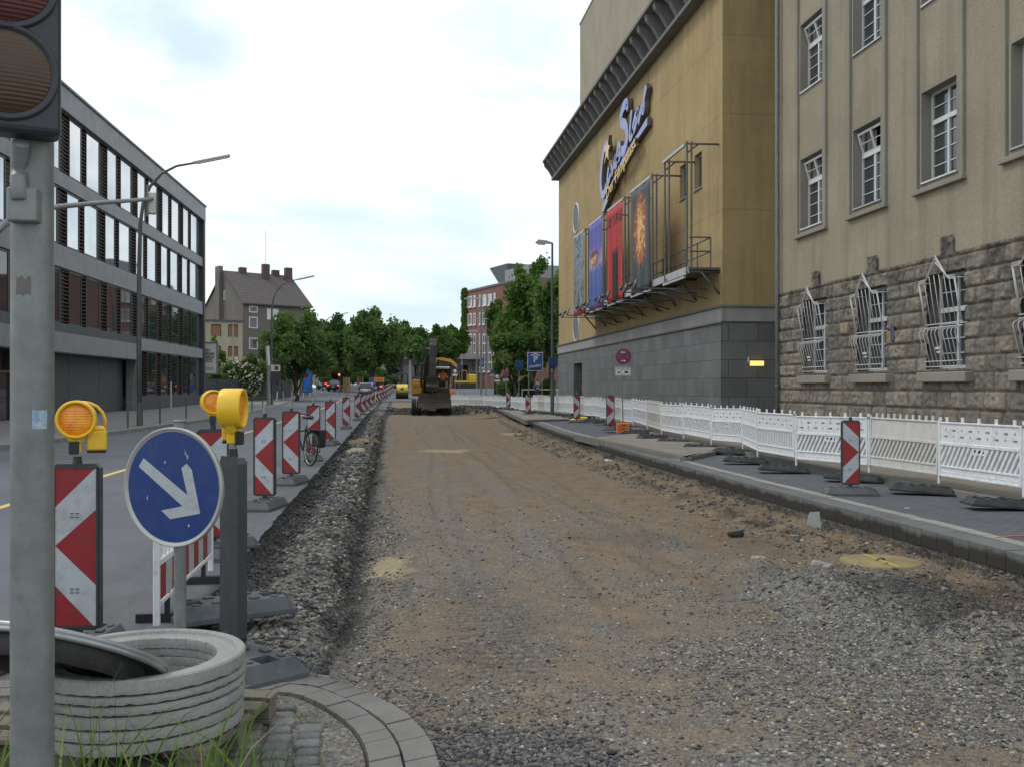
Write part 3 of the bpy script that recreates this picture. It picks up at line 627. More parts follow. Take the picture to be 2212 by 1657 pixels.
# right-hand beacons
for x, d, z, sc, rz, brz, lb in ((1837, 14.64, 0, .92, -12, 0, 'guide beacon on the block strip in front of the white barriers at right'), (1318.5, 34.7, .09, 1, -10, 80, 'guide beacon on tan paving beside the orange sign blocks'), (1246, 44.3, 0, 1, -22, 20, 'guide beacon standing in front of the white barriers by the dark doorway'),
                         (1141, 54.7, 0, 1, -5, 0, 'guide beacon at the step of the kerb left of the grey lamp post'), (1098, 66.5, .09, 1, -20, 30, 'guide beacon farthest away on the right-hand side, near the corner of the barriers')):
    t = beacon(lb, mir=True, base_rz=R(brz), group='guide beacons on the right-hand strip'); p = at(x, HZ, d); t.location = (p.x, p.y, z); t.rotation_euler = (0, 0, R(rz)); t.scale = (sc,)*3
# loose base plates near the sign
for (x, y, rz, lb) in ((500, 1312, 28, 'grey rubber base plate lying by the broken asphalt behind the black beacon'), (15, 1405, 70, 'dark rubber base plate left of the grey signal pole'), (463, 1172, 20, 'small grey base plate foot beyond the blue sign beside the barrier')):
    p = gd(x, y, .05); t = root('rubber_weight', lb, 'base plate', (p.x, p.y, .0), R(rz), 'loose rubber base plates'); base_part(t).name = 'plate_body'; MB().box((0, 0, .137), (.06, .06, .004)).build('socket_plug', m_black, t)

# ---- round blue arrow sign
p = at(389, HZ, 5.1); p.z = .0
m_blue = pm('sign_blue', (.006, .035, .17), .38, .08, 3, .02, 200, dirt=((.035, .07, .17), .6))
m_grayrim = pm('sign_rim', (.42, .42, .40), .45, .1, 5, metal=.4)
t = root('arrow_sign', 'round blue sign with white arrow pointing down right on a grey post', 'traffic sign', p)
ps = MB().cyl((0, 0, 0), (0, 0, 1.4), .031, n=20).build('post', m_galv, t)
MB().lathe([(.031, 1.399), (.034, 1.399), (.034, 1.412), (.0, 1.412)], 20).build('post_cap', m_galv, ps)
rzs = -PSI - math.atan((384-1106)/F) * 1 + R(-39)
MS = Matrix.Rotation(rzs, 4, 'Z') @ Matrix.Translation((-.006, -.045, 1.073)) @ Matrix.Rotation(R(90), 4, 'X')
MB().lathe([(.0, -.004), (.297, -.004), (.30, -.012), (.303, -.012), (.303, .012), (.299, .014), (.289, .006), (.286, .0035), (0, .0035)], 72, 0, MS).build('disc', m_grayrim, t)
MB().lathe([(.281, .0042), (0, .0042)], 72, 0, MS).build('disc_face', m_blue, t)
ar = [(440.6, 1107), (374.8, 1122.5), (354.6, 1104.6), (402, 1093), (304, 1011), (315, 992), (412.8, 1069), (399.4, 1011), (411, 1001), (422, 1014)]
ar = [((x-380)/107*.3, -(y-1053)/128*.3) for x, y in ar]
MB().prism(ar, (0, 0, .0046), (1, 0, 0), (0, 1, 0), (0, 0, .0008), M=MS).build('arrow', m_white, t)
r = random.Random(4)
for cx, cy in ((.085, .17), (-.16, -.06), (-.05, .12), (.1, -.19)):
    for k in range(2 if cx > .08 and cy > 0 else 1):
        b = MB(); sc_ = 1. if cy > 0 and cx > 0 else .5
        pts = [(cx+r.uniform(-.008, .008)*sc_+.012*sc_*math.cos(a), cy+r.uniform(-.02, .02)*sc_+.018*sc_*math.sin(a)) for a in (0, 1.2, 2.3, 3.4, 5)]
        b.prism(pts, (0, 0, .0045), (1, 0, 0), (0, 1, 0), (0, 0, .0006), M=MS); b.build('scuff', m_white, t)
b = MB(); b.box((0, -.02, 1.20), (.09, .045, .035), M=Matrix.Rotation(rzs, 4, 'Z')); b.box((0, -.02, .93), (.09, .045, .035), M=Matrix.Rotation(rzs, 4, 'Z')); b.build('clamp', m_galv, t, bevel=.003)

# ---- red-white barrier beside the sign
m_pl = pm('white_plastic', (.74, .75, .77), .4, .05, 5, .05, 90, dirt=((.40, .385, .345), .65))
m_plb = pm('cream_plastic', (.60, .59, .55), .45, .07, 5, .05, 90, dirt=((.38, .35, .28), .5))
t = root('site_barrier', 'white plastic barrier with red and white striped board behind the blue sign', 'barrier', (-1.5, 6.62, 0), R(90))
b = MB(); b.bx(0, .045, -.02, .02, .04, 1.0); b.bx(1.93, 1.975, -.02, .02, .04, 1.0); b.bx(0, 2, -.02, .02, .94, 1.0); b.bx(.05, 1.93, -.018, .018, .42, .47); b.bx(.05, 1.93, -.018, .018, .16, .2); b.build('frame', m_pl, t, bevel=.008)
b = MB()
for k in range(16): x = .1+k*.113; b.prism([(x, .47), (x+.03, .47), (x+.07, .94), (x+.04, .94)], (0, .012, 0), (1, 0, 0), (0, 0, 1), (0, -.024, 0))
b.build('slats', m_pl, t)
b = MB()
for k in range(10): b.bx(.05+k*.188, .05+(k+1)*.188, -.012, .012, .2, .42, k % 2)
b.build('striped_board', [m_red, m_white], t)
for x in (.3, 1.6): MB().bx(x, x+.06, -.2, .2, .0, .06).bx(x+.01, x+.05, -.015, .015, .05, .2).build('foot', m_black, t)

# ---- stack of concrete adjusting rings on a pallet
cx, cy = at(305, HZ, 4.3).xy
hs = [.055, .05, .055, .04, .04, .048]; z = .132; lb = ['lowest, seated on the pallet', 'second from the bottom', 'third from the bottom', 'third from the top', 'second from the top, chipped at right', 'topmost, with a raised outer lip']
for i, h in enumerate(hs):
    r = random.Random(20+i); n = 160; top = i == 5
    wob = [[(vn(np.array([math.cos(2*math.pi*k/n)*2+i*3+5]), np.array([math.sin(2*math.pi*k/n)*2+q*4+5]), 14.)[0]-.5)*.006+r.uniform(-.0022, .0022) for k in range(n)] for q in range(3)]
    b = MB(); b.off = Vector((cx, cy, z)); ro, ri = .4325, .312
    ox, oy = r.uniform(-.004, .004), r.uniform(-.004, .004)
    prof = [(ri, .003, 1), (ri-.001, h*.5, 0), (ri+.001, h-.003, 2), (ri+.005, h, 0)] + ([(ro-.046, h+.001, 0), (ro-.040, h+.014, 0), (ro-.034, h+.017, 0), (ro-.008, h+.017, 0), (ro, h+.010, 0)] if top else [(ro-.012, h-.001, 0), (ro-.001, h-.003, 2)]) + [(ro, h*.5, 0), (ro-.002, .009, 1), (ro-.03, .006, 1), (ri, .003, 1)]
    vs = []
    for (rr, zz, w) in prof:
        for k in range(n):
            a = 2*math.pi*k/n; dz = wob[w-1][k] if w else 0; dr = (wob[2][k]*.4 if rr > .4 else wob[1][k]*.7)
            vs.append((cx+ox+(rr+dr)*math.cos(a), cy+oy+(rr+dr)*math.sin(a), z+zz+(dz*.9 if w else 0)))
    fs = [(a*n+k, a*n+(k+1) % n, (a+1)*n+(k+1) % n, (a+1)*n+k) for a in range(len(prof)-1) for k in range(n)]
    b.add(vs, [f[::-1] for f in fs], 0, False)
    o = b.build('concrete_ring', m_conc); o.location = (cx, cy, z); tag(o, 'pale concrete shaft ring, '+lb[i], 'concrete ring', 'stacked concrete rings')
    z += h
# pallet
pr = math.atan2(-.966, -.259)-R(-90)
t = root('wooden_pallet', 'weathered wooden pallet carrying the stack of concrete rings', 'pallet', (-1.215, 4.63, 0), R(-15))
for k in range(5): MB().bx(-.6, .6, -.4+k*.172, -.4+k*.172+.118, .108, .13).build('top_board', m_wood, t, bevel=.003)
b = MB()
for k in (-1, 0, 1): MB().bx(k*.54-.055-.005*k, k*.54+.055-.005*k, -.4, .4, .087, .107).build('cross_board', m_wood, t, bevel=.003)
for i in (-1, 0, 1):
    for j in (-1, 0, 1): MB().bx(i*.53-.06, i*.53+.06, j*.345-.045, j*.345+.045, .022, .086).build('block', m_wood, t, bevel=.003)
for j in (-1, 0, 1): MB().bx(-.6, .6, j*.345-.05, j*.345+.05, .0, .021).build('bottom_board', m_wood, t, bevel=.003)
# steel cover leaning in the ring
t = root('manhole_cover', 'dark steel manhole cover propped across the stack of concrete rings', 'manhole cover', (0, 0, 0))
c0 = at(143, 1410, 4.02); t.location = c0
MR = Matrix.Rotation(-PSI+R(14), 4, 'Z') @ Matrix.Rotation(R(15), 4, 'Y') @ Matrix.Rotation(R(-25), 4, 'X')
m_iron = pm('cast_iron', (.05, .05, .05), .6, .3, 8, .3, 60, metal=.3, dirt=((.1, .08, .06), .6))
m_rimst = pm('worn_rim', (.32, .33, .33), .45, .15, 10, .1, 60, metal=.5)
MB().lathe([(.385, -.018), (.40, -.016), (.402, -.004), (.398, 0), (.404, .003), (.402, .018), (.385, .022)], 64, 0, MR).build('rim', m_rimst, t)
MB().lathe([(.386, -.012), (.0, -.012)], 48, 0, MR).lathe([(0, .014), (.386, .016)], 48, 0, MR).build('plate', m_iron, t)
b = MB(); b.lathe([(.318, -.012), (.312, -.085), (.296, -.085), (.30, -.012)], 48, 0, MR)
for a in (0, 60, 120): b.box((0, 0, -.03), (.58, .02, .034), M=MR @ Matrix.Rotation(R(a), 4, 'Z'))
b.build('underside_rib', m_iron, t)

# ---- traffic signal in the left foreground
p = at(70, HZ, 2.7); p.z = 0
t = root('traffic_signal', 'grey galvanised pole with a black signal head, red and amber lenses unlit', 'traffic light', p)
pole = MB().cyl((0, 0, -.02), (0, 0, 3.4), .0555, .0535, n=40).build('pole', m_galv, t)
M = Mat('old_label'); nz = M.noise(30, 4, .7)
m_lab = M.set(col=M.ramp(nz, [(.42, (.19, .32, .46)), (.56, (.42, .48, .5))], 'LINEAR'), rough=.5)
def wrap(name, mat, a0, a1, z0, z1, r=.0562, n=10, jag=0):
    b = MB(); A = []; B = []
    for k in range(n+1):
        a = R(a0+(a1-a0)*k/n); j1 = rnd.uniform(-jag, jag); j2 = rnd.uniform(-jag, jag)
        A.append(Vector((r*math.cos(a), r*math.sin(a), z0+j1))); B.append(Vector((r*math.cos(a), r*math.sin(a), z1+j2)))
    b.strip(A, B); return b.build(name, mat, pole)
wrap('blue_label', m_lab, -72, -32, 1.58-(925-836)/796, 1.58-(885-836)/796)
wrap('paste_stain', pm('paste_stain', (.13, .128, .115), .8), -115, -75, 1.58+(836-640)/796, 1.58+(836-605)/796, jag=.006)
q = at(13, HZ, 2.55); dx = q-p; dx.z = 0
MH = Matrix.Translation(dx) @ Matrix.Rotation(-PSI-math.atan((13-1106)/F), 4, 'Z')
m_hous = pm('signal_housing', (.028, .03, .036), .42, .12, 4, .1, 300)
b = MB(); b.bx(-.13, .13, 0, .1, 2.236, 2.86, M=MH); hd = b.build('signal_head', m_hous, t, bevel=.018, seg=3)
for zc, col in ((2.387, 'amber'), (2.622, 'red')):
    ML = MH @ Matrix.Translation((0, 0, zc)) @ Matrix.Rotation(R(90), 4, 'X')
    MB().lathe([(.125, -.002), (.125, .006), (.119, .010), (.112, .006), (.104, .002)], 48, 0, ML).build('lens_rim', m_hous, hd)
    M = Mat(col+'_glass'); wv = M.n('TexWave', {'Vector': M.obj(), 'Scale': 28.}, bands_direction='Z').outputs['Fac']; w2 = M.n('TexWave', {'Vector': M.obj(), 'Scale': 40.}, bands_direction='X').outputs['Fac']
    mm = M.set(col=(.06, .028, .010) if col == 'amber' else (.07, .008, .009), rough=.3, nrm=M.bump(M.math('ADD', wv, w2), .25, .003), spec=.45)
    MB().lathe([(.105, .004), (.09, .010), (.06, .017), (.03, .021), (0, .022)], 48, 0, ML).build('lens', mm, hd)
b = MB(); b.tube([Vector(dx)+Vector((.02, .05, 2.22)), Vector((-.02, -.04, 2.16)), Vector((-.01, -.075, 2.13)), Vector((-.005, -.08, 2.07))], .021, 12); b.box((0, -.06, 2.06), (.075, .05, .09)); b.build('bracket', m_galv, t, bevel=.004)
# ================= buildings =================
def text(s, size, Mx, mat, parent, name='lettering', ext=.01, fit=None, align='CENTER', font_off=0.0, spacing=1.0):
    cu = bpy.data.curves.new('t', 'FONT'); cu.body = s; cu.size = size; cu.extrude = ext; cu.align_x = align; cu.align_y = 'CENTER'; cu.offset = font_off; cu.space_character = spacing; cu.resolution_u = 3
    o = bpy.data.objects.new('t', cu); COL.objects.link(o)
    me = bpy.data.meshes.new_from_object(o.evaluated_get(bpy.context.evaluated_depsgraph_get()))
    bpy.data.objects.remove(o); bpy.data.curves.remove(cu)
    if fit:
        xs = [v.co.x for v in me.vertices]; k = fit/(max(xs)-min(xs)); me.transform(Matrix.Diagonal((k, 1, 1, 1)))
    me.transform(Mx); me.materials.clear(); me.materials.append(mat); me.name = name
    o = bpy.data.objects.new(name, me); COL.objects.link(o); adopt(o, parent); return o
def frame_m(o, ax, ay):
    ax = Vector(ax).normalized(); ay = Vector(ay).normalized(); az = ax.cross(ay)
    return Matrix(((ax.x, ay.x, az.x, o[0]), (ax.y, ay.y, az.y, o[1]), (ax.z, ay.z, az.z, o[2]), (0, 0, 0, 1)))
def wallgrid(b, T, us, zs, hole, depth, mi=0, mi2=None):
    """wall face in plane T (u along, z up, w into the wall) with real openings"""
    us = sorted(set(us)); zs = sorted(set(zs))
    for i in range(len(us)-1):
        for j in range(len(zs)-1):
            u0, u1, z0, z1 = us[i], us[i+1], zs[j], zs[j+1]
            if hole((u0+u1)/2, (z0+z1)/2):
                q = [(u0, z0), (u1, z0), (u1, z1), (u0, z1)]
                for k, (a, c) in enumerate(zip(q, q[1:]+q[:1])):
                    um, zm = (a[0]+c[0])/2, (a[1]+c[1])/2
                    n = {0: (um, zm-.001-(z1-z0)*.0), 1: (um+.001, zm), 2: (um, zm+.001), 3: (um-.001, zm)}[k]
                    if not hole(*n): b.add([T(a[0], a[1], 0), T(c[0], c[1], 0), T(c[0], c[1], depth), T(a[0], a[1], depth)], [(0, 1, 2, 3)], mi if mi2 is None else mi2)
            else: b.add([T(u0, z0, 0), T(u1, z0, 0), T(u1, z1, 0), T(u0, z1, 0)], [(0, 1, 2, 3)], mi)
def plaster(name, col, streak=.35, grain=1., zr=None):
    M = Mat(name); g = M.geo(); n1 = M.noise(.55, 6, .6, g); n2 = M.noise(28, 4, .75, g); st = M.noise(2.2, 5, .65, M.map((1, 1, .06), src=g))
    c = M.ramp(n1, [(.28, tuple(v*.86 for v in col)), (.72, tuple(v*1.12 for v in col))])
    c = M.mix(.55*grain, c, M.ramp(n2, [(.3, .32), (.7, .68)]), 'OVERLAY')
    k = M.ramp(st, [(.50, 0.), (.78, streak)])
    if zr:
        z = M.sep(g)[2]; w = M.ramp(M.math('DIVIDE', M.math('SUBTRACT', z, zr[0]), zr[1]-zr[0]), [(0, .35), (.75, 1.), (1, 1)]); k = M.math('MULTIPLY', k, w)
    c = M.mix(k, c, tuple(v*.38 for v in col))
    return M.set(col=c, rough=.92, nrm=M.bump(n2, .6*grain, .012), spec=.2)
m_rough = plaster('roughcast_plaster', (.31, .272, .20), .5)
m_trim = plaster('cast_trim', (.27, .25, .215), .25, .4)
m_ochre = plaster('ochre_plaster', (.405, .30, .15), .38, .5)
def joints(m, zs_, k=.35):
    nt = m.node_tree; b = nt.nodes['Principled BSDF']; src = b.inputs['Base Color'].links[0].from_socket; M = Mat.__new__(Mat); M.m = m; M.nt = nt; M.b = b; M._o = None
    g = M.geo(); z = M.sep(g)[2]; wob = M.math('MULTIPLY', M.noise(.25, 3, .5, g), .05); c = src
    for z0 in zs_:
        dz = M.math('ABSOLUTE', M.math('SUBTRACT', M.math('ADD', z, wob), z0)); c = M.mix(M.ramp(dz, [(.0, k), (.035, 0.)]), c, (.10, .075, .04))
    top = M.math('MULTIPLY', M.ramp(M.math('DIVIDE', M.math('SUBTRACT', z, 12.6), 3.), [(0, 0.), (1., 1.)]), M.ramp(M.noise(2.6, 6, .7, M.map((1, 1, .05), src=g)), [(.46, 0.), (.68, .55)])); c = M.mix(top, c, (.12, .09, .05))
    pt = M.ramp(M.noise(.33, 5, .65, g), [(.50, 0.), (.53, .16)]); c = M.mix(pt, c, (.46, .36, .20))
    M.put(b.inputs['Base Color'], c)
joints(m_ochre, (7.65, 10.9, 13.6))
m_tower = plaster('tower_plaster', (.33, .29, .22), .2, .4)
m_conc_d = plaster('grey_concrete', (.20, .195, .185), .4, .4)
m_band = plaster('light_band', (.33, .325, .31), .4, .3)
m_wf = pm('white_window_paint', (.62, .63, .63), .4, .05, 5)
def glass(name, col, rough=.04, metal=.55, blind=None):
    M = Mat(name); n = M.noise(.7, 3, .5, M.geo()); c = M.ramp(n, [(.3, tuple(v*.7 for v in col)), (.7, tuple(v*1.2 for v in col))])
    if blind:
        w = M.n('TexWave', {'Vector': M.geo(), 'Scale': 3.2}, bands_direction='Z').outputs['Fac']; c = M.mix(M.ramp(w, [(.3, .25), (.6, .7)]), c, blind)
    return M.set(col=c, rough=rough, metal=metal, spec=.8, nrm=M.bump(M.noise(.6, 2, .5, M.geo()), .05, .05))
m_glass = glass('dark_glass', (.07, .08, .09), metal=.35)
m_gl_r = glass('window_glass', (.05, .055, .06), metal=.0)

# ---------- stone-footed office at right ----------
XF = 11.2; Y0, Y1 = 7.0, 27.75
t = root('stone_office', 'beige rough-plastered office building on a rusticated stone base with barred windows', 'building', (XF, Y1, 0)); RO = t; off = Vector(t.location)
cols = [(24.57, 26.5), (21.43, 23.35), (18.33, 20.2), (15.2, 17.12), (12.05, 14.0), (8.9, 10.85)]
zf = [(5.9, 7.8), (9.65, 11.5), (13.4, 15.3), (17.1, 19.)]
op = [(a+.27, c-.27) for a, c in cols]
hole = lambda u, z: any(a < u < c for a, c in op) and any(a < z < c for a, c in zf)
T = lambda u, z, w: (XF+w, u, z)
b = MB(off); wallgrid(b, lambda u, z, w: T(u, z, w), [Y0, Y1]+[v for p in op for v in p], [4.2, 21.5]+[v for p in zf for v in p], hole, .32)
b.bx(XF, 25, Y1-.001, Y1, 0, 21.5); b.bx(XF, 25, Y0, Y0+.01, 0, 21.5); b.bx(XF, 25, Y0, Y1, 21.5, 21.6)
b.build('wall', m_rough, t)
for a, c in cols:
    for u0, u1 in ((a, a+.15), (c-.15, c)):
        MB(off).bx(XF-.07, XF+.02, u0, u1, 5.74, 21.3).build('pilaster_strip', m_trim, t, bevel=.012)
    MB(off).bx(XF-.10, XF+.02, a-.03, c+.03, 5.66, 5.76).build('frame_ledge', m_trim, t, bevel=.01)
for (a, c) in op:
    for z0, z1 in zf:
        b = MB(off); b.bx(XF-.028, XF+.24, a-.06, a+.004, z0-.04, z1+.08); b.bx(XF-.028, XF+.24, c-.004, c+.06, z0-.04, z1+.08); b.bx(XF-.026, XF+.24, a+.004, c-.004, z1-.004, z1+.08)
        b.build('reveal_frame', m_trim, t)
def sash(off, x, u0, u1, z0, z1, parent, split=.66, tilt=False, rows=(4, 2), plane='x', name='window'):
    """white casement: frame, transom, two leaves with glazing bars; the glass is its own piece"""
    b = MB(off); f = .06; d = .05; um = (u0+u1)/2; zt = z0+(z1-z0)*split
    B = (lambda a, c, e, g, y0=0., y1=d: b.bx(x+y0, x+y1, a, c, e, g))
    B(u0, u0+f, z0, z1); B(u1-f, u1, z0, z1); B(u0+f, u1-f, z0, z0+f*1.2); B(u0+f, u1-f, z1-f, z1); B(u0+f, u1-f, zt-.05, zt+.05, -.02, d-.002)
    B(um-.035, um+.035, z0+f*1.2, zt-.05, -.01, d-.004)
    if not tilt: B(um-.03, um+.03, zt+.05, z1-f, 0, d-.006)
    for k in range(1, rows[0]):
        z = z0+(zt-z0)*k/rows[0]+.02; B(u0+f, um-.035, z-.01, z+.01, .012, .035); B(um+.035, u1-f, z-.01, z+.01, .012, .035)
    if rows[1] > 1 and not tilt:
        z = (zt+z1)/2; B(u0+f, um-.03, z-.01, z+.01, .012, .035); B(um+.03, u1-f, z-.01, z+.01, .012, .035)
    w = b.build(name, m_wf, parent)
    MB(off).bx(x+.036, x+.045, u0+f, u1-f, z0+f, (zt if tilt else z1-f)).build('pane', m_gl_r, w)
    MB(off).bx(x+.30, x+.32, u0-.1, u1+.1, z0-.1, z1+.1).build('dark_interior', m_dark, w)
    cb = MB(off)
    for k in range(14): 
        q0 = u0+f+(u1-u0-2*f)*k/14
        if k in (5, 6, 7, 8): continue
        cb.bx(x+.10+.02*(k % 2), x+.11+.02*(k % 2), q0, q0+(u1-u0)/14, z0+f, z1-f)
    cb.build('curtain', m_curt, w)
    if tilt:
        Mt = Matrix.Translation((x+.02, 0, zt+.05)) @ Matrix.Rotation(R(-17 if tilt == 1 else -15), 4, 'Y'); h = z1-zt-.12; s_ = MB(off)
        for a, c, e, g in ((u0+f, u0+f+.05, 0, h), (u1-f-.05, u1-f, 0, h), (u0+f+.05, u1-f-.05, 0, .05), (u0+f+.05, u1-f-.05, h-.05, h), (um-.03, um+.03, .05, h-.05), (u0+f+.05, um-.03, h/2-.01, h/2+.01), (um+.03, u1-f-.05, h/2-.01, h/2+.01)):
            s_.bx(-.02, .02, a, c, e, g, M=Mt)
        s_.build('tilted_sash', m_wf, w)
    return w
m_dark = pm('dark_interior', (.012, .012, .013), .9)
m_curt = pm('curtain', (.35, .35, .34), .9, .2, 3)
for i, (a, c) in enumerate(op):
    for j, (z0, z1) in enumerate(zf):
        sash(off, XF+.2, a, c, z0, z1, t, tilt=(j == 0 and i in (0, 1)) or (j == 1 and i == 0))
        MB(off).bx(XF-.045, XF+.2, a+.005, c-.005, z0-.035, z0).build('sill', m_steel if i % 2 else m_wf, t)
# rusticated stone face (true relief)
M = Mat('rock_faced_stone'); g = M.geo(); rn = M.n('Attribute', attribute_name='rnd').outputs['Fac']; sh = M.n('Attribute', attribute_name='joint').outputs['Fac']
c = M.ramp(rn, [(0, (.17, .152, .13)), (.35, (.215, .19, .158)), (.7, (.255, .222, .182)), (.96, (.27, .235, .19)), (1, (.32, .22, .13))])
c = M.mix(.75, c, M.ramp(M.noise(7, 7, .72, g), [(.3, .25), (.7, .75)]), 'OVERLAY')
z = M.sep(g)[2]
c = M.mix(M.ramp(M.math('ADD', M.noise(1.7, 6, .7, g), M.math('MULTIPLY', M.math('SUBTRACT', z, 2.5), .055)), [(.52, 0.), (.70, .75)]), c, (.055, .05, .045))
c = M.mix(sh, c, (.10, .092, .08))
m_rock = M.set(col=c, rough=.92, nrm=M.bump(M.noise(26, 6, .75, g), .7, .03), spec=.2)
us = np.arange(Y0, Y1+.001, .028); zs = np.arange(.32, 4.72, .028); UU, ZZ = np.meshgrid(us, zs, indexing='ij')
ch = np.array([0, .42, .40, .36, .36, .33, .33, .33, .33, .33, .33, .35]); cz = .32+np.cumsum(ch); ci = np.clip(np.searchsorted(cz, ZZ, side='right')-1, 0, 30)
r = np.random.RandomState(3); bl = r.rand(40, 200); wid = .62
offc = (ci*0.37) % 1.0; uw = UU/wid + offc + .75*(vn(UU+ci*13.7, UU*0+ci*5.1, .9)-.5); jt = bl[np.clip(ci, 0, 39), (np.floor(uw).astype(int)) % 200]*.34-.17
uf = uw+jt*0; bi = np.floor(uf).astype(int); fu = (uf-bi)*wid; du = np.minimum(fu, wid-fu)
lo_ = np.take(cz, np.clip(ci, 0, len(cz)-1)); hi_ = np.take(cz, np.clip(ci+1, 0, len(cz)-1)); dz = np.minimum(ZZ-lo_, np.maximum(hi_-ZZ, 0)); dz = np.where(ci >= len(cz)-1, .1, dz)
dd = np.minimum(du, dz); jn = 1-sst(.006, .035, dd); br_ = bl[(ci*7+3) % 40, (bi*13+5) % 200]
rel = (.022+.035*br_)*sst(.0, .045, dd) + .05*sst(.0, .05, dd)*(fbm(UU*1.0, ZZ*1.6, 7.5, 4)-.42)*1.5 + .012*(vn(UU, ZZ, 30.)-.5)
gop = [(24.52, 25.92), (21.38, 22.78), (18.25, 19.65), (15.1, 16.5), (11.95, 13.35), (8.8, 10.2)]
X3 = XF - .01 - rel
def cell_ok(u, z):
    for a, c in gop:
        if a < u < c and 1.95 < z < 3.9: return False
        m = (a+c)/2
    if z > 4.27: return any(abs(u-((a+c)/2+.0)) < .24 for a, c in gop) and z < 4.62
    return True
idx = np.arange(UU.size).reshape(UU.shape); F_ = []
for i in range(len(us)-1):
    um = (us[i]+us[i+1])/2
    for j in range(len(zs)-1):
        if cell_ok(um, (zs[j]+zs[j+1])/2): F_.append((idx[i, j], idx[i, j+1], idx[i+1, j+1], idx[i+1, j]))
me = bpy.data.meshes.new('stone_base'); npmesh(me, np.stack([X3-XF, UU-Y1, ZZ], -1).reshape(-1, 3), np.array(F_)); me.materials.append(m_rock)
me.attributes.new('rnd', 'FLOAT', 'POINT').data.foreach_set('value', br_.astype(np.float32).ravel()); me.attributes.new('joint', 'FLOAT', 'POINT').data.foreach_set('value', (jn*.75).astype(np.float32).ravel())
o = bpy.data.objects.new('stone_base', me); COL.objects.link(o); adopt(o, t)
MB(off).bx(XF-.12, XF+.1, Y0, Y1+.02, 0, .34).build('base_course', pm('dark_basalt', (.055, .055, .058), .8, .2, 4, .5, 30), t, bevel=.02)
b = MB(off); wallgrid(b, lambda u, z, w: (XF+.02+w, u, z), [Y0, Y1]+[v for p in gop for v in p], [.1, 1.95, 3.9, 4.2], lambda u, z: any(a < u < c for a, c in gop) and 1.95 < z < 3.9, .34)
b.build('backing_wall', m_rock, t)
m_gr = pm('white_iron', (.55, .555, .55), .5, .08, 6, dirt=((.3, .27, .23), .4))
for i, (a, c) in enumerate(gop):
    sash(off, XF+.22, a, c, 1.95, 3.9, t, split=.62, rows=(4, 2))
    MB(off).bx(XF-.20, XF+.06, a-.22, c+.18, 1.68, 1.88).build('stone_sill', m_trim, t, bevel=.015)
    b = MB(off); L = c-a; x0 = XF-.09; rr = .011
    for k in range(10):
        u = a+.04+(L-.08)*k/9
        b.tube([(x0-.0, u, 2.0), (x0-.13, u, 2.55), (x0-.16, u, 2.66), (x0-.14, u, 2.73), (x0-.02, u, 2.78)], rr, 5)
    for z, x in ((1.99, x0), (2.10, x0-.03), (2.79, x0-.02), (2.86, x0-.02)): b.tube([(x, a+.0, z), (x, c-.0, z)], .012, 5)
    for k in range(8):
        u = a+.06+(L-.12)*k/7; zt = 3.72 if k in (0, 7) else (3.78 if k in (1, 6) else 3.84)
        b.tube([(x0-.02, u, 2.87), (x0-.17, u, zt)], .010, 5)
    m = (a+c)/2; x1 = x0-.17
    for dz, dk in ((0, 0), (.05, .05), (.12, .12)):
        b.tube([(x1, a+.03, 3.70+dz*.5), (x1, a+.26+dk*.5, 3.72+dz*.5), (x1-.02, m, 4.22-dk*1.1), (x1, c-.26-dk*.5, 3.72+dz*.5), (x1, c-.03, 3.70+dz*.5)], .013, 5)
    b.tube([(x1, a+.03, 3.72), (x0-.02, a+.03, 2.87)], .013, 5); b.tube([(x1, c-.03, 3.72), (x0-.02, c-.03, 2.87)], .013, 5)
    for s_ in (a+.03, c-.03): b.tube([(x1, s_, 3.72), (XF+.1, s_, 3.74)], .011, 5)
    b.box((x0-.13, m, 2.36), (.02, .18, .05)); b.box((x0-.11, m, 2.28), (.02, .14, .04))
    b.build('window_grille', m_gr, t)
MB(off).bx(XF-.09, XF-.075, 20.98, 21.14, 2.6, 2.95).build('wall_plaque', pm('plaque_blue', (.08, .10, .16), .8, .15, 20, spec=.1), t, bevel=.01)
b = MB(); b.off = Vector((XF-.1, Y1-.12, 0)); b.tube([(XF-.12, Y1-.10, z) for z in (.1, 5, 10, 15, 21.6)], .055, 10)
for z in (1.6, 4.4, 7.2, 10, 12.8): b.cyl((XF-.12, Y1-.10, z), (XF-.12, Y1-.10, z+.05), .068, n=10)
tag(b.build('drainpipe', m_galv), 'grey zinc drainpipe at the corner of the stone-footed building', 'drainpipe')

# ---------- cinema ----------
p = onX(1561, 700, XF); CY0 = p.y; CY1 = onX(1207, 700, XF).y
t = root('cinema', 'ochre plastered cinema block with grey slab plinth and heavy corbelled cornice', 'building', (XF, CY0, 0)); off = Vector(t.location); CI = t
yw = lambda x: onX(x, 0, XF).y
dr = (yw(1259), yw(1241))
rw = yw(1245); W1 = (yw(1516), yw(1499.8)); W2 = (W1[1]+1.0, W1[1]+1.85)
b = MB(off); hl = lambda u, z: (dr[0] < u < dr[1] and z < 3.0) or (W1[0] < u < W1[1] and 8.85 < z < 10.15) or (W2[0] < u < W2[1] and 8.85 < z < 10.15)
wallgrid(b, lambda u, z, w: (XF+w, u, z), [CY0, CY1, W1[0], W1[1], W2[0], W2[1]], [4.3, 8.85, 10.15, 16.], hl, .25)
b.bx(XF, 30, CY0, CY0+.01, 4.3, 16.); b.bx(XF, 30, CY1-.01, CY1, 0, 16.); b.bx(XF, 30, CY0, CY1, 16., 16.1)
b.build('wall', m_ochre, t)
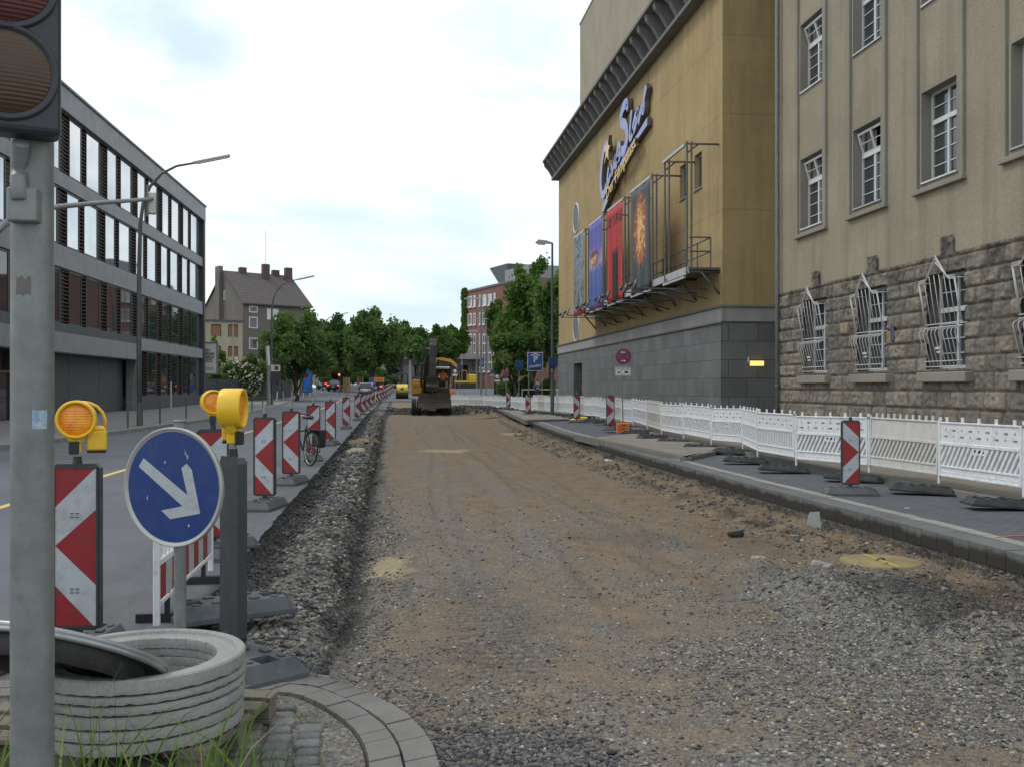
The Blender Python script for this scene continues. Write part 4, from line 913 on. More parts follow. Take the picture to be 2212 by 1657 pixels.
for (a, c) in (W1, W2):
    w = MB(off).bx(XF+.14, XF+.17, a, a+.07, 8.85, 10.15).bx(XF+.14, XF+.17, c-.07, c, 8.85, 10.15).bx(XF+.14, XF+.17, a+.07, c-.07, 8.85, 8.93).bx(XF+.14, XF+.17, a+.07, c-.07, 10.07, 10.15).build('window', m_steel, t)
    MB(off).bx(XF+.155, XF+.16, a+.07, c-.07, 8.9, 10.1).build('pane', m_glass, w)
    MB(off).bx(XF-.05, XF+.1, a-.05, c+.05, 8.80, 8.85).build('sill', m_band, t)
M = Mat('slate_slabs'); g = M.geo(); sp = M.sep(g); v = M.n('CombineXYZ', {0: M.math('ADD', sp[1], sp[0]), 1: sp[2], 2: 0.}).outputs[0]
br = M.n('TexBrick', {'Vector': v, 'Scale': 1., 'Mortar Size': .010, 'Brick Width': 1.05, 'Row Height': .625, 'Color1': (.12, .125, .125, 1), 'Color2': (.165, .17, .168, 1), 'Mortar': (.04, .04, .04, 1)}); br.offset = .37
c = M.mix(.5, br.outputs[0], M.ramp(M.noise(1.1, 6, .7, g), [(.3, .33), (.7, .67)]), 'OVERLAY'); c = M.mix(.3, c, M.ramp(M.noise(45, 4, .7, g), [(.3, .33), (.7, .67)]), 'OVERLAY')
m_slab = M.set(col=c, rough=.5, spec=.45, nrm=M.bump(M.math('MULTIPLY', br.outputs[1], -1.), .6, .01))
b = MB(off); wallgrid(b, lambda u, z, w: (XF-.05+w, u, z), [CY0-.05, CY1, dr[0], dr[1]], [0, 3.0, 3.8], hl, 2.2)
b.bx(XF-.05, 30, CY0-.05, CY0, 0, 3.8); b.bx(XF+1.9, XF+2, dr[0]-.1, dr[1]+.1, 0, 3.1); b.build('plinth', m_slab, t)
b = MB(off); b.bx(XF-.09, XF+.02, CY0-.09, CY1+.04, 3.8, 4.28); b.bx(XF+.02, 30, CY0-.09, CY0+.01, 3.8, 4.28); b.build('plinth_band', m_band, t, bevel=.01)
b = MB(off); b.bx(XF-.16, XF+.02, CY0-.16, CY1+.06, 4.28, 4.36); b.bx(XF+.02, 30, CY0-.16, CY0+.01, 4.28, 4.36); b.bx(XF-.12, XF-.052, CY0-.12, CY1, 3.74, 3.80); b.build('drip_ledge', m_conc_d, t, bevel=.01)
MB(off).bx(XF-.45, XF+.1, CY0-.1, CY1+.4, 15.5, 15.68).build('cornice_ledge', m_conc_d, t, bevel=.02)
MB(off).bx(XF-1.0, XF+.1, CY0-.2, CY1+.75, 16.75, 16.92).build('cornice_slab', m_conc_d, t, bevel=.02)
MB(off).bx(XF-.05, XF+.05, CY0-.05, CY1, 15.68, 16.75).build('cornice_back', m_conc_d, t)
n = 27
cb = None
for k in range(n):
    y = CY0+.3+(CY1-CY0+.2)*k/(n-1)
    c = MB(off).prism([(-.05, 15.68), (-.30, 15.68), (-.42, 15.9), (-.62, 16.25), (-.86, 16.5), (-.92, 16.75), (-.05, 16.75)], (XF, y, 0), (1, 0, 0), (0, 0, 1), (0, .3, 0)).build('corbel', m_conc_d, t)
b = MB(off); b.bx(12.3, 30, 28.2, onX(1253, 0, 12.3).y, 16.1, 25.3); b.build('upper_block', m_tower, t)
MB(off).bx(12.25, 30, 28.15, onX(1253, 0, 12.3).y+.05, 25.3, 25.4).build('parapet_cap', m_steel, t)
m_vent = pm('vent_grille', (.14, .15, .16), .7, .2, 4)
for zc in (11.84, 5.25):
    MR_ = Matrix.Translation((XF, rw, zc)) @ Matrix.Rotation(R(-90), 4, 'Y')
    w = MB(off).lathe([(.84, .0), (.84, .05), (.90, .06), (.93, .03), (.93, -.02)], 40, 0, MR_).build('round_window', m_wf, t)
    MB(off).lathe([(0, .03), (.85, .03)], 40, 0, MR_).build('pane', m_vent, w)
# lit wall lamp on the return wall
p = at(1633, 786, 1); dv = p-Vector((0, 0, H)); p = Vector((0, 0, H))+dv*((CY0-.05)/dv.y)
t = root('wall_lamp', 'lit yellow bulkhead lamp on the dark slate return wall', 'wall lamp', p)
M = Mat('lit_yellow'); wv = M.n('TexWave', {'Vector': M.obj(), 'Scale': 8.}, bands_direction='X').outputs['Fac']
m_lit = M.set(col=(.8, .6, .15), em=M.ramp(wv, [(.3, (.55, .33, .04)), (.7, (1., .85, .3))]), es=1.2)
b = MB(); b.bx(-.24, .24, -.14, -.02, -.08, .09); b.build('lamp_body', m_lit, t, bevel=.02); MB().bx(-.25, .25, -.03, 0, -.09, .10).build('back_plate', m_black, t)
MB().bx(-.30, -.26, -.04, 0, .06, .22).build('junction_box', m_wf, t)

# sign lettering on the ochre wall
t = root('cinema_sign', 'mounted cinema sign with lilac script, yellow star and yellow subtitle on ochre wall', 'sign', onX(1350, 330, XF)); off = Vector(t.location)
M = Mat('lilac_face'); m_lil = M.set(col=M.ramp(M.noise(2, 4, .6), [(.3, (.20, .24, .50)), (.7, (.27, .31, .60))]), rough=.4)
m_side = pm('sign_side', (.12, .11, .095), .6, .1); m_syel = pm('sign_yellow', (.78, .50, .10), .45, .08)
XS = XF-.27
def Z(px, py): return onX((2120+px/3.3125)/1.6564, (280+py/3.3125)/1.6564, XS)
def ribbon(pts, w, mat, name, dep=.22):
    P = [Z(*p) for p in pts]; P = [Vector((XS, q.y, q.z)) for q in P]
    # smooth
    for _ in range(2):
        Q = [P[0]]
        for a, c in zip(P, P[1:]): Q += [a.lerp(c, .25), a.lerp(c, .75)]
        P = Q+[P[-1]]
    L = []; Rr = []
    for i, p in enumerate(P):
        d = (P[min(i+1, len(P)-1)]-P[max(i-1, 0)]).normalized(); nn = Vector((0, -d.z, d.y)); L.append(p+nn*w/2); Rr.append(p-nn*w/2)
    b = MB(off); n = len(P); o2 = Vector((dep, 0, 0))
    b.strip(L, Rr, 0); b.strip([q+o2 for q in L], L, 1); b.strip(Rr, [q+o2 for q in Rr], 1)
    for e in (0, n-1): b.add([L[e], Rr[e], Rr[e]+o2, L[e]+o2], [(0, 1, 2, 3)], 1)
    return b.build(name, [mat, m_side], t)
S1 = [[(168, 850), (165, 785), (150, 800), (128, 880), (112, 990), (100, 1120), (95, 1260), (104, 1370), (125, 1400), (150, 1340), (163, 1270)],
      [(190, 1060), (180, 1130), (172, 1220), (176, 1262), (192, 1225), (212, 1140)], [(222, 1030), (226, 1090), (224, 1160), (243, 1080), (262, 950), (268, 930), (266, 1000), (264, 1070), (285, 1020)],
      [(283, 1000), (303, 950), (324, 830), (322, 775), (308, 790), (293, 860), (286, 930), (296, 985), (315, 960), (335, 890)],
      [(400, 375), (410, 315), (393, 297), (362, 345), (338, 430), (330, 510), (350, 545), (385, 550), (405, 610), (408, 700), (395, 790), (365, 875), (335, 870)],
      [(462, 385), (452, 480), (442, 600), (435, 700), (444, 730), (465, 690), (480, 620)], [(530, 440), (520, 400), (500, 470), (480, 560), (474, 640), (488, 640), (512, 560), (538, 340)],
      [(538, 545), (556, 450), (580, 340), (595, 420), (606, 350), (602, 260), (622, 160), (636, 90)]]
for s_, w, nm in zip(S1, (.42, .3, .28, .28, .5, .3, .3, .34), ('letter',)*8): ribbon(s_, w, m_lil, nm)
sw = [(105, 1545), (200, 1290), (350, 945), (520, 670), (640, 465), (640, 560), (545, 700), (360, 1010), (215, 1350), (115, 1605)]
def flat(pts, mat, name, dep=.2, xo=0):
    P = [Z(*p) for p in pts]; n = len(P); A = [Vector((XS+xo, q.y, q.z)) for q in P]; B = [q+Vector((dep, 0, 0)) for q in A]; b = MB(off)
    b.add(A+B, [tuple(range(n))], 0); b.add(A+B, [(i, n+i, n+(i+1) % n, (i+1) % n) for i in range(n)], 1); return b.build(name, [mat, m_side], t)
flat(sw, m_lil, 'underline', xo=.03)
flat([(213, 680), (204, 795), (228, 805), (209, 870), (212, 975), (186, 925), (160, 1035), (177, 890), (160, 825), (190, 800)], m_syel, 'star', xo=-.1)
a, c = Z(196, 1400), Z(552, 742); a.x = c.x = XS-.08; dv = c-a
text('Der Filmpalast', .80, frame_m(tuple((a+c)/2), dv, Vector((0, 0, 1))-dv.normalized()*dv.normalized().z), m_syel, t, 'subtitle', .08, fit=dv.length*.98, font_off=.012).data.transform(Matrix.Translation(-off))
me = bpy.data.objects['subtitle'].data; me.materials.append(m_side)
for q in me.polygons: q.material_index = 0 if abs(q.normal.x) > .8 else 1

# banners and their gantry
XB = 10.0
m_scaf = pm('gantry_steel', (.13, .135, .13), .55, .2, 6, metal=.3, dirt=((.2, .19, .17), .5)); m_alu = pm('banner_rail', (.42, .42, .41), .45, .1, metal=.4)
def yb(x): return onX(x, 0, XB).y
t = root('banner_gantry', 'grey steel gantry with walkway, railing and frames bracketed to the ochre wall', 'gantry', (XF, yb(1480), 5)); off = Vector(t.location); GA = t
ya, yz = yb(1483), yb(1238)
MB(off).bx(XB+.08, XF, ya, yz, 5.58, 5.66).build('walkway', m_scaf, t); MB(off).bx(XB+.06, XB+.1, ya, yz, 5.44, 5.7).build('toe_board', m_alu, t)
for z in (6.2, 6.68): MB(off).cyl((XF-.35, ya, z), (XF-.35, yz, z), .028, n=6).build('handrail', m_scaf, t)
for z in (6.2, 6.68): MB(off).cyl((XF-.35, ya, z), (XB+.1, ya, z), .028, n=6).build('handrail', m_scaf, t)
k = ya
while k < yz:
    MB(off).cyl((XF-.35, k, 5.66), (XF-.35, k, 6.7), .024, n=6).build('rail_post', m_scaf, t); k += 1.5
k = ya+.1
while k < yz+.2:
    b = MB(off); b.tube([(XF, k, 4.75), (XB+.5, k, 5.56)], .04, 6); b.build('bracket', m_scaf, t)
    MB(off).tube([(XF, k, 5.52), (XB, k, 5.52)], .04, 6).build('bracket_arm', m_scaf, t); k += 2.6
pairs = [(1241, 1262.5), (1274, 1301.5), (1313, 1346.5), (1363, 1405.5), (1433, 1479)]
for i, (x0, x1) in enumerate(pairs):
    y1_, y0_ = yb(x0), yb(x1); top = 9.86 if i == 4 else 9.72
    for y in ((y0_-.06,) if i < 4 else (y0_-.06, y1_)):
        for dx in (0, .16): MB(off).cyl((XB+.06+dx, y, 5.45), (XB+.06+dx, y, top+.12), .036, n=6).build('upright', m_scaf, t)
        b = MB(off); b.tube([(XB+.05, y, top+.05), (XF, y, top+.05)], .035, 6); b.build('top_brace', m_scaf, t)
        MB(off).tube([(XB+.1, y, top-.25), (XB+.45, y, top+.03)], .03, 6).build('knee_brace', m_scaf, t)
        MB(off).cyl((XB+.05, y, 5.52), (XF, y, 5.52), .03, n=6).build('foot_brace', m_scaf, t)
    MB(off).bx(XB-.03, XB+.05, y0_-.02, y1_+.05, top-.03, top+.07).build('banner_rail', m_alu, t)
    MB(off).bx(XB-.03, XB+.03, y0_, y1_, 5.30, 5.38).build('bottom_rail', m_alu, t)
def ban_mat(name, kind, z0, z1, y0, y1):
    M = Mat(name); g = M.geo(); s_ = M.sep(g); w = M.math('DIVIDE', M.math('SUBTRACT', s_[2], z0), z1-z0); u = M.math('DIVIDE', M.math('SUBTRACT', s_[1], y0), y1-y0)
    n = M.noise(1.6, 6, .65, g, 1.2); n2 = M.noise(4., 5, .7, g, .8)
    if kind == 0: c = M.mix(M.ramp(n, [(.42, 0.), (.62, 1.)]), M.ramp(w, [(0, (.03, .035, .04)), (.45, (.16, .18, .2)), (1, (.03, .06, .09))]), (.28, .33, .36)); c = M.mix(M.ramp(w, [(.07, 1.), (.075, 0.)]), c, (.45, .03, .03))
    if kind == 1: c = M.ramp(M.math('ADD', w, M.math('MULTIPLY', M.math('SUBTRACT', n, .5), .5)), [(0, (.30, .03, .12)), (.06, (.05, .10, .32)), (.45, (.08, .14, .38)), (.52, (.42, .30, .42)), (.7, (.12, .12, .42)), (1, (.10, .10, .38))])
    if kind == 2:
        dd = M.math('ABSOLUTE', M.math('ADD', M.math('SUBTRACT', u, .45), M.math('MULTIPLY', M.math('SUBTRACT', n, .5), .3)))
        k = M.math('MULTIPLY', M.ramp(dd, [(.20, 1.), (.27, 0.)]), M.ramp(w, [(.50, 1.), (.58, 0.)])); c = M.mix(k, M.mix(M.ramp(n2, [(.3, 0.), (.7, .5)]), (.42, .03, .035), (.62, .09, .08)), (.04, .012, .012))
        k2 = M.math('MULTIPLY', M.ramp(w, [(.80, 0.), (.805, 1.), (.91, 1.), (.915, 0.)]), M.ramp(n2, [(.44, 0.), (.5, .85)])); c = M.mix(k2, c, (.05, .012, .012))
    if kind == 3:
        du = M.math('MULTIPLY', M.math('SUBTRACT', u, .5), 1.1); dw = M.math('SUBTRACT', w, .58); rr = M.math('ADD', M.math('MULTIPLY', du, du), M.math('MULTIPLY', M.math('MULTIPLY', dw, dw), 1.0))
        f = M.math('ADD', M.math('MULTIPLY', rr, 3.2), M.math('MULTIPLY', M.math('SUBTRACT', n2, .5), 1.7))
        c = M.ramp(f, [(0, (.75, .5, .22)), (.12, (.55, .20, .05)), (.28, (.30, .08, .03)), (.45, (.06, .07, .07)), (.8, (.045, .055, .06))])
    return M.set(col=c, rough=.7, nrm=M.bump(M.noise(2.2, 3, .5, M.map((1, 1, .08), src=g)), .6, .06))
blab = ['dark grey-blue film banner, farthest left, with a red bottom strip', 'blue and violet film banner with a red and yellow title', 'red film banner with a dark standing figure', 'dark film banner with orange flames, nearest to the empty frame']
for i, (x0, x1) in enumerate(pairs[:4]):
    y1_, y0_ = yb(x0), yb(x1); z0, z1 = 5.36, 9.7; b = MB(); n = 26; m_ = 14; b.off = Vector((XB, y0_, z0))
    g = [[None]*(m_+1) for _ in range(n+1)]; vs = []
    for a in range(n+1):
        for c in range(m_+1):
            u = a/n; w = c/m_; sway = .03*math.sin(u*17+i)*(.4+.6*(1-w))+.02*math.sin(u*31+2*i)*(i == 2)*2
            pinch = (1-w)*w*.12*(1 if i == 2 else .25)
            vs.append((XB-.02+sway, y0_+(y1_-y0_)*(u+(0.5-u)*pinch), z0+(z1-z0)*w))
    b.add(vs, [(a*(m_+1)+c, a*(m_+1)+c+1, (a+1)*(m_+1)+c+1, (a+1)*(m_+1)+c) for a in range(n) for c in range(m_)], 0, True)
    o = b.build('film_banner', ban_mat('banner_print', i, z0, z1, y0_, y1_)); so_ = o.modifiers.new('cloth', 'SOLIDIFY'); so_.thickness = .006
    tag(o, blab[i], 'banner', 'film banners on the gantry')
    if i == 1:
        ym = (y0_+y1_)/2
        for s_, zz, mm, wd in (('film', 8.1, m_red, 1.3), ('show', 7.75, m_syel, 1.4)):
            tx = text(s_.upper(), .5, frame_m((XB-.10, ym+.1, zz), (0, -1, .1), (0, .1, 1)), mm, o, 'title', .01, fit=wd); tx.data.transform(Matrix.Translation(-Vector(o.location)))
# floodlights on outrigger arms
fl = None
for i, (x, d) in enumerate(((1369, 35.1), (1348, 36.7), (1309, 39.8), (1292, 41.3), (1267, 43.7), (1251, 45.4), (1225, 48.5), (1214, 50.0))):
    y = onX(x, 0, 8.5).y
    if fl is None:
        t = root('floodlight', 'black floodlight on a thin arm reaching out below the banner gantry', 'floodlight', (8.5, y, 5.05), group='floodlights below the gantry')
        MB().cyl((0, 0, 0), (2.7, 0, 0), .022, n=6).build('arm', m_scaf, t); MB().tube([(1.3, 0, 0), (2.69, 0, -.35)], .02, 6).build('strut', m_scaf, t)
        b = MB(); MX = Matrix.Rotation(R(28), 4, 'Y'); b.frust((0, 0, 0), (.16, .40), (.10, .26), -.0, .12, M=Matrix.Translation((-.05, 0, .12)) @ Matrix.Rotation(R(-62), 4, 'Y')); b.box((-.0, 0, .16), (.04, .40, .36), M=Matrix.Rotation(R(18), 4, 'Y')); b.build('lamp_body', m_black, t, bevel=.015)
        MB().box((.0, 0, .02), (.06, .3, .04)).build('yoke', m_black, t); fl = t
    else: copy_tree(fl, loc=(8.5, y, 5.05), rz=R((i % 3-1)*5))
# ================= left office, houses behind, street lamps =================
LO = Vector((-15.3, 84.5, 0)); ls = Vector((-.0231, -.9997, 0)); ln = Vector((.9997, -.0231, 0))
m_fib = pm('fibre_cement_panel', (.235, .24, .25), .55, .07, 1.2, .05, 60, spec=.4)
m_fibd = pm('dark_cladding', (.05, .053, .058), .5, .12, 1.5, .05, 60)
m_cap = pm('roof_edge_metal', (.10, .10, .105), .5, .1)
m_louv = pm('brown_louvre', (.035, .015, .011), .5, .3); m_slat = pm('louvre_slat', (.12, .095, .08), .5, .2)
M = Mat('office_glass'); nz = M.noise(.22, 3, .5, M.geo())
m_og = M.set(col=M.ramp(nz, [(.35, (.40, .44, .46)), (.65, (.60, .64, .66))]), metal=.8, rough=.03, spec=.9)
m_ogb = glass('office_glass_blind', (.45, .48, .5), metal=.6, blind=(.6, .61, .61))
m_ogd = glass('office_glass_low', (.055, .06, .065), rough=.03, metal=.4)
t = root('office_building', 'dark grey four-storey office with long window bands and brown louvres on the left', 'building', LO, math.atan2(-.0231, .9997)); LB = t
L = 58.0
def lx(b, s0, s1, n0, n1, z0, z1): return b.bx(n0, n1, -s1, -s0, z0, z1)
b = MB(); lx(b, 0, L, -14, -.9, 0, 16.25); b.build('core_wall', m_fibd, t)
# fascia panels
def band(z0, z1, n, w, name, s0=0, s1=L):
    s = s0
    while s < s1-.1:
        e = min(s+w, s1); MBx = lx(MB(), s+.008, e-.008, -.9, n, z0, z1); MBx.build(name, m_fib, t); s = e
band(15.2, 16.35, .12, 5.0, 'fascia_panel'); lx(MB(), -.06, L, -.95, .2, 16.35, 16.47).build('roof_edge', m_cap, t)
band(11.4, 12.1, .0, 5.0, 'spandrel_panel'); band(7.45, 8.5, .0, 5.0, 'spandrel_panel', 0, L); band(3.9, 4.65, .0, 5.0, 'spandrel_panel', 0, 20)
lx(MB(), .0, .55, -.9, .1, 0, 15.2).build('corner_pier', m_fibd, t); lx(MB(), .55, 2.2, -.9, -.25, 0, 15.2).build('end_panel', m_fibd, t)
lx(MB(), 0, 20, -.9, -.02, 0, .96).build('base_wall', m_fibd, t)
for z0, z1 in ((12.1, 15.2), (8.5, 11.4), (4.65, 7.45), (.96, 3.9)):
    lx(MB(), 2.2, 20 if z0 < 1 else L, -.9, -.42, z0, z1).build('window_backing', m_dark, t)
    for zz in (z0, z1-.07): lx(MB(), 2.2, 20 if z0 < 1 else L, -.3, -.08, zz, zz+.07).build('window_rail', m_fibd, t)
proto = {}
def winL(s0, s1, z0, z1, mat, key):
    h = z1-z0-.14; w = s1-s0
    if key not in proto:
        o = MB().bx(-.16, -.08, 0, w, 0, .06).bx(-.16, -.08, 0, w, h-.06, h).bx(-.16, -.08, 0, .06, .06, h-.06).bx(-.16, -.08, w-.06, w, .06, h-.06).build('window', m_fibd, t)
        MB().bx(-.12, -.11, .05, w-.05, .05, h-.05).build('pane', mat, o); proto[key] = o
    else: o = copy_tree(proto[key], t)
    o.location = (0, -s1, z0+.07); return o
def louv(s0, s1, z0, z1, key):
    h = z1-z0-.14; w = s1-s0
    if key not in proto:
        o = MB().bx(-.34, -.28, 0, w, 0, h).bx(-.28, -.10, 0, .03, 0, h).bx(-.28, -.10, w-.03, w, 0, h).build('louvre', m_louv, t); b = MB()
        k = .1
        while k < h-.05: b.add([(-.20, .03, k), (-.20, w-.03, k), (-.11, w-.03, k+.02), (-.11, .03, k+.02), (-.20, .03, k-.015), (-.20, w-.03, k-.015), (-.11, w-.03, k), (-.11, .03, k)], [(0, 3, 2, 1), (4, 5, 6, 7), (2, 3, 7, 6)], 0); k += .19
        b.build('slats', m_slat, o); proto[key] = o
    else: o = copy_tree(proto[key], t)
    o.location = (0, -s1, z0+.07); return o
r = random.Random(2)
for fi, (z0, z1) in enumerate(((12.1, 15.2), (8.5, 11.4), (4.65, 7.45), (.96, 3.9))):
    for k in range(10):
        sk = 4.9+6.2*k; sh_ = [0, .35, 0, .35][fi]
        parts = [('w', 0, 2.25), ('l', 2.25, 3.0), ('w', 3.0, 4.85), ('l', 4.85, 6.2)]
        for ty, a, c in parts:
            # s measured from the far corner; modules run towards the near end
            s0, s1 = sk+a-2.6+sh_, sk+c-2.6+sh_
            if fi == 3 and s1 > 19.6: continue
            if s1 > L: continue
            bl_ = r.random() < .35 and fi < 2
            if ty == 'w': winL(s0, s1, z0, z1, (m_ogb if bl_ else m_og) if fi < 2 else m_ogd, ('w', fi > 2, round(c-a, 2), z1-z0, bl_, fi > 1))
            else: louv(s0, s1, z0, z1, ('l', round(c-a, 2), z1-z0))
# entrance zone nearer the camera
band(3.25, 4.2, .35, 3.1, 'canopy_panel', 20.2, L); lx(MB(), 20, L, -.9, .1, 4.2, 4.65).build('dark_band', m_fibd, t)
lx(MB(), 20, L, -.9, .33, 3.2, 3.25).build('soffit', m_fibd, t)
MB().prism([(.3, 3.25), (.3, 4.3), (-.6, 4.3), (-.6, 0), (-.35, 0), (.0, 3.2)], (0, -20.2, 0), (1, 0, 0), (0, 0, 1), (0, .2, 0)).build('slanted_fin', m_fib, t)
MB().prism([(-19.4, 0), (-20.15, 0), (-19.9, 4.2), (-19.4, 4.2)], (.02, 0, 0), (0, 1, 0), (0, 0, 1), (-.3, 0, 0)).build('slanted_fin', m_fib, t)
for s0, s1 in ((20.4, 25), (25.05, 30), (30.05, 35)): lx(MB(), s0, s1, -.9, -.75, 0, 3.2).build('entrance_wall_panel', m_fibd, t)
for k in range(8):
    s0 = 35.2+k*2.6
    w = lx(lx(MB(), s0, s0+.1, -.9, -.55, 0, 3.2), s0, s0+2.6, -.9, -.55, 2.2, 2.3).build('shopfront_frame', m_fibd, t); lx(MB(), s0+.1, s0+2.6, -.7, -.68, 0, 2.2).build('pane', m_ogd, w)
lx(MB(), 5, 6.0, .01, .015, 6, 6.01)

# ---------- street lamps ----------
m_lamp = pm('lamp_post_paint', (.10, .105, .10), .6, .15, 3, dirt=((.07, .07, .065), .5)); m_lampg = pm('lamp_post_grey', (.17, .18, .165), .6, .12, 3)
m_head = pm('lamp_head', (.42, .44, .45), .5, .06); m_diff = pm('lamp_diffuser', (.62, .60, .58), .3, .04)
def curved_lamp(label, loc, rz=0):
    t = root('street_lamp', label, 'street lamp', loc, rz, 'curved street lamps along the left pavement')
    zt = 8.7; pts = [(0, 0, 0), (-.03, 0, 3), (-.02, 0, 6), (.02, 0, 7.6), (.12, 0, 8.4), (.38, 0, 9.05), (.8, 0, 9.55), (1.35, 0, 9.85), (2.0, 0, 9.98)]
    MB().tube(pts, [.10, .09, .08, .07, .062, .055, .05, .045, .04], 10).build('post', m_lamp, t)
    MB().cyl((0, 0, 0), (0, 0, .9), .115, .105, n=12).build('post_base', m_lamp, t)
    Mx = Matrix.Translation((1.95, 0, 9.97)) @ Matrix.Rotation(R(-13), 4, 'Y')
    h = MB().bx(0, 1.42, -.09, .09, -.03, .06, M=Mx).build('lamp_head', m_head, t, bevel=.02); MB().bx(.15, 1.36, -.07, .07, -.06, -.03, M=Mx).build('diffuser', m_diff, h)
    return t
p = at(302, HZ, 37.7); c1 = curved_lamp('tall curved street lamp nearest the camera at left, by the dark office', (p.x, p.y, .12))
p = at(587, HZ, 79); copy_tree(c1, label='curved street lamp in front of the grey gabled house', loc=(p.x, p.y, .12))
p = at(697, HZ, 131); copy_tree(c1, label='distant curved street lamp rising out of the trees', loc=(p.x, p.y, GZ(p.y)+.05))
t = root('sign_post', 'weathered post with small bus stop plates beside the second street lamp', 'post', at(580, HZ, 77).to_2d().to_3d()+Vector((0, 0, .12)))
MB().cyl((0, 0, 0), (0, 0, 3.1), .13, .13, n=12).build('post', m_tube, t, bevel=0)
w = MB().box((.55, -.1, 2.9), (.7, .05, .5)).build('plate', m_wf, t); w2 = MB().box((.55, -.1, 2.2), (.7, .05, .8)).build('timetable', m_fibd, t); MB().cyl((0, 0, 3.1), (-.1, 0, 4.6), .15, .14).build('cap', m_wf, t)
MB().box((.62, -.13, 2.9), (.3, .01, .3)).build('mark', m_red, w)

# mast arm with a signal head reaching in from the left
t = root('signal_mast', 'grey mast arm curving in from the left with a white-backed signal box at its end', 'signal mast', (at(-60, HZ, 24).x, at(-60, HZ, 24).y, .12)); off = Vector(t.location)
b = MB(off); b.tube([(off.x, off.y, .12)] + [at(*q) for q in ((-60, 640, 24), (-45, 560, 24), (-18, 512, 24.2), (10, 485, 24.6), (40, 468, 25.3), (80, 455, 26.2), (130, 447, 27.6), (230, 438, 31), (333, 430.5, 34.5))], [.12, .11, .1, .095, .09, .085, .08, .075, .07, .065, .06], 10)
b.build('arm', m_galv, t)
c = at(324, 437, 34.4); Mx = Matrix.Translation(c) @ Matrix.Rotation(-PSI+R(20), 4, 'Z')
h = MB(off).box((.05, 0, -.05), (.30, .26, .74), M=Mx).build('signal_box', m_plb, t, bevel=.03); MB(off).cyl((-.09, -.17, -.55), (-.09, -.17, .55), .03, n=8, M=Mx).build('mounting_tube', m_galv, t)

# ---------- grey gabled house ----------
m_render = plaster('grey_render', (.165, .15, .132), .3, .4); m_cream = plaster('cream_render', (.46, .41, .30), .25, .3)
M = Mat('clay_roof_tiles'); g = M.obj(); w = M.n('TexWave', {'Vector': g, 'Scale': 1.5}, bands_direction='Z').outputs['Fac']
m_tile = M.set(col=M.mix(M.ramp(w, [(.3, .0), (.7, .6)]), M.ramp(M.noise(2.5, 5, .7), [(.3, (.075, .065, .062)), (.7, (.12, .10, .095))]), (.07, .055, .05)), rough=.9, nrm=M.bump(w, .5, .05))
m_brickch = pm('chimney_brick', (.10, .065, .06), .9, .2, 8)
k = 1.12; A = at(525, HZ, 100*k); Bp = at(443, HZ, 108*k); C = at(671, HZ, 105*k); A.z = Bp.z = C.z = 0
ze = H+182*100*k/2150; zr = 15.0
t = root('gabled_house', 'grey rendered gabled house with dark tiled roof and several chimneys', 'house', A); off = Vector(t.location); GH = t
D_ = Bp + C - A; mAB = (A+Bp)/2; mCD = (C+D_)/2; up = Vector((0, 0, 1))
b = MB(off); b.add([A, Bp, Bp+up*ze, mAB+up*(zr-.15), A+up*ze], [(0, 4, 3, 2, 1)]); b.add([A, C, C+up*ze, A+up*ze], [(0, 1, 2, 3)]); b.add([C, D_, D_+up*ze, mCD+up*(zr-.15), C+up*ze], [(0, 1, 2, 3, 4)]); b.add([Bp, D_, D_+up*ze, Bp+up*ze], [(0, 3, 2, 1)])
b.build('wall', m_render, t)
ac = (C-A).normalized(); ab = (Bp-A).normalized(); b = MB(off); e1 = .35
for s_, base in ((1, A), (-1, Bp)):
    o0 = base - ab*s_*e1*1.0 - ac*.15; sl = (zr-ze)/((Bp-A).length/2); P = [o0+up*(ze-e1*sl), o0+ac*((C-A).length+.3)+up*(ze-e1*sl), mCD+ac*.15+up*zr, mAB-ac*.15+up*zr]
    b.add(P+[q+up*.18 for q in P], [(0, 3, 2, 1), (4, 5, 6, 7), (0, 1, 5, 4), (1, 2, 6, 5), (2, 3, 7, 6), (3, 0, 4, 7)])
rf = b.build('roof', m_tile, t)
MH_ = Matrix(((ac.x, -ab.x*-1, 0, 0), (ac.y, ab.y, 0, 0), (0, 0, 1, 0), (0, 0, 0, 1)))
def hp(ta, tb, z): return A+(C-A)*ta+(Bp-A)*tb+up*z
def hbox(b, c, d): # box aligned with the house
    vs = [c+ac*sx*d[0]/2+ab*sy*d[1]/2+up*sz*d[2]/2 for sz in (-1, 1) for sx, sy in ((-1, -1), (1, -1), (1, 1), (-1, 1))]
    return b.add(vs, [(0, 3, 2, 1), (4, 5, 6, 7), (0, 1, 5, 4), (1, 2, 6, 5), (2, 3, 7, 6), (3, 0, 4, 7)])
for ta, tb, z, h in ((.28, .5, zr+.1, 1.2), (.58, .42, zr-.1, 2.6), (.78, .5, zr, 1.4), (.93, .42, zr-.3, 2.6)): hbox(MB(off), hp(ta, tb, z), (.8, .7, h)).build('chimney', m_brickch, rf)
hbox(MB(off), hp(-.03, .56, 6.9), (.5, 1.2, 17.6)).build('chimney_stack', m_render, t)
MB(off).cyl(hp(.58, .42, zr+1), hp(.58, .42, zr+5.2), .03, n=6).build('antenna', m_steel, rf)
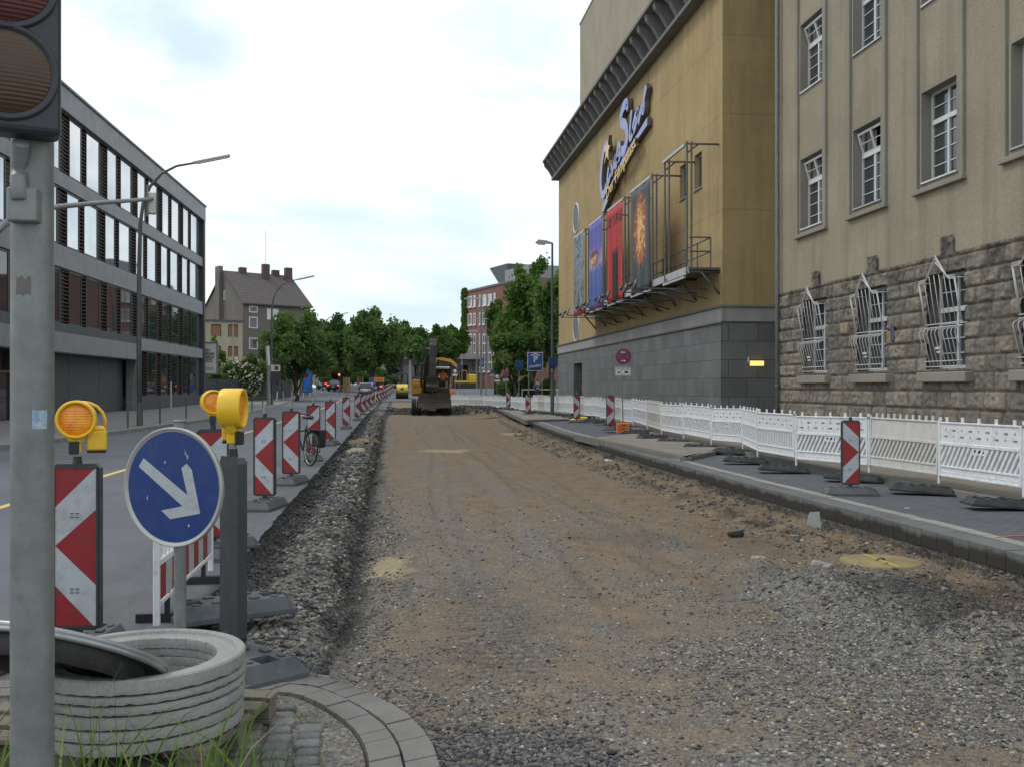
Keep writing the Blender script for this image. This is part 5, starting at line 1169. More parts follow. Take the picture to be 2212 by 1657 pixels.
def hwin(x0, x1, y0, y1, mat=None, plane='long', frame=None):
    # pixel columns on the long wall
    def ray(x, y):
        dv = at(x, y, 1)-Vector((0, 0, H)); n = (Vector((-ac.y, ac.x, 0)) if plane == 'long' else Vector((-ab.y, ab.x, 0))); tt = (A.x*n.x+A.y*n.y)/(dv.x*n.x+dv.y*n.y); return Vector((0, 0, H))+dv*tt
    P = [ray(x0, y1), ray(x1, y1), ray(x1, y0), ray(x0, y0)]; zt, zb = P[3].z, P[0].z; a_ = (P[1]-P[0]); a_.z = 0; L_ = a_.length; a_.normalize(); outw = Vector((a_.y, -a_.x, 0)); o_ = Vector((P[0].x, P[0].y, zb))
    Mx = Matrix(((a_.x, outw.x, 0, o_.x), (a_.y, outw.y, 0, o_.y), (0, 0, 1, o_.z), (0, 0, 0, 1))); hh = zt-zb; f = .11
    w = MB(off).bx(0, f, .0, .06, 0, hh, M=Mx).bx(L_-f, L_, .0, .06, 0, hh, M=Mx).bx(f, L_-f, .0, .06, 0, f, M=Mx).bx(f, L_-f, .0, .06, hh-f, hh, M=Mx).build('window', frame or m_wf, t)
    MB(off).bx(f, L_-f, .005, .03, f, hh-f, M=Mx).build('pane', mat or m_gl_r, w); return w
zx = lambda X: (700+X/3.526)/1.6564
zy = lambda Y_: (950+Y_/3.526)/1.6564
for x0, x1, y0, y1, m in ((672, 780, 512, 596, None), (672, 780, 650, 795, None), (672, 780, 915, 1062, None), (898, 1044, 546, 686, m_diff), (672, 790, 1190, 1325, None)): hwin(zx(x0), zx(x1), zy(y0), zy(y1), m)
hwin(zx(356), zx(378), zy(330), zy(438), None, 'gable')
# ---------- cream annex ----------
P0 = at(395, HZ, 103.5*1.0); P1 = at(524, HZ, 106); P0.z = P1.z = 0
t = root('cream_house', 'low cream house with bricked-up windows in front of the grey gable', 'house', P1); off = Vector(t.location)
a_ = (P1-P0).normalized(); nb = Vector((-a_.y, a_.x, 0)); z1 = H+141*105/2150
b = MB(off); b.add([P0, P1, P1+up*z1, P0+up*z1], [(0, 1, 2, 3)]); b.add([P1, P1+nb*5, P1+nb*5+up*z1, P1+up*z1], [(0, 1, 2, 3)]); b.build('wall', m_cream, t)
q = [P0-nb*.15+up*z1, P1-nb*.15+a_*.1+up*z1, P1+nb*5+a_*.1+up*z1, P0+nb*5+up*z1]; MB(off).add(q+[v+up*.18 for v in q], [(0, 3, 2, 1), (4, 5, 6, 7), (0, 1, 5, 4), (1, 2, 6, 5), (2, 3, 7, 6), (3, 0, 4, 7)]).build('flat_roof', m_cap, t)
m_bpatch = pm('brick_infill', (.28, .14, .09), .9, .2, 12)
for x0, x1, y0, y1 in ((205, 312, 760, 890), (418, 525, 765, 900), (205, 312, 1035, 1150), (418, 525, 1040, 1150)):
    u0 = zx(x0); u1 = zx(x1)
    def ray(x, y):
        dv = at(x, y, 1)-Vector((0, 0, H)); tt = (P1.x*nb.x+P1.y*nb.y)/(dv.x*nb.x+dv.y*nb.y); return Vector((0, 0, H))+dv*tt
    a1, c1_ = ray(u0, zy(y1)), ray(u1, zy(y0)); o_ = Vector((a1.x, a1.y, a1.z)); L_ = (c1_-a1).to_2d().length; hh = c1_.z-a1.z
    Mx = Matrix(((a_.x, nb.x, 0, o_.x), (a_.y, nb.y, 0, o_.y), (0, 0, 1, o_.z), (0, 0, 0, 1)))
    w = MB(off).bx(-.06, 0, -.05, .1, -.06, hh+.12, M=Mx).bx(L_, L_+.06, -.05, .1, -.06, hh+.12, M=Mx).bx(0, L_, -.06, .1, hh, hh+.14, M=Mx).build('window', m_brickch, t); MB(off).bx(0, L_, -.02, .08, 0, hh, M=Mx).build('brick_infill', m_bpatch, w)
MB(off).cyl(P1-a_*1.0-nb*.06, P1-a_*1.0-nb*.06+up*z1, .07, n=8).build('downpipe', m_cream, t)
# ---------- brick office at right of centre ----------
M = Mat('red_brick'); g = M.geo(); sp = M.sep(g); v = M.n('CombineXYZ', {0: sp[1], 1: sp[2], 2: 0.}).outputs[0]
br = M.n('TexBrick', {'Vector': v, 'Scale': 1., 'Mortar Size': .03, 'Brick Width': .5, 'Row Height': .18, 'Color1': (.20, .075, .055, 1), 'Color2': (.26, .10, .075, 1), 'Mortar': (.17, .12, .10, 1)})
m_brick = M.set(col=M.mix(.5, br.outputs[0], M.ramp(M.noise(.5, 5, .6, g), [(.3, .4), (.7, .6)]), 'OVERLAY'), rough=.9)
Q0 = at(1003, HZ, 185); Q1 = at(1081, HZ, 170); Q0.z = Q1.z = 0; a_ = (Q1-Q0).normalized(); nb = Vector((a_.y, -a_.x, 0))*-1
t = root('brick_office', 'red-brick office block with white windows and ivy on its left edge', 'building', Q0); off = Vector(t.location)
zt = H+202*185/2150; Q2 = Q0+a_*27
b = MB(off); q = [Q0, Q2, Q2+nb*14, Q0+nb*14]; b.add(q+[v+up*zt for v in q], [(4, 5, 6, 7), (0, 1, 5, 4), (1, 2, 6, 5), (2, 3, 7, 6), (3, 0, 4, 7)]); b.build('wall', m_brick, t)
q = [Q0-nb*.2-a_*.2, Q2-nb*.2, Q2+nb*14, Q0+nb*14-a_*.2]; MB(off).add([v+up*zt for v in q]+[v+up*(zt+.35) for v in q], [(0, 3, 2, 1), (4, 5, 6, 7), (0, 1, 5, 4), (1, 2, 6, 5), (2, 3, 7, 6), (3, 0, 4, 7)]).build('roof_edge', m_cap, t)
def rayQ(x, y):
    dv = at(x, y, 1)-Vector((0, 0, H)); n = nb; tt = (Q0.x*n.x+Q0.y*n.y)/(dv.x*n.x+dv.y*n.y); return Vector((0, 0, H))+dv*tt
bx_ = lambda X: (1500+X/2.761)/1.6564
by_ = lambda Y_: (900+Y_/2.761)/1.6564
rows = [(0, 445, 560), (1, 615, 735), (2, 815, 1190)]
for X0, X1 in ((458, 480), (493, 525), (541, 560), (597, 610), (632, 667), (685, 721), (739, 758)):
    for k_, Y0_, Y1_ in rows:
        if k_ == 2 and X0 > 600: X0, X1 = X0, X1
        sh = -(X0-458)*.115*(1 if k_ == 0 else (.6 if k_ == 1 else 0)); a1, c1_ = rayQ(bx_(X0), by_(Y1_+sh)), rayQ(bx_(X1), by_(Y0_+sh)); L_ = (c1_-a1).to_2d().length; hh = c1_.z-a1.z
        Mx = Matrix(((a_.x, nb.x, 0, a1.x), (a_.y, nb.y, 0, a1.y), (0, 0, 1, a1.z), (0, 0, 0, 1))); b = MB(off); f = .16
        for p_ in ((0, f, 0, hh), (L_-f, L_, 0, hh), (f, L_-f, 0, f), (f, L_-f, hh-f, hh)): b.bx(p_[0], p_[1], -.12, .05, p_[2], p_[3], M=Mx)
        n_ = 4 if k_ == 2 else 1
        for i in range(1, n_): b.bx(f, L_-f, -.12, .05, hh*i/n_-.12, hh*i/n_+.12, M=Mx)
        if X1-X0 > 25: b.bx(L_/2-.08, L_/2+.08, -.11, .05, f, hh-f, M=Mx)
        w = b.build('window', m_wf, t); MB(off).bx(.05, L_-.05, -.06, -.02, .05, hh-.05, M=Mx).build('pane', m_ogd if k_ else m_og, w)
        MB(off).bx(-.1, L_+.1, -.25, .0, -.15, .0, M=Mx).build('sill', m_wf, w)
c_ = rayQ(bx_(740), by_(330)); b = MB(off); Mx = Matrix(((a_.x, nb.x, 0, c_.x), (a_.y, nb.y, 0, c_.y), (0, 0, 1, zt+.35), (0, 0, 0, 1)))
b.prism([(-9, 3.9), (-1, 3.9), (-1, 0), (-5, 0), (-5, .9)], (0, 3, 0), (1, 0, 0), (0, 0, 1), (0, 6, 0), M=Mx); b.build('roof_pod', m_fibd, t); MB(off).bx(-1, 9, 2.5, 9, 0, 2.6, M=Mx).build('roof_storey', m_fib, t)
# ---------- pale building closing the view ----------
m_pale = plaster('pale_concrete', (.42, .41, .39), .2, .3)
c0 = at(822, HZ, 180); t = root('pale_building', 'pale concrete building with a projecting canopy behind the trees at the end of the street', 'building', (c0.x, c0.y, 1.3), -PSI+R(6)); 
MB().bx(0, 20, 0, 14, -.3, 9.6).build('wall', m_pale, t); MB().bx(-.5, 20.5, -4, .2, 5.2, 6.0).build('canopy', m_pale, t)
for k in range(5): MB().bx(.5+k*4.6, .9+k*4.6, -3.6, -3.2, -.3, 5.2).build('column', m_pale, t)
m_teal = pm('teal_blinds', (.12, .22, .27), .5, .2)
for k in range(6): w = MB().bx(1+k*3.1, 3.4+k*3.1, -.05, .02, 6.4, 9.0).build('window', m_teal if k % 2 else m_bpatch, t)
for k in range(6): MB().bx(1+k*3.1, 3.4+k*3.1, -.05, .02, .8, 4.2).build('shop_window', m_ogd, t)
# ---------- dark fence, advertising board, poster panels ----------
F0 = at(441, HZ, 84); F1 = at(628, HZ, 104.5); a_ = (F1-F0); a_.z = 0; L_ = a_.length; a_.normalize(); 
t = root('dark_fence', 'dark grey slatted fence along the left pavement below the shrubs', 'fence', (F0.x, F0.y, .1), math.atan2(a_.y, a_.x)); m_fen = pm('dark_fence_paint', (.045, .048, .052), .7, .15)
n = int(L_/2.5)
for k in range(n):
    b = MB()
    for j in range(11): b.bx(k*L_/n+.06, (k+1)*L_/n-.06, -.02, .02, .08+j*.19, .25+j*.19)
    b.build('panel', m_fen, t); MB().bx(k*L_/n-.05, k*L_/n+.05, -.05, .05, 0, 2.2).build('post', m_fen, t)
p = at(446, HZ, 86); t = root('advertising_board', 'tall grey advertising board with dark lettering just past the office corner', 'billboard', (p.x, p.y, .1), -PSI+R(8))
zb = H+26*86/2150-.1; zt_ = H+97*86/2150-.1; w2_ = .98
b = MB(); b.bx(-w2_, w2_, -.12, .12, zb, zb+.14).bx(-w2_, w2_, -.12, .12, zt_-.14, zt_).bx(-w2_, -w2_+.14, -.12, .12, zb+.14, zt_-.14).bx(w2_-.14, w2_, -.12, .12, zb+.14, zt_-.14); b.build('frame', m_lampg, t, bevel=.03)
MB().bx(-w2_+.1, w2_-.1, -.06, .06, zb+.1, zt_-.1).build('poster', m_diff, t); MB().bx(-.12, .12, -.08, .08, 0, zb).build('leg', m_lampg, t)
for i, s_ in enumerate(('NEU:', 'JIM BEAM', 'BOURBON', 'SPRIZZ')): text(s_, .33, frame_m((.03, -.075, zt_-.75-i*.30), (1, 0, 0), (0, 0, 1)), m_fibd, t, 'lettering', .005, fit=[.62, 1.28, 1.22, 1.0][i], font_off=.008)
MB().bx(-.3, .6, -.07, -.06, zb+.55, zb+.60).build('small_print', m_fibd, t); MB().bx(-.3, .6, -.07, -.06, zb+.42, zb+.46).build('small_print', m_fibd, t)
for x0, x1, col, lb in ((632, 648, (.42, .33, .2), 'cream poster panel under the trees at left'), (655, 673, (.03, .16, .5), 'blue poster panel with a round red motif under the trees')):
    d = 106; p = at((x0+x1)/2, HZ, d); w_ = (x1-x0)*d/2150; t = root('poster_panel', lb, 'poster panel', (p.x, p.y, GZ(p.y)+.1), -PSI+R(10)); h_ = 3.0
    MB().bx(-w_/2-.08, w_/2+.08, -.05, .05, .5, h_+.1).build('frame', m_fibd, t); MB().bx(-w_/2, w_/2, -.06, -.052, .6, h_).build('poster', pm('poster_print', col, .6, .4, 1.5), t)
    if x0 > 650: MB().cyl((-.15, -.07, 2.2), (-.15, -.065, 2.2), .22, n=20).build('motif', m_red, t)
# ---------- bollards ----------
b0 = None
for x, y in ((276, 924), (345.5, 915), (402, 903.6), (449, 893), (544.5, 886.6), (567.5, 881)):
    p = gd(x, y, .12)
    if b0 is None:
        b0 = root('bollard', 'slim dark bollard on the left pavement, one of the row along the kerb', 'bollard', p, group='slim dark bollards along the left kerb'); MB().cyl((0, 0, 0), (0, 0, .92), .035, n=12).build('post', m_lamp, b0); MB().cyl((0, 0, .80), (0, 0, .86), .037, n=12).build('red_ring', m_red, b0); MB().lathe([(.036, .92), (.03, .95), (0, .96)], 12).build('cap', m_lamp, b0)
    else: copy_tree(b0, loc=p)
p = gd(369, 884.7, .12); t = root('light_post', 'short grey metal post in front of the office ground-floor windows', 'post', p); MB().cyl((0, 0, 0), (0, 0, 1.75), .06, n=12).build('post', m_head, t); MB().cyl((0, 0, 1.75), (0, 0, 1.8), .065, n=12).build('cap', m_head, t)
w0 = None
for i, x in enumerate((583, 597, 613, 629, 642, 656, 668, 681, 693)):
    p = gd(x, 871-i*1.2, .12)
    if w0 is None:
        w0 = root('marker_post', 'white marker post leaning slightly on the left pavement, one of a loose row', 'marker post', p, group='white marker posts on the left pavement'); MB().cyl((0, 0, 0), (0, 0, 1.05), .045, n=8).build('post', m_pl, w0); MB().box((0, 0, .02), (.3, .3, .05)).build('foot', m_rubber_d, w0)
    else: o = copy_tree(w0, loc=p, rz=i); o.rotation_euler = (R([4, -3, 6, 8, -5, 9, 0, 3, -6][i]), R([3, 5, -4, 6, 8, -2, 4, 0, 3][i]), 0)
# ================= barrier fence, signs and small things at right =================
LP = 2.0
def fence_body(kind):
    b = MB(); th = .022
    def B(x0, x1, z0, z1, y0=-th, y1=th): b.bx(x0, x1, y0, y1, z0, z1)
    B(0.02, LP-.02, .775, .80, -.03, .03); B(.02, LP-.02, .0, .03, -.03, .03)
    B(.02, .06, .03, .775, -.028, .028); B(LP-.06, LP-.02, .03, .775, -.028, .028)
    T = lambda u, z, w: (u, -.014+w, z)
    T2 = lambda u, z, w: (u, .014+w, z)
    if kind == 'B':
        B(.06, LP-.06, .50, .775, -.012, .012)
        hs = [(.25+.3*k, .60, .012) for k in range(6)]
    else:
        cells = []
        for row, z in enumerate((.675, .585)):
            for k in range(9):
                x = .12+k*.205
                cells.append((x, x+.10, z-.012, z+.018) if (k+row) % 2 else (x+.03, x+.065, z-.012, z+.022))
        us = sorted({.06, LP-.06}|{c for q in cells for c in q[:2]}); zs_ = sorted({.50, .775}|{c for q in cells for c in q[2:]})
        hl = lambda u, z: any(q[0] < u < q[1] and q[2] < z < q[3] for q in cells)
        wallgrid(b, T, us, zs_, hl, .028); wallgrid(b, T2, us, zs_, hl, 0)
    B(.06, LP-.06, .455, .50, -.026, .026); B(.06, LP-.06, .135, .165, -.026, .026)
    if kind != 'B':
        for k in range(8): B(.10+k*.235, .10+k*.235+.15, .06, .075, -.018, .018)
    B(.06, LP-.06, .03, .135, -.012, .012)
    n = 10 if kind == 'B' else 5
    for k in range(n): x = (.2+k*1.6/(n-1)); b.bx(x-.022, x+.022, -.014, .014, .795, .87)
    return b
def fence_slats(kind):
    b = MB(); z0, z1 = .165, .455
    if kind == 'C':
        for k in range(22): x = .085+k*.085; b.bx(x, x+.045, -.016, .016, z0, z1)
    else:
        n = 17 if kind == 'A' else 16; lean = .20
        for k in range(-2, n+1):
            x = .06+k*.113; pts = [(x+lean, z0), (x+lean+.055, z0), (x+.055, z1), (x, z1)]
            xa, xb = .06, LP-.06
            P = []
            def clip(P, f, ge):
                out = []
                for i, p in enumerate(P):
                    q = P[(i+1) % len(P)]; ip = (p[0] >= f) if ge else (p[0] <= f); iq = (q[0] >= f) if ge else (q[0] <= f)
                    if ip: out.append(p)
                    if ip != iq: t = (f-p[0])/(q[0]-p[0]); out.append((f, p[1]+t*(q[1]-p[1])))
                return out
            P = clip(clip(pts, xa, True), xb, False)
            if len(P) > 2: b.prism(P, (0, .016, 0), (1, 0, 0), (0, 0, 1), (0, -.032, 0))
        if kind == 'A': b.bx(.80, 1.15, -.014, .014, .36, .455)
    return b
def fence_teeth(kind):
    b = MB(); n = 10 if kind == 'B' else 5
    for k in range(n): x = (.2+k*1.6/(n-1)); b.bx(x-.022, x+.022, -.014, .014, .80, .87)
    return b
protoF = {}
def fence(kind, P, Q, label, z=.28):
    d = Q-P; L = math.hypot(d.x, d.y); rz = math.atan2(d.y, d.x)
    if kind not in protoF:
        t = root('safety_barrier', label, 'barrier panel', group='white plastic barrier panels along the right pavement'); mat = m_plb if kind == 'B' else m_pl
        fence_body(kind).build('panel_frame', mat, t, bevel=.004); fence_slats(kind).build('slats', mat, t)
        if kind == 'A': MB().bx(.86, 1.09, -.0155, .0155, .385, .43).build('hand_grip', m_black, t)
        MB().cyl((.0, 0, -.12), (.0, 0, .86), .022, n=8).build('post', m_pl, t); MB().box((.01, 0, .79), (.06, .05, .04)).build('hook', m_tube, t); MB().cyl((LP, 0, -.12), (LP, 0, .84), .02, n=8).build('post', m_pl, t); protoF[kind] = t
    else: t = copy_tree(protoF[kind], label=label)
    t.location = (P.x, P.y, z); t.rotation_euler = (0, R(rnd.uniform(-.9, .9)), rz); t.rotation_euler.x = R(rnd.uniform(-2.5, 2.5)); t.scale = (L/LP, 1, 1); return t
def fx(x, X, d=None):
    p = onX(x, HZ, X); return Vector((p.x, p.y, 0))
pts = [Vector((8.15, 8.9, 0)), Vector((8.15, 10.8, 0)), fx(2212, 8.12), fx(2029, 8.05), fx(1878, 7.92), fx(1720, 7.45), fx(1637, 7.5), fx(1605, 8.2), fx(1537, 8.02), fx(1477, 8.05), fx(1429, 8.2), fx(1399, 8.65), fx(1368, 9.0)]
kinds = ['A', 'C', 'A', 'B', 'A', 'C', 'C', 'A', 'A', 'A', 'B', 'A']
labs = ['white barrier panel outside the right frame edge', 'white barrier panel next to the frame edge', 'white barrier panel with slanted openings at the right frame edge', 'cream barrier panel with a plain upper half right of the near beacon', 'white barrier panel directly behind the near right-hand beacon', 'white panel with upright bars left of the near right-hand beacon', 'short white panel bent back towards the wall at the kink of the fence',
        'first white slanted-bar panel left of the kink in the fence', 'second white slanted-bar panel left of the kink, below the dark return wall', 'third white slanted-bar panel left of the kink, below the slate corner', 'cream narrow panel between white panels, right of the no-stopping sign', 'white panel just right of the no-stopping sign pole']
for P, Q, k, lb in zip(pts[2:], pts[3:], kinds[2:], labs[2:]): fence(k, P, Q, lb)
a = pts[-1]; c = Vector((9.25, 53, 0)); e = fx(1152, 8.6)
n = 8
for i in range(n): fence('ABAAABCA'[i], a.lerp(c, i/n), a.lerp(c, (i+1)/n), 'white barrier in the receding row in front of the slate plinth', .27+.02*(i % 2))
n = 5
for i in range(n): fence('ACABA'[i], c.lerp(e, i/n), c.lerp(e, (i+1)/n), 'white barrier panel in the far row beyond the grey lamp post', .25)
q = [e, at(1100, HZ, 70), at(1045, HZ, 76), at(1012, HZ, 78.5), at(968, HZ, 80), at(935, HZ, 82)]
for i in range(5):
    P, Q = q[i], q[i+1]; fence('AABAA'[i], Vector((P.x, P.y, 0)), Vector((Q.x, Q.y, 0)), ['white barrier panel where the fence turns across the street', 'white barrier panel crossing the street behind the farthest right-hand beacon', 'cream barrier panel crossing the street right of the excavator', 'white barrier panel crossing the street just right of the excavator', 'white barrier panel half hidden behind the excavator bucket'][i], .12)
# feet under the joints
first = None
for i, P in enumerate(pts[2:]+[a.lerp(c, k/8) for k in range(1, 8)]+[c]+[c.lerp(e, k/5) for k in range(1, 6)]+[Vector((q[1].x, q[1].y, 0)), Vector((q[3].x, q[3].y, 0))]):
    if first is None:
        first = root('rubber_weight', 'flat dark rubber foot under a joint of the white barrier fence', 'barrier foot', group='rubber feet under the barrier fence'); base_part(first, mat=m_rubber_d).name = 'foot_plate'
        MB().box((0, 0, .14), (.055, .055, .02)).build('socket', m_black, first)
        o = first
    else: o = copy_tree(first)
    far = i > 10
    o.location = (P.x-.28, P.y+rnd.uniform(-.08, .08), .035 if not far else .07); o.rotation_euler = (0, R(-3.5), R(rnd.uniform(150, 185)+(0 if i % 3 else 8)))
    o.scale = (1.12, 1, .85)
# a few extra stacked feet by the lamp post
for i, (x, y) in enumerate(((1180, 894), (1150, 892), (1235, 897), (1265, 902), (1500-90, 945), (1372, 935), (1130, 884), (1115, 880))):
    p = gd(x, y, .1); o = copy_tree(first, label='spare dark rubber foot lying on the tan paving near the barrier fence', group='spare rubber feet lying on the paving'); o.location = (p.x, p.y, .075); o.rotation_euler = (0, 0, R(rnd.uniform(-30, 30)))

# ---- no-stopping sign on orange blocks
m_sb = pm('sign_blue_bright', (.02, .07, .33), .4, .06); m_or = pm('orange_plastic', (.62, .17, .03), .6, .12, 5, .3, 80, dirt=((.25, .12, .06), .4)); m_grey = pm('sign_back', (.3, .3, .3), .5)
def nostop(t, z, r, rz, arrows=True, mz=None):
    MX = Matrix.Rotation(rz, 4, 'Z') @ Matrix.Translation((0, -.04, z)) @ Matrix.Rotation(R(90), 4, 'X')
    MB().lathe([(0, -.006), (r, -.006), (r, .002), (r-.004, .003), (0, .003)], 32, 0, MX).build('disc', m_red if not mz else mz, t)
    b = MB()
    ri = r*.78
    for q in range(4):
        a0 = R(45+90*q-45+12); a1 = R(45+90*q+45-12); c = (math.cos(R(45+90*q-0))*0, 0)
        am = R(90*q); pts_ = [(math.cos(am)*r*.22, math.sin(am)*r*.22)] + [(math.cos(am+R(t_))*ri, math.sin(am+R(t_))*ri) for t_ in range(-34, 35, 8)]
        b.prism(pts_, (0, 0, .0035), (1, 0, 0), (0, 1, 0), (0, 0, .0012), M=MX)
    b.build('blue_fields', m_sb, t)
    if arrows:
        for s_, yy in ((-1, .42), (1, -.42)):
            pr = [(-.26, -.035), (.10, -.035), (.10, -.12), (.30, 0), (.10, .12), (.10, .035), (-.26, .035)]
            MB().prism([(s_*u*r*1.1, (yy+v)*r*1.25) for u, v in pr][::s_], (0, 0, .0052), (1, 0, 0), (0, 1, 0), (0, 0, .001), M=MX).build('white_arrow', m_wf, t)
p = at(1346, HZ, 32.4); p.z = .09
t = root('no_stopping_sign', 'red and blue no-stopping sign with white supplementary plate on a thin pole in orange blocks', 'traffic sign', p)
MB().cyl((0, 0, .2), (-.07, 0, 2.95), .022, n=10).build('pole', m_galv, t)
nostop_off = Matrix.Translation((-.08, 0, 0)); 
tt = root('sign_disc_tmp', 'x', 'x', (0, 0, 0)) if False else t
nostop(t, 2.47, .26, R(-4))
b = MB().bx(-.27, .25, -.05, -.04, 1.85, 2.13, M=Matrix.Rotation(R(-4), 4, 'Z')).build('plate', m_wf, t, bevel=.003)
rim = MB()
for x0, x1, z0, z1 in ((-.26, .24, 2.108, 2.118), (-.26, .24, 1.862, 1.872), (-.26, -.252, 1.872, 2.108), (.232, .24, 1.872, 2.108)): rim.bx(x0, x1, -.0535, -.0505, z0, z1, M=Matrix.Rotation(R(-4), 4, 'Z'))
rim.build('plate_border', m_black, b)
text('ab 06.05. 06h', .09, Matrix.Rotation(R(-4), 4, 'Z') @ frame_m((-.01, -.053, 2.065), (1, 0, 0), (0, 0, 1)), m_black, b, 'lettering', .001, fit=.42)
b2 = MB()
MT = Matrix.Rotation(R(-4), 4, 'Z')
for q in ([(-.20, 1.93), (-.12, 1.93), (-.12, 1.98), (-.17, 1.99), (-.20, 1.96)], [(-.10, 1.94), (-.075, 1.94), (-.05, 2.02), (-.085, 2.0)], [(.04, 1.93), (.16, 1.93), (.17, 1.96), (.13, 2.0), (.05, 2.0), (.03, 1.96)], [(-.15, 1.895), (.03, 1.895), (.03, 1.905), (-.15, 1.905)]): b2.prism(q, (0, -.0535, 0), (1, 0, 0), (0, 0, 1), (0, .002, 0), M=MT)
b2.build('tow_symbol', m_black, b)
for k in range(3):
    o = MB().bx(-.20, .20, -.16, .16, 0, .105).build('weight_block', m_or); o.location = (p.x-.01, p.y, .09+k*.108); o.rotation_euler = (0, 0, R(-8+k*3)); bv = o.modifiers.new('b', 'BEVEL'); bv.width = .012
    MB().bx(-.05, .05, -.166, -.158, .03, .06).build('grip_slot', m_black, o); tag(o, 'orange weight block, '+['bottom', 'middle', 'top'][k]+' of the three under the no-stopping sign', 'weight block', 'orange weight blocks')
# ---- grey lamp post at right with wrapped blue sign
p = at(1193, HZ, 55); p.z = .08
t = root('street_lamp', 'straight grey street lamp with a short flat head in front of the ochre wall', 'street lamp', p)
MB().cyl((0, 0, 0), (0, 0, 9.45), .085, .055, n=14).build('post', m_lamp, t); MB().cyl((0, 0, 0), (0, 0, 1.6), .11, .105, n=14).build('post_base', m_lamp, t)
MB().cyl((0, 0, 9.42), (-.5, 0, 9.5), .035, n=8).build('arm', m_lamp, t); h = MB().prism([(-.95, 9.44), (-.80, 9.60), (-.35, 9.56), (.02, 9.44), (.02, 9.38), (-.35, 9.40)], (0, .12, 0), (1, 0, 0), (0, 0, 1), (0, -.24, 0)).build('lamp_head', m_head, t, bevel=.02)
MB().prism([(-.93, 9.43), (-.4, 9.40), (-.4, 9.32), (-.75, 9.33)], (0, .10, 0), (1, 0, 0), (0, 0, 1), (0, -.2, 0)).build('diffuser', m_diff, h)
m_wrap = pm('blue_wrap', (.015, .055, .14), .7, .25, 6, .5, 14)
def wrapped(label, loc, z, s=1, pole=True, cat='wrapped sign'):
    t = root('wrapped_sign', label, cat, loc); b = MB(); b.frust((0, -.14, 0), (.26*s, .1), (.52*s, .14), z, z+.18*s).frust((0, -.14, 0), (.52*s, .14), (.50*s, .14), z+.18*s, z+.62*s); b.build('cover', m_wrap, t, bevel=.03, seg=2)
    MB().tube([(.27*s, -.14, z+.15*s), (0, -.24, z+.14*s), (-.27*s, -.14, z+.15*s)], .012, 5).build('tie', m_black, t)
    MB().cyl((0, 0, 0 if pole else z-.2), (0, 0, z+.5), .03 if pole else .095, n=8).build('pole' if pole else 'bracket', m_galv, t); return t
wrapped('blue-wrapped sign strapped to the grey lamp post at right', (p.x, p.y-.10, 0), 1.58+(836-820)*55/2150+.6, 1., False)
p2 = at(1121, HZ, 72); wrapped('blue-wrapped sign on its own pole left of the parking board', (p2.x, p2.y, .2), 2.55, 1.15)
p2 = at(993, HZ, 118); wrapped('small blue-wrapped sign far off behind the second excavator', (p2.x, p2.y, .5), 2.9, 1.3)
# ---- parking board
p = at(1156, HZ, 71); t = root('parking_board', 'blue car park board with white P, roof chevron and white script', 'sign', (p.x, p.y, .1), -PSI+R(3))
zb, zt_ = 1.48+(836-801.8)*71/2150, 1.48+(836-761.9)*71/2150; w_ = .55
MB().bx(-w_, w_, -.08, .08, zb, zt_).build('board', m_wf, t, bevel=.01); f = MB().bx(-w_+.035, w_-.035, -.088, -.08, zb+.035, zt_-.035).build('blue_face', m_sb, t)
text('P', .62, frame_m((.02, -.096, zb+.82), (1, 0, 0), (0, 0, 1)), m_wf, t, 'lettering', .005, font_off=.02)
MB().prism([(-.32, 1.12), (0, 1.27), (.32, 1.12), (.32, 1.04), (0, 1.18), (-.32, 1.04)], (0, -.10, zb), (1, 0, 0), (0, 0, 1), (0, .01, 0)).build('chevron', m_wf, t)
text('CineStar', .26, frame_m((0, -.096, zb+.36), (1, 0, .16), (-.16, 0, 1)), m_lil if False else m_wf, t, 'script', .004, fit=.88, font_off=.004)
MB().bx(-.36, .36, -.10, -.088, zb+.08, zb+.20).build('display', m_black, t)
for x in (-.45, .5): MB().cyl((x, .05, 0), (x, .05, zb+.5), .035, n=8).build('post', m_galv, t)
# smaller far signs
def pole_sign(x, yc, d, r, lab, kind, gz=None, tilt=0):
    p = at(x, HZ, d); g0 = GZ(p.y)+.08 if gz is None else gz; z = H+(HZ-yc)*d/2150-g0; t = root('traffic_sign', lab, 'traffic sign', (p.x, p.y, g0), -PSI+R(tilt))
    MB().cyl((0, 0, 0), (0, 0, z+r*.5), .035, n=8).build('pole', m_galv, t)
    if kind == 'stop': nostop(t, z, r, 0, False)
    elif kind == 'back': MB().cyl((0, -.05, z), (0, -.04, z), r, n=20).build('disc', m_grey, t)
    elif kind == 'ban':
        MB().cyl((0, -.05, z), (0, -.04, z), r, n=20).build('red_ring', m_red, t); MB().cyl((0, -.058, z), (0, -.051, z), r*.72, n=20).build('white_field', m_wf, t)
    elif kind == 'P':
        MB().bx(-r, r, -.05, -.04, z-r*1.5, z+r).build('plate', m_sb, t); text('P', r*1.5, frame_m((0, -.056, z-.1), (1, 0, 0), (0, 0, 1)), m_wf, t, 'lettering', .003, font_off=.02); MB().bx(-r, r, -.05, -.04, z+r*1.1, z+r*1.9).build('upper_plate', m_sb, t); MB().bx(-r*1.2, r*1.2, -.05, -.04, z-r*2.3, z-r*1.6).build('lower_plate', m_wf, t)
    if kind in ('stop', 'ban'): MB().bx(-r*1.05, r*1.05, -.05, -.04, z-r*2, z-r*1.2).build('plate', m_wf if kind == 'ban' else m_grey, t)
    return t
pole_sign(1093, 809, 86, .30, 'tilted red and blue no-stopping sign with grey plate behind the far fence', 'stop', tilt=-35)
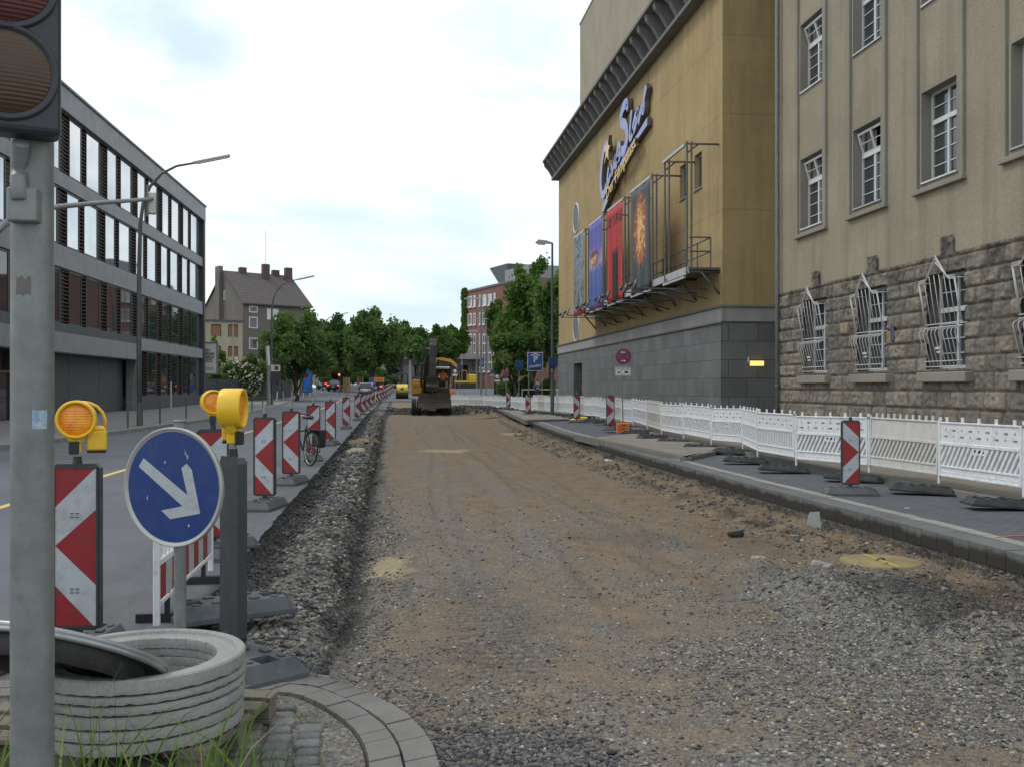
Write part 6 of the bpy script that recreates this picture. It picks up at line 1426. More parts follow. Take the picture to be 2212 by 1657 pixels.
pole_sign(1074, 813.5, 100, .27, 'round white sign with red ring and white plate behind the far fence', 'ban'); pole_sign(1063, 803, 118, .27, 'small round no-stopping sign in the far street at right', 'stop'); pole_sign(1040.7, 785, 105, .26, 'small blue parking sign in front of the brick office', 'P')
pole_sign(683, 820, 112, .55, 'round grey sign seen from behind by the poster panels', 'back'); pole_sign(805, 828, 125, .35, 'small blue arrow sign between the tree guards', 'P')
pole_sign(983, 802, 124, .3, 'pale round sign above the yellow excavator arm', 'ban')
# far straight lamps
for x, d, yt, lb in ((1039, 90, 646, 'straight street lamp with double head in front of the brick office'), (1050, 117, 689, 'second straight street lamp farther along at right, in front of the brick office'), (1030, 145, 716, 'distant street lamp half lost in the trees left of the brick office')):
    p = at(x, HZ, d); g0 = GZ(p.y); z = H+(HZ-yt)*d/2150-g0; t = root('street_lamp', lb, 'street lamp', (p.x, p.y, g0), group='straight street lamps on the far right side')
    MB().cyl((0, 0, 0), (0, 0, z), .10, .06, n=8).build('post', m_lampg, t); MB().box((-.7, 0, z), (1.6, .22, .12), M=Matrix.Translation((0, 0, 0))).build('lamp_head', m_head, t)
# ---- manhole disc, stub, litter, chalk
p = _mh; t = root('manhole_ring', 'round yellow-painted manhole lid lying flush in the dark gravel', 'manhole lid', (p.x, p.y, -.145))
m_yl = pm('faded_yellow_paint', (.25, .195, .09), .85, .25, 5, .3, 60, dirt=((.15, .12, .07), .6)); m_ys = pm('yellow_stripe', (.45, .32, .06), .7)
MB().lathe([(.39, -.12), (.39, .0), (.375, .012), (0, .012)], 48).build('lid', m_yl, t); MB().bx(-.02, .02, -.37, .37, .0125, .0145).build('paint_stripe', m_ys, t); MB().tube([(-.05, 0, .013), (0, 0, .035), (.05, 0, .013)], .007, 6).build('lifting_eye', m_iron, t)
p = gd(1757, 1135, -.2); t = MB(); t.prism([(-.10, 0), (.10, 0), (.075, .24), (-.045, .23)], (0, -.05, 0), (1, 0, 0), (0, 0, 1), (0, .1, 0)); o = t.build('concrete_stub', m_conc, bevel=.01); o.location = (p.x, p.y, float(hfun(p.x, p.y))-.05); o.rotation_euler = (R(-14), 0, R(-20)); tag(o, 'pale broken concrete stub leaning under the kerb', 'concrete stub')
m_paper = pm('white_paper', (.6, .6, .6), .8); r = random.Random(8)
def scrap(x, y, z, s, lab, mat=m_paper, name='paper_scrap', cat='litter', thick=.004):
    p = gd(x, y, z) if z is not None else None
    b = MB(); pts_ = [((.8+.4*r.random())*s*math.cos(a), (.8+.4*r.random())*s*.7*math.sin(a)) for a in (0, 1.1, 2.2, 3.3, 4.4, 5.4)]
    b.prism(pts_, (0, 0, 0), (1, 0, 0), (0, 1, 0), (0, 0, thick)); o = b.build(name, mat); o.location = p; o.rotation_euler = (R(r.uniform(-8, 8)), R(r.uniform(-8, 8)), r.random()*6); tag(o, lab, cat); return o
scrap(1698+16, 1089+75-8, .004, .06, 'white paper scrap on the block strip left of the near beacon'); 
scrap(1960, 1099-2, .004, .06, 'white paper scrap on the block strip behind the near beacon')
scrap(1313, 996, -.24, .10, 'white lump of paper at the foot of the right-hand bank', thick=.05)
m_pal = pm('pale_rubble', (.30, .25, .175), .95, .3, 8, .7, 26, dirt=((.10, .08, .06), .7)); m_yb = pm('yellow_bag', (.6, .5, .08), .6)
def rock(x, y, z, s, lab, mat=m_pal, name='broken_slab', cat='rubble slab', amp=.5):
    bm = bmesh.new(); bmesh.ops.create_icosphere(bm, subdivisions=4, radius=1); sd = r.random()*40
    for v in bm.verts:
        c = v.co.copy(); k = 1+amp*(float(fbm(np.array([c.x*1.3+sd+c.z]), np.array([c.y*1.3+sd]), 1.6, 4)[0])-.5)*1.7
        v.co = Vector((max(-.8, min(.8, c.x*k))*s[0]*1.2, max(-.85, min(.85, c.y*k))*s[1]*1.2, max(-.3, min(.62, c.z*k))*s[2]*1.6))
    me = bpy.data.meshes.new(name); bm.to_mesh(me); bm.free(); me.materials.append(mat); o = bpy.data.objects.new(name, me); COL.objects.link(o); o.location = gd(x, y, z); o.rotation_euler = (R(r.uniform(-12, 12)), R(r.uniform(-12, 12)), r.random()*6); tag(o, lab, cat); return o
rock(782, 958, -.12, (.30, .62, .10), 'large pale broken slab on the ballast ridge beside the beacons'); rock(770, 979, -.14, (.20, .25, .10), 'pale broken slab in front of the larger one on the ballast ridge'); rock(762, 1040, -.14, (.08, .10, .05), 'small tan slab fragment on the ballast strip nearer the camera')
rock(1250, 906, .1, (.42, .25, .07), 'yellow sack lying on the paving beside the barrier feet', m_yb, 'sack', 'sack', .25)
rock(1610-20, 1155, -.32, (.10, .08, .05), 'dark clod lying on the brown floor below the kerb', m_edge, 'clod', 'clod'); rock(1640, 1208, -.3, (.09, .06, .03), 'flat pale stone near the edge of the gravel mound', m_pal, 'flat_stone', 'stone')
rock(1775, 1222, -.13, (.10, .08, .04), 'pale cement lump left of the yellow manhole lid', m_conc, 'cement_lump', 'stone')
b = MB(); m_spray = pm('red_spray_paint', (.62, .08, .06), .8)
pp = [gd(2150, 1160, .012), gd(2185, 1156, .012), gd(2230, 1155, .012), gd(2300, 1150, .012)]; b.strip([v+Vector((0, .012, 0)) for v in pp], [v-Vector((0, .012, 0)) for v in pp]); tag(b.build('spray_mark', m_spray), 'red spray-paint line across the gutter stones at the right edge', 'paint mark')
# handrail behind the far fence
p = at(1127, HZ, 92); t = root('handrail', 'pale horizontal handrail in front of the hedge beside the cinema corner', 'railing', (p.x, p.y, .3), -PSI)
MB().bx(0, 4.4, -.04, .04, 1.0, 1.1).build('rail', m_plb, t); [MB().bx(k*1.45, k*1.45+.08, -.04, .04, 0, 1.0).build('post', m_plb, t) for k in range(4)]
# ================= trees, shrubs, grass =================
def leafmat(name, stops):
    M = Mat(name); rn = M.n('Attribute', attribute_name='rnd').outputs['Fac']; c = M.ramp(rn, stops)
    d = M.n('BsdfDiffuse', {'Color': c}); tr = M.n('BsdfTranslucent', {'Color': M.mix(.5, c, (.16, .26, .03))}); mx = M.n('MixShader', {0: .28}); M.nt.links.new(d.outputs[0], mx.inputs[1]); M.nt.links.new(tr.outputs[0], mx.inputs[2])
    M.nt.links.new(mx.outputs[0], M.nt.nodes['Material Output'].inputs[0]); M.nt.nodes.remove(M.b); return M.m
m_leafA = leafmat('leaves_mid', [(0, (.04, .08, .03)), (.5, (.092, .158, .056)), (1, (.18, .255, .09))])
m_leafB = leafmat('leaves_dark', [(0, (.03, .062, .028)), (.6, (.068, .122, .05)), (1, (.12, .19, .07))])
m_leafC = leafmat('leaves_light', [(0, (.04, .085, .024)), (.5, (.09, .16, .042)), (1, (.17, .25, .07))])
m_bark = pm('bark', (.065, .055, .045), .9, .25, 6, .5, 30)
m_blos = pm('blossom', (.55, .54, .42), .8)
def leaves(P, size, rv, name, mat, parent, off, rs, elong=1.5):
    n = len(P); a = rs.normal(size=(n, 3)); a /= np.linalg.norm(a, axis=1)[:, None]; b = rs.normal(size=(n, 3)); b = np.cross(a, b); b /= np.linalg.norm(b, axis=1)[:, None]
    s = (size*(.6+.8*rs.rand(n)))[:, None]; V = np.stack([P-a*s*elong/2, P+b*s/2, P+a*s*elong/2, P-b*s/2], 1).reshape(-1, 3)-np.array(off)[None]
    me = bpy.data.meshes.new(name); npmesh(me, V, np.arange(n*4).reshape(n, 4)); me.materials.append(mat); me.attributes.new('rnd', 'FLOAT', 'POINT').data.foreach_set('value', np.repeat(rv, 4).astype(np.float32))
    o = bpy.data.objects.new(name, me); COL.objects.link(o)
    if parent: adopt(o, parent)
    return o
def tree(label, x, d, ytop, halfpx, trunk_frac=.3, n=9000, leaf=.26, seed=1, mat=None, group=None, yc=None, clumps=46, name='deciduous_tree', cat='tree', gz=None, squash=1., bark=True, lump=.34, boxy=0, depth=None):
    rs = np.random.RandomState(seed); p = at(x, HZ, d); g0 = GZ(p.y) if gz is None else gz
    zt = H+(HZ-ytop)*d/2150; hh = zt-g0; rx = halfpx*d/2150; th = hh*trunk_frac; rz = (hh-th)/2; ry = rx if depth is None else depth; cz = g0+th+rz
    t = root(name, label, cat, (p.x, p.y, g0), group=group); off = (p.x, p.y, g0)
    u = rs.normal(size=(clumps, 3)); u /= np.linalg.norm(u, axis=1)[:, None]; rr = rs.uniform(.30, .95, clumps)[:, None]; C = u*rr
    C[:, 2] = np.where(C[:, 2] < -.55, -C[:, 2]*.5, C[:, 2]); cr = rs.uniform(.14, lump, clumps)*(1.15-.35*np.abs(C[:, 2])); cb = rs.rand(clumps)
    # a few shoots that break the outline
    k = rs.randint(0, clumps, n); g = rs.normal(size=(n, 3)); g /= np.linalg.norm(g, axis=1)[:, None]; g *= (rs.rand(n)**.45)[:, None]
    L = C[k]+g*cr[k][:, None]; P = np.stack([p.x+L[:, 0]*rx, p.y+L[:, 1]*ry, cz+L[:, 2]*rz*1.02*squash], 1)
    tw = rs.rand(n) < .06; P[tw] += g[tw]*.10*rx*np.array([1, 1, 1.3])
    rv = np.clip(.20+.45*cb[k]+.35*rs.rand(n), 0, 1)
    leaves(P, leaf, rv, 'crown', mat or m_leafA, t, off, rs)
    if bark:
        b = MB(off); r0 = max(.10, hh*.022); top = (p.x+rs.uniform(-.1, .1)*rx, p.y, cz+rz*.3)
        b.tube([(p.x, p.y, g0-.1), (p.x+.04*rx, p.y, g0+th*.6), (p.x-.03*rx, p.y, g0+th*1.1), top], [r0*1.2, r0, r0*.85, r0*.3], 9); b.build('trunk', m_bark, t)
        for q in rs.choice(clumps, min(8, clumps), replace=False):
            e = (p.x+C[q, 0]*rx*.85, p.y+C[q, 1]*ry*.85, cz+C[q, 2]*rz*.85); z0 = g0+th*(.8+.5*rs.rand()); m_ = (p.x+C[q, 0]*rx*.4, p.y+C[q, 1]*ry*.4, (z0+e[2])/2+.1*rz)
            MB(off).tube([(p.x, p.y, z0), m_, e], [r0*.5, r0*.3, r0*.08], 6).build('limb', m_bark, t)
    return t
tree('spreading green tree with spiky shoots in front of the grey gabled house', 640, 97, 672, 90, .08, 19000, .22, 1, m_leafA, clumps=70, lump=.27)
tree('dark green tree between the gabled house and the crossing', 716, 138, 684, 52, .10, 11000, .30, 2, m_leafB)
tree('tallest round tree at the crossing, above the wooden tree guards', 806, 131, 670, 68, .16, 16000, .30, 3, m_leafA, clumps=60)
tree('broad tree left of the tallest one, over the parked cars', 752, 136, 706, 55, .16, 9000, .30, 4, m_leafA)
tree('dark tree filling the gap behind the broad tree', 690, 158, 690, 48, .15, 7000, .36, 5, m_leafB)
G_ = 'background trees across the end of the street'
for i, (x, d, yt, w, s_, lb) in enumerate(((866, 165, 700, 40, 6, 'background tree just right of the tallest round tree'), (903, 158, 714, 36, 7, 'background tree directly above the excavator cab'), (944, 162, 706, 40, 8, 'background tree right of the excavator arm'), (980, 168, 700, 36, 9, 'bright green background tree beside the brick office'), (840, 230, 715, 50, 10, 'pale background tree farthest back in the middle'), (925, 235, 708, 50, 12, 'second farthest background tree above the yellow boom'), (775, 215, 700, 55, 13, 'background tree behind the two trees at the crossing'))):
    tree(lb, x, d, yt, w, .36 if d < 180 else .12, 9000, .36, s_, [m_leafC, m_leafA, m_leafA, m_leafC, m_leafB, m_leafB, m_leafB][i], G_, gz=1.3)
tree('tall airy tree at the left edge of the cinema', 1150, 104, 558, 84, .14, 24000, .27, 14, m_leafC, clumps=110, lump=.24)
tree('second tall tree touching the cinema wall', 1192, 92, 578, 48, .16, 11000, .25, 15, m_leafA, clumps=40)
tree('low rounded tree in front of the tall ones, above the parking signs', 1112, 92, 690, 62, .22, 13000, .22, 16, m_leafA, clumps=50)
tree('small slim tree in front of the right part of the brick office', 1072, 120, 640, 22, .4, 4000, .24, 17, m_leafC, clumps=22)
t = tree('elder bush covered in cream blossom behind the dark fence', 522, 93, 766, 48, .05, 9000, .18, 20, m_leafA, name='elder_bush', cat='bush', gz=.1, clumps=40)
rs = np.random.RandomState(5); p = at(522, HZ, 93); k = 420; u = rs.normal(size=(k, 3)); u /= np.linalg.norm(u, axis=1)[:, None]; u[:, 1] = -np.abs(u[:, 1]); P = np.stack([p.x+u[:, 0]*1.95, p.y+u[:, 1]*1.95, 2.35+u[:, 2]*2.0], 1); leaves(P, .22, rs.rand(k), 'blossom', m_blos, t, (p.x, p.y, .1), rs, 1.)
for x, w, s_, lb, d, yt in ((470, 30, 21, 'low green shrub left of the elder bush behind the fence', 90, 800), (560, 26, 22, 'green shrub at the foot of the spreading tree', 99, 770), (1100, 22, 23, 'clipped hedge section at the left end of the right-hand hedge', 94, 815), (1140, 24, 24, 'clipped hedge section below the parking board', 94, 814), (1185, 24, 25, 'clipped hedge section touching the cinema corner', 93, 814), (1088, 12, 26, 'round shrub below the tilted round sign', 88, 822)):
    tree(lb, x, d, yt, w, .02, 4200, .17, s_, m_leafA, name='shrub', cat='shrub', bark=False, clumps=34, gz=.2, lump=.4)
tree('scraggy small tree in front of the cream house', 466, 95, 735, 26, .3, 900, .2, 27, m_leafC, clumps=14, gz=.1)
tree('dark undergrowth below the trees at the crossing', 700, 146, 788, 62, .02, 8000, .28, 28, m_leafB, name='shrub', cat='shrub', bark=False, clumps=40, lump=.4)
tree('dark undergrowth behind the tree guards', 795, 150, 792, 58, .02, 9000, .28, 29, m_leafB, name='shrub', cat='shrub', bark=False, clumps=40, lump=.4)
tree('low dark hedge behind the elder bush', 500, 98, 800, 60, .02, 5000, .2, 30, m_leafB, name='shrub', cat='shrub', bark=False, clumps=40, gz=.1, lump=.4)
for i in range(6): tree('dark hedge thicket closing the gap below the background trees', 850+i*28, 185+i*3, 790, 26, .02, 2600, .4, 40+i, m_leafB, 'hedge thickets below the background trees', name='shrub', cat='shrub', bark=False, clumps=22, gz=1.2, lump=.42)
# ivy on the brick office edge
rs = np.random.RandomState(9); k = 3800; zz = 1.5+rs.rand(k)**.8*18.2; P = np.array([Q0]*k); P[:, 2] = zz; P[:, :2] += np.array(a_.xy)*0; aw = (Q1-Q0).normalized(); nbx = Vector((-aw.y, aw.x, 0)); wv = .3+1.5*rs.rand(k)*(.4+.6*(zz > 12)); 
P = np.stack([Q0.x+aw.x*(wv-.5)-.25+rs.normal(size=k)*.12, Q0.y+aw.y*(wv-.5)-.25+rs.normal(size=k)*.1, zz], 1)
o = leaves(P, .42, rs.rand(k), 'ivy', m_leafC, None, (Q0.x, Q0.y, 0), rs); o.location = (Q0.x, Q0.y, 0); tag(o, 'green ivy climbing the left edge of the brick office', 'ivy')

# grass blades at the foot of the pallet
def blades(name, spots, label):
    rs = np.random.RandomState(len(spots)); vs, fs, rv = [], [], []
    for (x, y, h, w, z0) in spots:
        a = rs.rand()*6.28; ln_ = rs.uniform(.15, .8)*h; cx, cy = math.cos(a), math.sin(a); b0 = len(vs); q = rs.rand()*6.28; wx, wy = math.cos(q)*w, math.sin(q)*w
        for k in range(6):
            s = k/5; px = x+cx*ln_*s**2.2; py = y+cy*ln_*s**2.2; pz = z0+h*(s-.32*s**3*(ln_/h)); ww = (1-s**1.6)*.9+.03
            vs += [(px-wx*ww, py-wy*ww, pz), (px+wx*ww, py+wy*ww, pz)]
        for k in range(5): fs.append((b0+2*k, b0+2*k+1, b0+2*k+3, b0+2*k+2))
        rv += [rs.rand()]*12
    me = bpy.data.meshes.new(name); me.from_pydata(vs, [], fs); me.materials.append(m_grass); me.attributes.new('rnd', 'FLOAT', 'POINT').data.foreach_set('value', rv); o = bpy.data.objects.new(name, me); COL.objects.link(o); return tag(o, label, 'grass', kind='stuff')
m_grass = leafmat('grass_blades', [(0, (.06, .11, .025)), (.6, (.13, .22, .045)), (.88, (.22, .31, .09)), (1, (.42, .36, .15))])
rs = np.random.RandomState(2); sp_ = []
for k in range(140): y = 3.45+rs.rand()*.36; sp_.append((-1.75+rs.rand()*1.28, y, .22+.46*rs.rand()**1.6, .0045+.004*rs.rand(), .0))
for k in range(26): sp_.append((-.62+rs.normal()*.05, 3.52+rs.rand()*.15, .3+.3*rs.rand(), .0045, 0))
for k in range(16): sp_.append((-.98+rs.normal()*.04, 3.45+rs.rand()*.15, .4+.25*rs.rand(), .005, 0))
for k in range(420): sp_.append((-2.35+rs.rand()*.62, 4.1+rs.rand()*1.1, .05+.16*rs.rand()**2, .003, 0))
for k in range(60): sp_.append((-1.65+rs.rand()*.3, 3.5+rs.rand()*.5, .2+.45*rs.rand(), .0045, 0))
for k in range(120): sp_.append((-.52+rs.normal()*.05, 4.2+rs.normal()*.09, .02+.07*rs.rand(), .0022, 0))
for k in range(500): y = 3.9+rs.rand()*1.4; sp_.append((np.interp(y, [3.9, 4.7, 5.3], [-.27, -.36, -.62])+rs.normal()*.016, y, .006+.014*rs.rand(), .002, 0))
blades('grass', sp_, 'long green grass blades growing in front of the pallet and concrete rings')

# ================= vehicles =================
def paint(name, col, metal=.3): return pm(name, col, .28, .03, 2, 0, 60, metal=metal, spec=.6, coat=.6)
m_tyre = pm('tyre_rubber', (.02, .02, .021), .85, .2, 20); m_carg = pm('car_glass', (.03, .035, .04), .06, .1, metal=.3, spec=.9)
M = Mat('red_tail_light'); m_tail = M.set(col=(.6, .02, .02), em=(1., .06, .05), es=2.2); M = Mat('red_signal'); m_rsig = M.set(col=(.8, .05, .03), em=(1., .08, .05), es=7.)
def car(label, x, d, heading, pt, L=4.2, W=1.78, Hh=1.48, wagon=False, lit=True, gz=None, roofp=None):
    p = at(x, HZ, d); g0 = GZ(p.y) if gz is None else gz; t = root('parked_car', label, 'car', (p.x, p.y, g0), R(heading)-R(90)); h = L/2
    b = MB(); st = [(-h, .42, .80, .80), (-h+.10, .28, .92, .90), (-h+.55, .24, 1.0 if wagon else .98, 1.), (0, .22, .93, 1.), (h-1.15, .22, .88, 1.), (h-.35, .26, .74, .95), (h, .38, .60, .78)]
    rows = []
    for (y, z0, z1, k) in st:
        w = W/2*k; rows.append([(-w*.9, y, z0), (-w, y, z0+.16), (-w*.99, y, (z0+z1)/2+.08), (-w*.92, y, z1), (w*.92, y, z1), (w*.99, y, (z0+z1)/2+.08), (w, y, z0+.16), (w*.9, y, z0)])
    vs = [v for r_ in rows for v in r_]; n = 8; fs = [(i*n+k, i*n+(k+1) % n, (i+1)*n+(k+1) % n, (i+1)*n+k) for i in range(len(rows)-1) for k in range(n)] + [tuple(range(7, -1, -1)), tuple((len(rows)-1)*n+k for k in range(n))]
    b.add(vs, fs, 0, True); body = b.build('body', pt, t, bevel=0); body.modifiers.new('s', 'SUBSURF').levels = 1; body.modifiers['s'].render_levels = 1
    ya, yb_ = (-h+.12, -h+.55) if wagon else (-h+.25, -h+.95); y2, y3 = h-2.0, h-1.2; wb, wt = W/2*.90, W/2*.70
    q = [(-wb, ya, .95), (wb, ya, .95), (wb, y3, .88), (-wb, y3, .88), (-wt, yb_, Hh-.05), (wt, yb_, Hh-.05), (wt, y2, Hh-.04), (-wt, y2, Hh-.04)]
    MB().add(q, [(4, 5, 6, 7), (0, 1, 5, 4), (1, 2, 6, 5), (2, 3, 7, 6), (3, 0, 4, 7)]).build('windows', m_carg, t, bevel=.03)
    MB().add([(-wt-.02, yb_-.05, Hh-.06), (wt+.02, yb_-.05, Hh-.06), (wt+.02, y2, Hh-.05), (-wt-.02, y2, Hh-.05), (-wt+.05, yb_+.05, Hh), (wt-.05, yb_+.05, Hh), (wt-.05, y2-.05, Hh), (-wt+.05, y2-.05, Hh)], [(4, 5, 6, 7), (0, 1, 5, 4), (1, 2, 6, 5), (2, 3, 7, 6), (3, 0, 4, 7), (0, 3, 2, 1)]).build('roof', roofp or pt, t)
    for s_ in (-1, 1):
        MB().tube([(s_*wb*.99, ya, .94), (s_*wt*1.01, yb_, Hh-.04)], .035, 6).build('pillar', pt, t); MB().tube([(s_*wb*.99, y3, .88), (s_*wt*1.01, y2, Hh-.04)], .03, 6).build('pillar', pt, t)
        for yy in (-h+.8, h-.85): w = MB().cyl((s_*(W/2-.2), yy, .31), (s_*(W/2+.01), yy, .31), .31, n=16).build('wheel', m_tyre, t); MB().cyl((s_*(W/2), yy, .31), (s_*(W/2+.02), yy, .31), .19, n=12).build('rim', m_steel, w)
        MB().box((s_*(W/2*.80), -h+.03, .78), (.26, .12, .16)).build('tail_light', m_tail if lit else m_red, t); MB().box((s_*(W/2*.74), h-.05, .56), (.3, .1, .12)).build('headlight', m_steel, t); MB().box((s_*(W/2+.06), .55, .98), (.16, .1, .12)).build('wing_mirror', pt, t)
    MB().box((0, -h-.01, .62), (.50, .02, .11)).build('number_plate', m_wf, t); MB().box((0, -h+.03, .36), (W*.82, .1, .2)).build('bumper', m_black, t); return t
pb, ps, pw, pg = paint('black_paint', (.012, .012, .014)), paint('silver_paint', (.28, .30, .31), .6), paint('white_paint', (.55, .56, .57)), paint('dark_paint', (.05, .055, .06))
car('black hatchback with lit tail lights waiting at the red signal', 729.5, 131, 76, pb, 4.1, 1.8, 1.5); car('dark silver-roofed car left of the black hatchback', 709, 139, 66, pg, 4.3, 1.8, 1.48, roofp=ps)
car('silver estate car behind the far beacons', 789, 114, 92, ps, 4.5, 1.85, 1.5, True, False); car('white car standing sideways behind the concrete block', 754, 158, 18, pw, 4.2, 1.8, 1.5, lit=False); car('dark car half hidden right of the silver estate', 808, 127, 95, pb, 4.2, 1.8, 1.45); car('white car far off left of the yellow roller', 848, 178, 40, pw, 4.2, 1.8, 1.45, lit=False)
# tree guards, block, boards
m_bd = pm('raw_boards', (.30, .20, .10), .85, .2, 6)
for x, d, lb in ((748.5, 127, 'wooden plank tree guard in front of the concrete block'), (778, 133, 'wooden plank tree guard beside the silver estate'), (804.5, 128, 'wooden plank tree guard left of the orange board')):
    p = at(x, HZ, d); t = root('tree_guard', lb, 'tree guard', (p.x, p.y, GZ(p.y)), group='wooden tree guards at the crossing')
    for a in range(8): MB().bx(-.12, .12, -.44, -.40, 0, 1.9, M=Matrix.Rotation(R(45*a), 4, 'Z')).build('plank', m_bd, t)
p = at(762, HZ, 129); b = MB().bx(-.7, .7, -.4, .4, 0, .85); o = b.build('concrete_block', m_pale, bevel=.03); o.location = (p.x, p.y, GZ(p.y)); tag(o, 'pale concrete block between the tree guards', 'concrete block')
p = at(819, HZ, 122); t = root('orange_board', 'orange construction board on legs right of the tree guards', 'sign board', (p.x, p.y, GZ(p.y))); m_ob = pm('orange_board_paint', (.75, .20, .03), .5, .05)
z0 = H+11*122/2150-GZ(p.y); z1 = H+20.5*122/2150-GZ(p.y); MB().bx(-.62, .62, -.02, .02, z0, z1).build('panel', m_ob, t); [MB().cyl((s_*.5, 0, 0), (s_*.5, 0, z0+.1), .03, n=6).build('leg', m_galv, t) for s_ in (-1, 1)]
for k, w in enumerate((.10, .16, .12, .2, .1)): MB().bx(-.45+k*.19, -.45+k*.19+w*.8, -.03, -.022, (z0+z1)/2-.08, (z0+z1)/2+.05).build('worn_letter', m_brickch, t)
p = at(813, HZ, 89); t = root('white_board', 'white plastic board standing on end in the beacon row', 'barrier', (p.x, p.y, GZ(p.y)), R(75)); MB().bx(-.5, .5, -.03, .03, .1, 1.05).build('panel', m_plb, t, bevel=.02); MB().bx(-.2, .2, -.2, .2, 0, .1).build('foot', m_rubber_d, t)
# red signal and other far posts
def far_signal(x, d, yt, lab, lit):
    p = at(x, HZ, d); g0 = GZ(p.y); z = H+(HZ-yt)*d/2150-g0; t = root('traffic_signal', lab, 'traffic light', (p.x, p.y, g0), -PSI); MB().cyl((0, 0, 0), (0, 0, z+.2), .08, n=8).build('pole', m_lampg, t)
    h = MB().bx(-.17, .17, -.3, -.05, z-.75, z+.25).build('signal_head', m_black, t, bevel=.03)
    for k, zz in enumerate((z, z-.3, z-.6)): MB().cyl((0, -.33, zz), (0, -.29, zz), .11, n=14).build('lens', m_rsig if (k == 0 and lit) else m_hous, h)
far_signal(733.5, 124, 810, 'far traffic light showing red above the waiting cars', True); far_signal(750, 150, 812, 'unlit far traffic light behind the tree guards', False); far_signal(697, 152, 815, 'unlit traffic light at the far left of the crossing', False)

# ---------- machines ----------
m_ye = pm('machine_yellow', (.52, .25, .03), .45, .1, 3, dirt=((.16, .12, .07), .6)); m_by = pm('roller_yellow', (.66, .47, .03), .4, .08, 3, dirt=((.2, .16, .08), .5)); m_dkm = pm('machine_dark', (.028, .027, .026), .6, .25, 4, .3, 20, dirt=((.09, .075, .055), .6)); m_blade = pm('muddy_blade', (.10, .085, .065), .8, .25, 4, .4, 30); m_wroof = pm('cab_roof_white', (.6, .62, .6), .35)
def person(label, loc, rz, top, legs, sit=False, hair=(.03, .02, .015), arms=None, sc=1., parent=None, hat=None):
    t = root('person', label, 'person', loc, rz); t.scale = (sc,)*3
    sk = pm('skin_tone', (.42, .24, .16), .6); A = arms or ((.26, -.12, 1.02), (.27, -.34, 1.10))
    hipz = .95; kn = ((.10, -.42, .90), (.10, -.40, .46)) if sit else ((.10, -.02, .50), (.11, .03, .08))
    if sit: hipz = .92
    V = [(0, 0, hipz), (0, .01, hipz+.25), (0, 0, hipz+.47), (0, -.01, hipz+.56), (0, -.02, hipz+.70)]; E = [(0, 1), (1, 2), (2, 3), (3, 4)]; Rr = [.13, .12, .13, .055, .10]
    def chain(st, P, rad):
        k = st
        for p_, r_ in zip(P, rad): V.append(p_); Rr.append(r_); E.append((k, len(V)-1)); k = len(V)-1
    for s_ in (-1, 1):
        chain(2, [(s_*.19, 0, hipz+.44), (s_*A[0][0], A[0][1]*.5, A[0][2]+.12), (s_*A[1][0]*.9, A[1][1], A[1][2]), (s_*A[1][0]*.85, A[1][1]-.07, A[1][2])], [.07, .05, .035, .03])
        chain(0, [(s_*.09, 0, hipz-.06), (s_*kn[0][0], kn[0][1], kn[0][2]), (s_*kn[1][0], kn[1][1], kn[1][2]), (s_*kn[1][0], kn[1][1]-.14, kn[1][2]-.03)], [.10, .065, .045, .04])
    def skin(name, vs, es, rr, mat, par):
        me = bpy.data.meshes.new(name); me.from_pydata(vs, es, []); me.materials.append(mat); o = bpy.data.objects.new(name, me); COL.objects.link(o); adopt(o, par); o.modifiers.new('skin', 'SKIN'); sb = o.modifiers.new('sub', 'SUBSURF'); sb.levels = 1; sb.render_levels = 1
        bpy.context.view_layer.objects.active = o
        for i, r_ in enumerate(rr): me.skin_vertices[0].data[i].radius = (r_, r_*.9)
        me.skin_vertices[0].data[0].use_root = True; return o
    for i_ in range(1):
        pass
    o = skin('body', V, E, Rr, sk, t)
    tv = [0, 1, 2, 5, 6, 7, 13, 14, 15]; mp = {a: i for i, a in enumerate(tv)}; es = [(mp[a], mp[b]) for a, b in E if a in mp and b in mp]
    skin('jacket', [V[i] for i in tv], es, [Rr[i]+.025 for i in tv], top, t)
    lv = [0, 9, 10, 11, 17, 18, 19]; mp = {a: i for i, a in enumerate(lv)}; es = [(mp[a], mp[b]) for a, b in E if a in mp and b in mp]
    skin('trousers', [V[i] for i in lv], es, [Rr[i]+.02 for i in lv], legs, t)
    MB().lathe([(.108, -.01), (.112, .04), (.095, .09), (.05, .12), (0, .128)], 14, 0, Matrix.Translation((0, .0, hipz+.71))).build('hair' if not hat else 'helmet', hat or pm('hair', hair, .8), t); return t
m_orv = pm('orange_vest', (.85, .22, .04), .7); m_navy = pm('navy_cloth', (.03, .04, .07), .9); m_shirt = pm('blue_grey_shirt', (.10, .12, .18), .9, .2, 12); m_wsh = pm('white_shirt', (.5, .5, .5), .9)
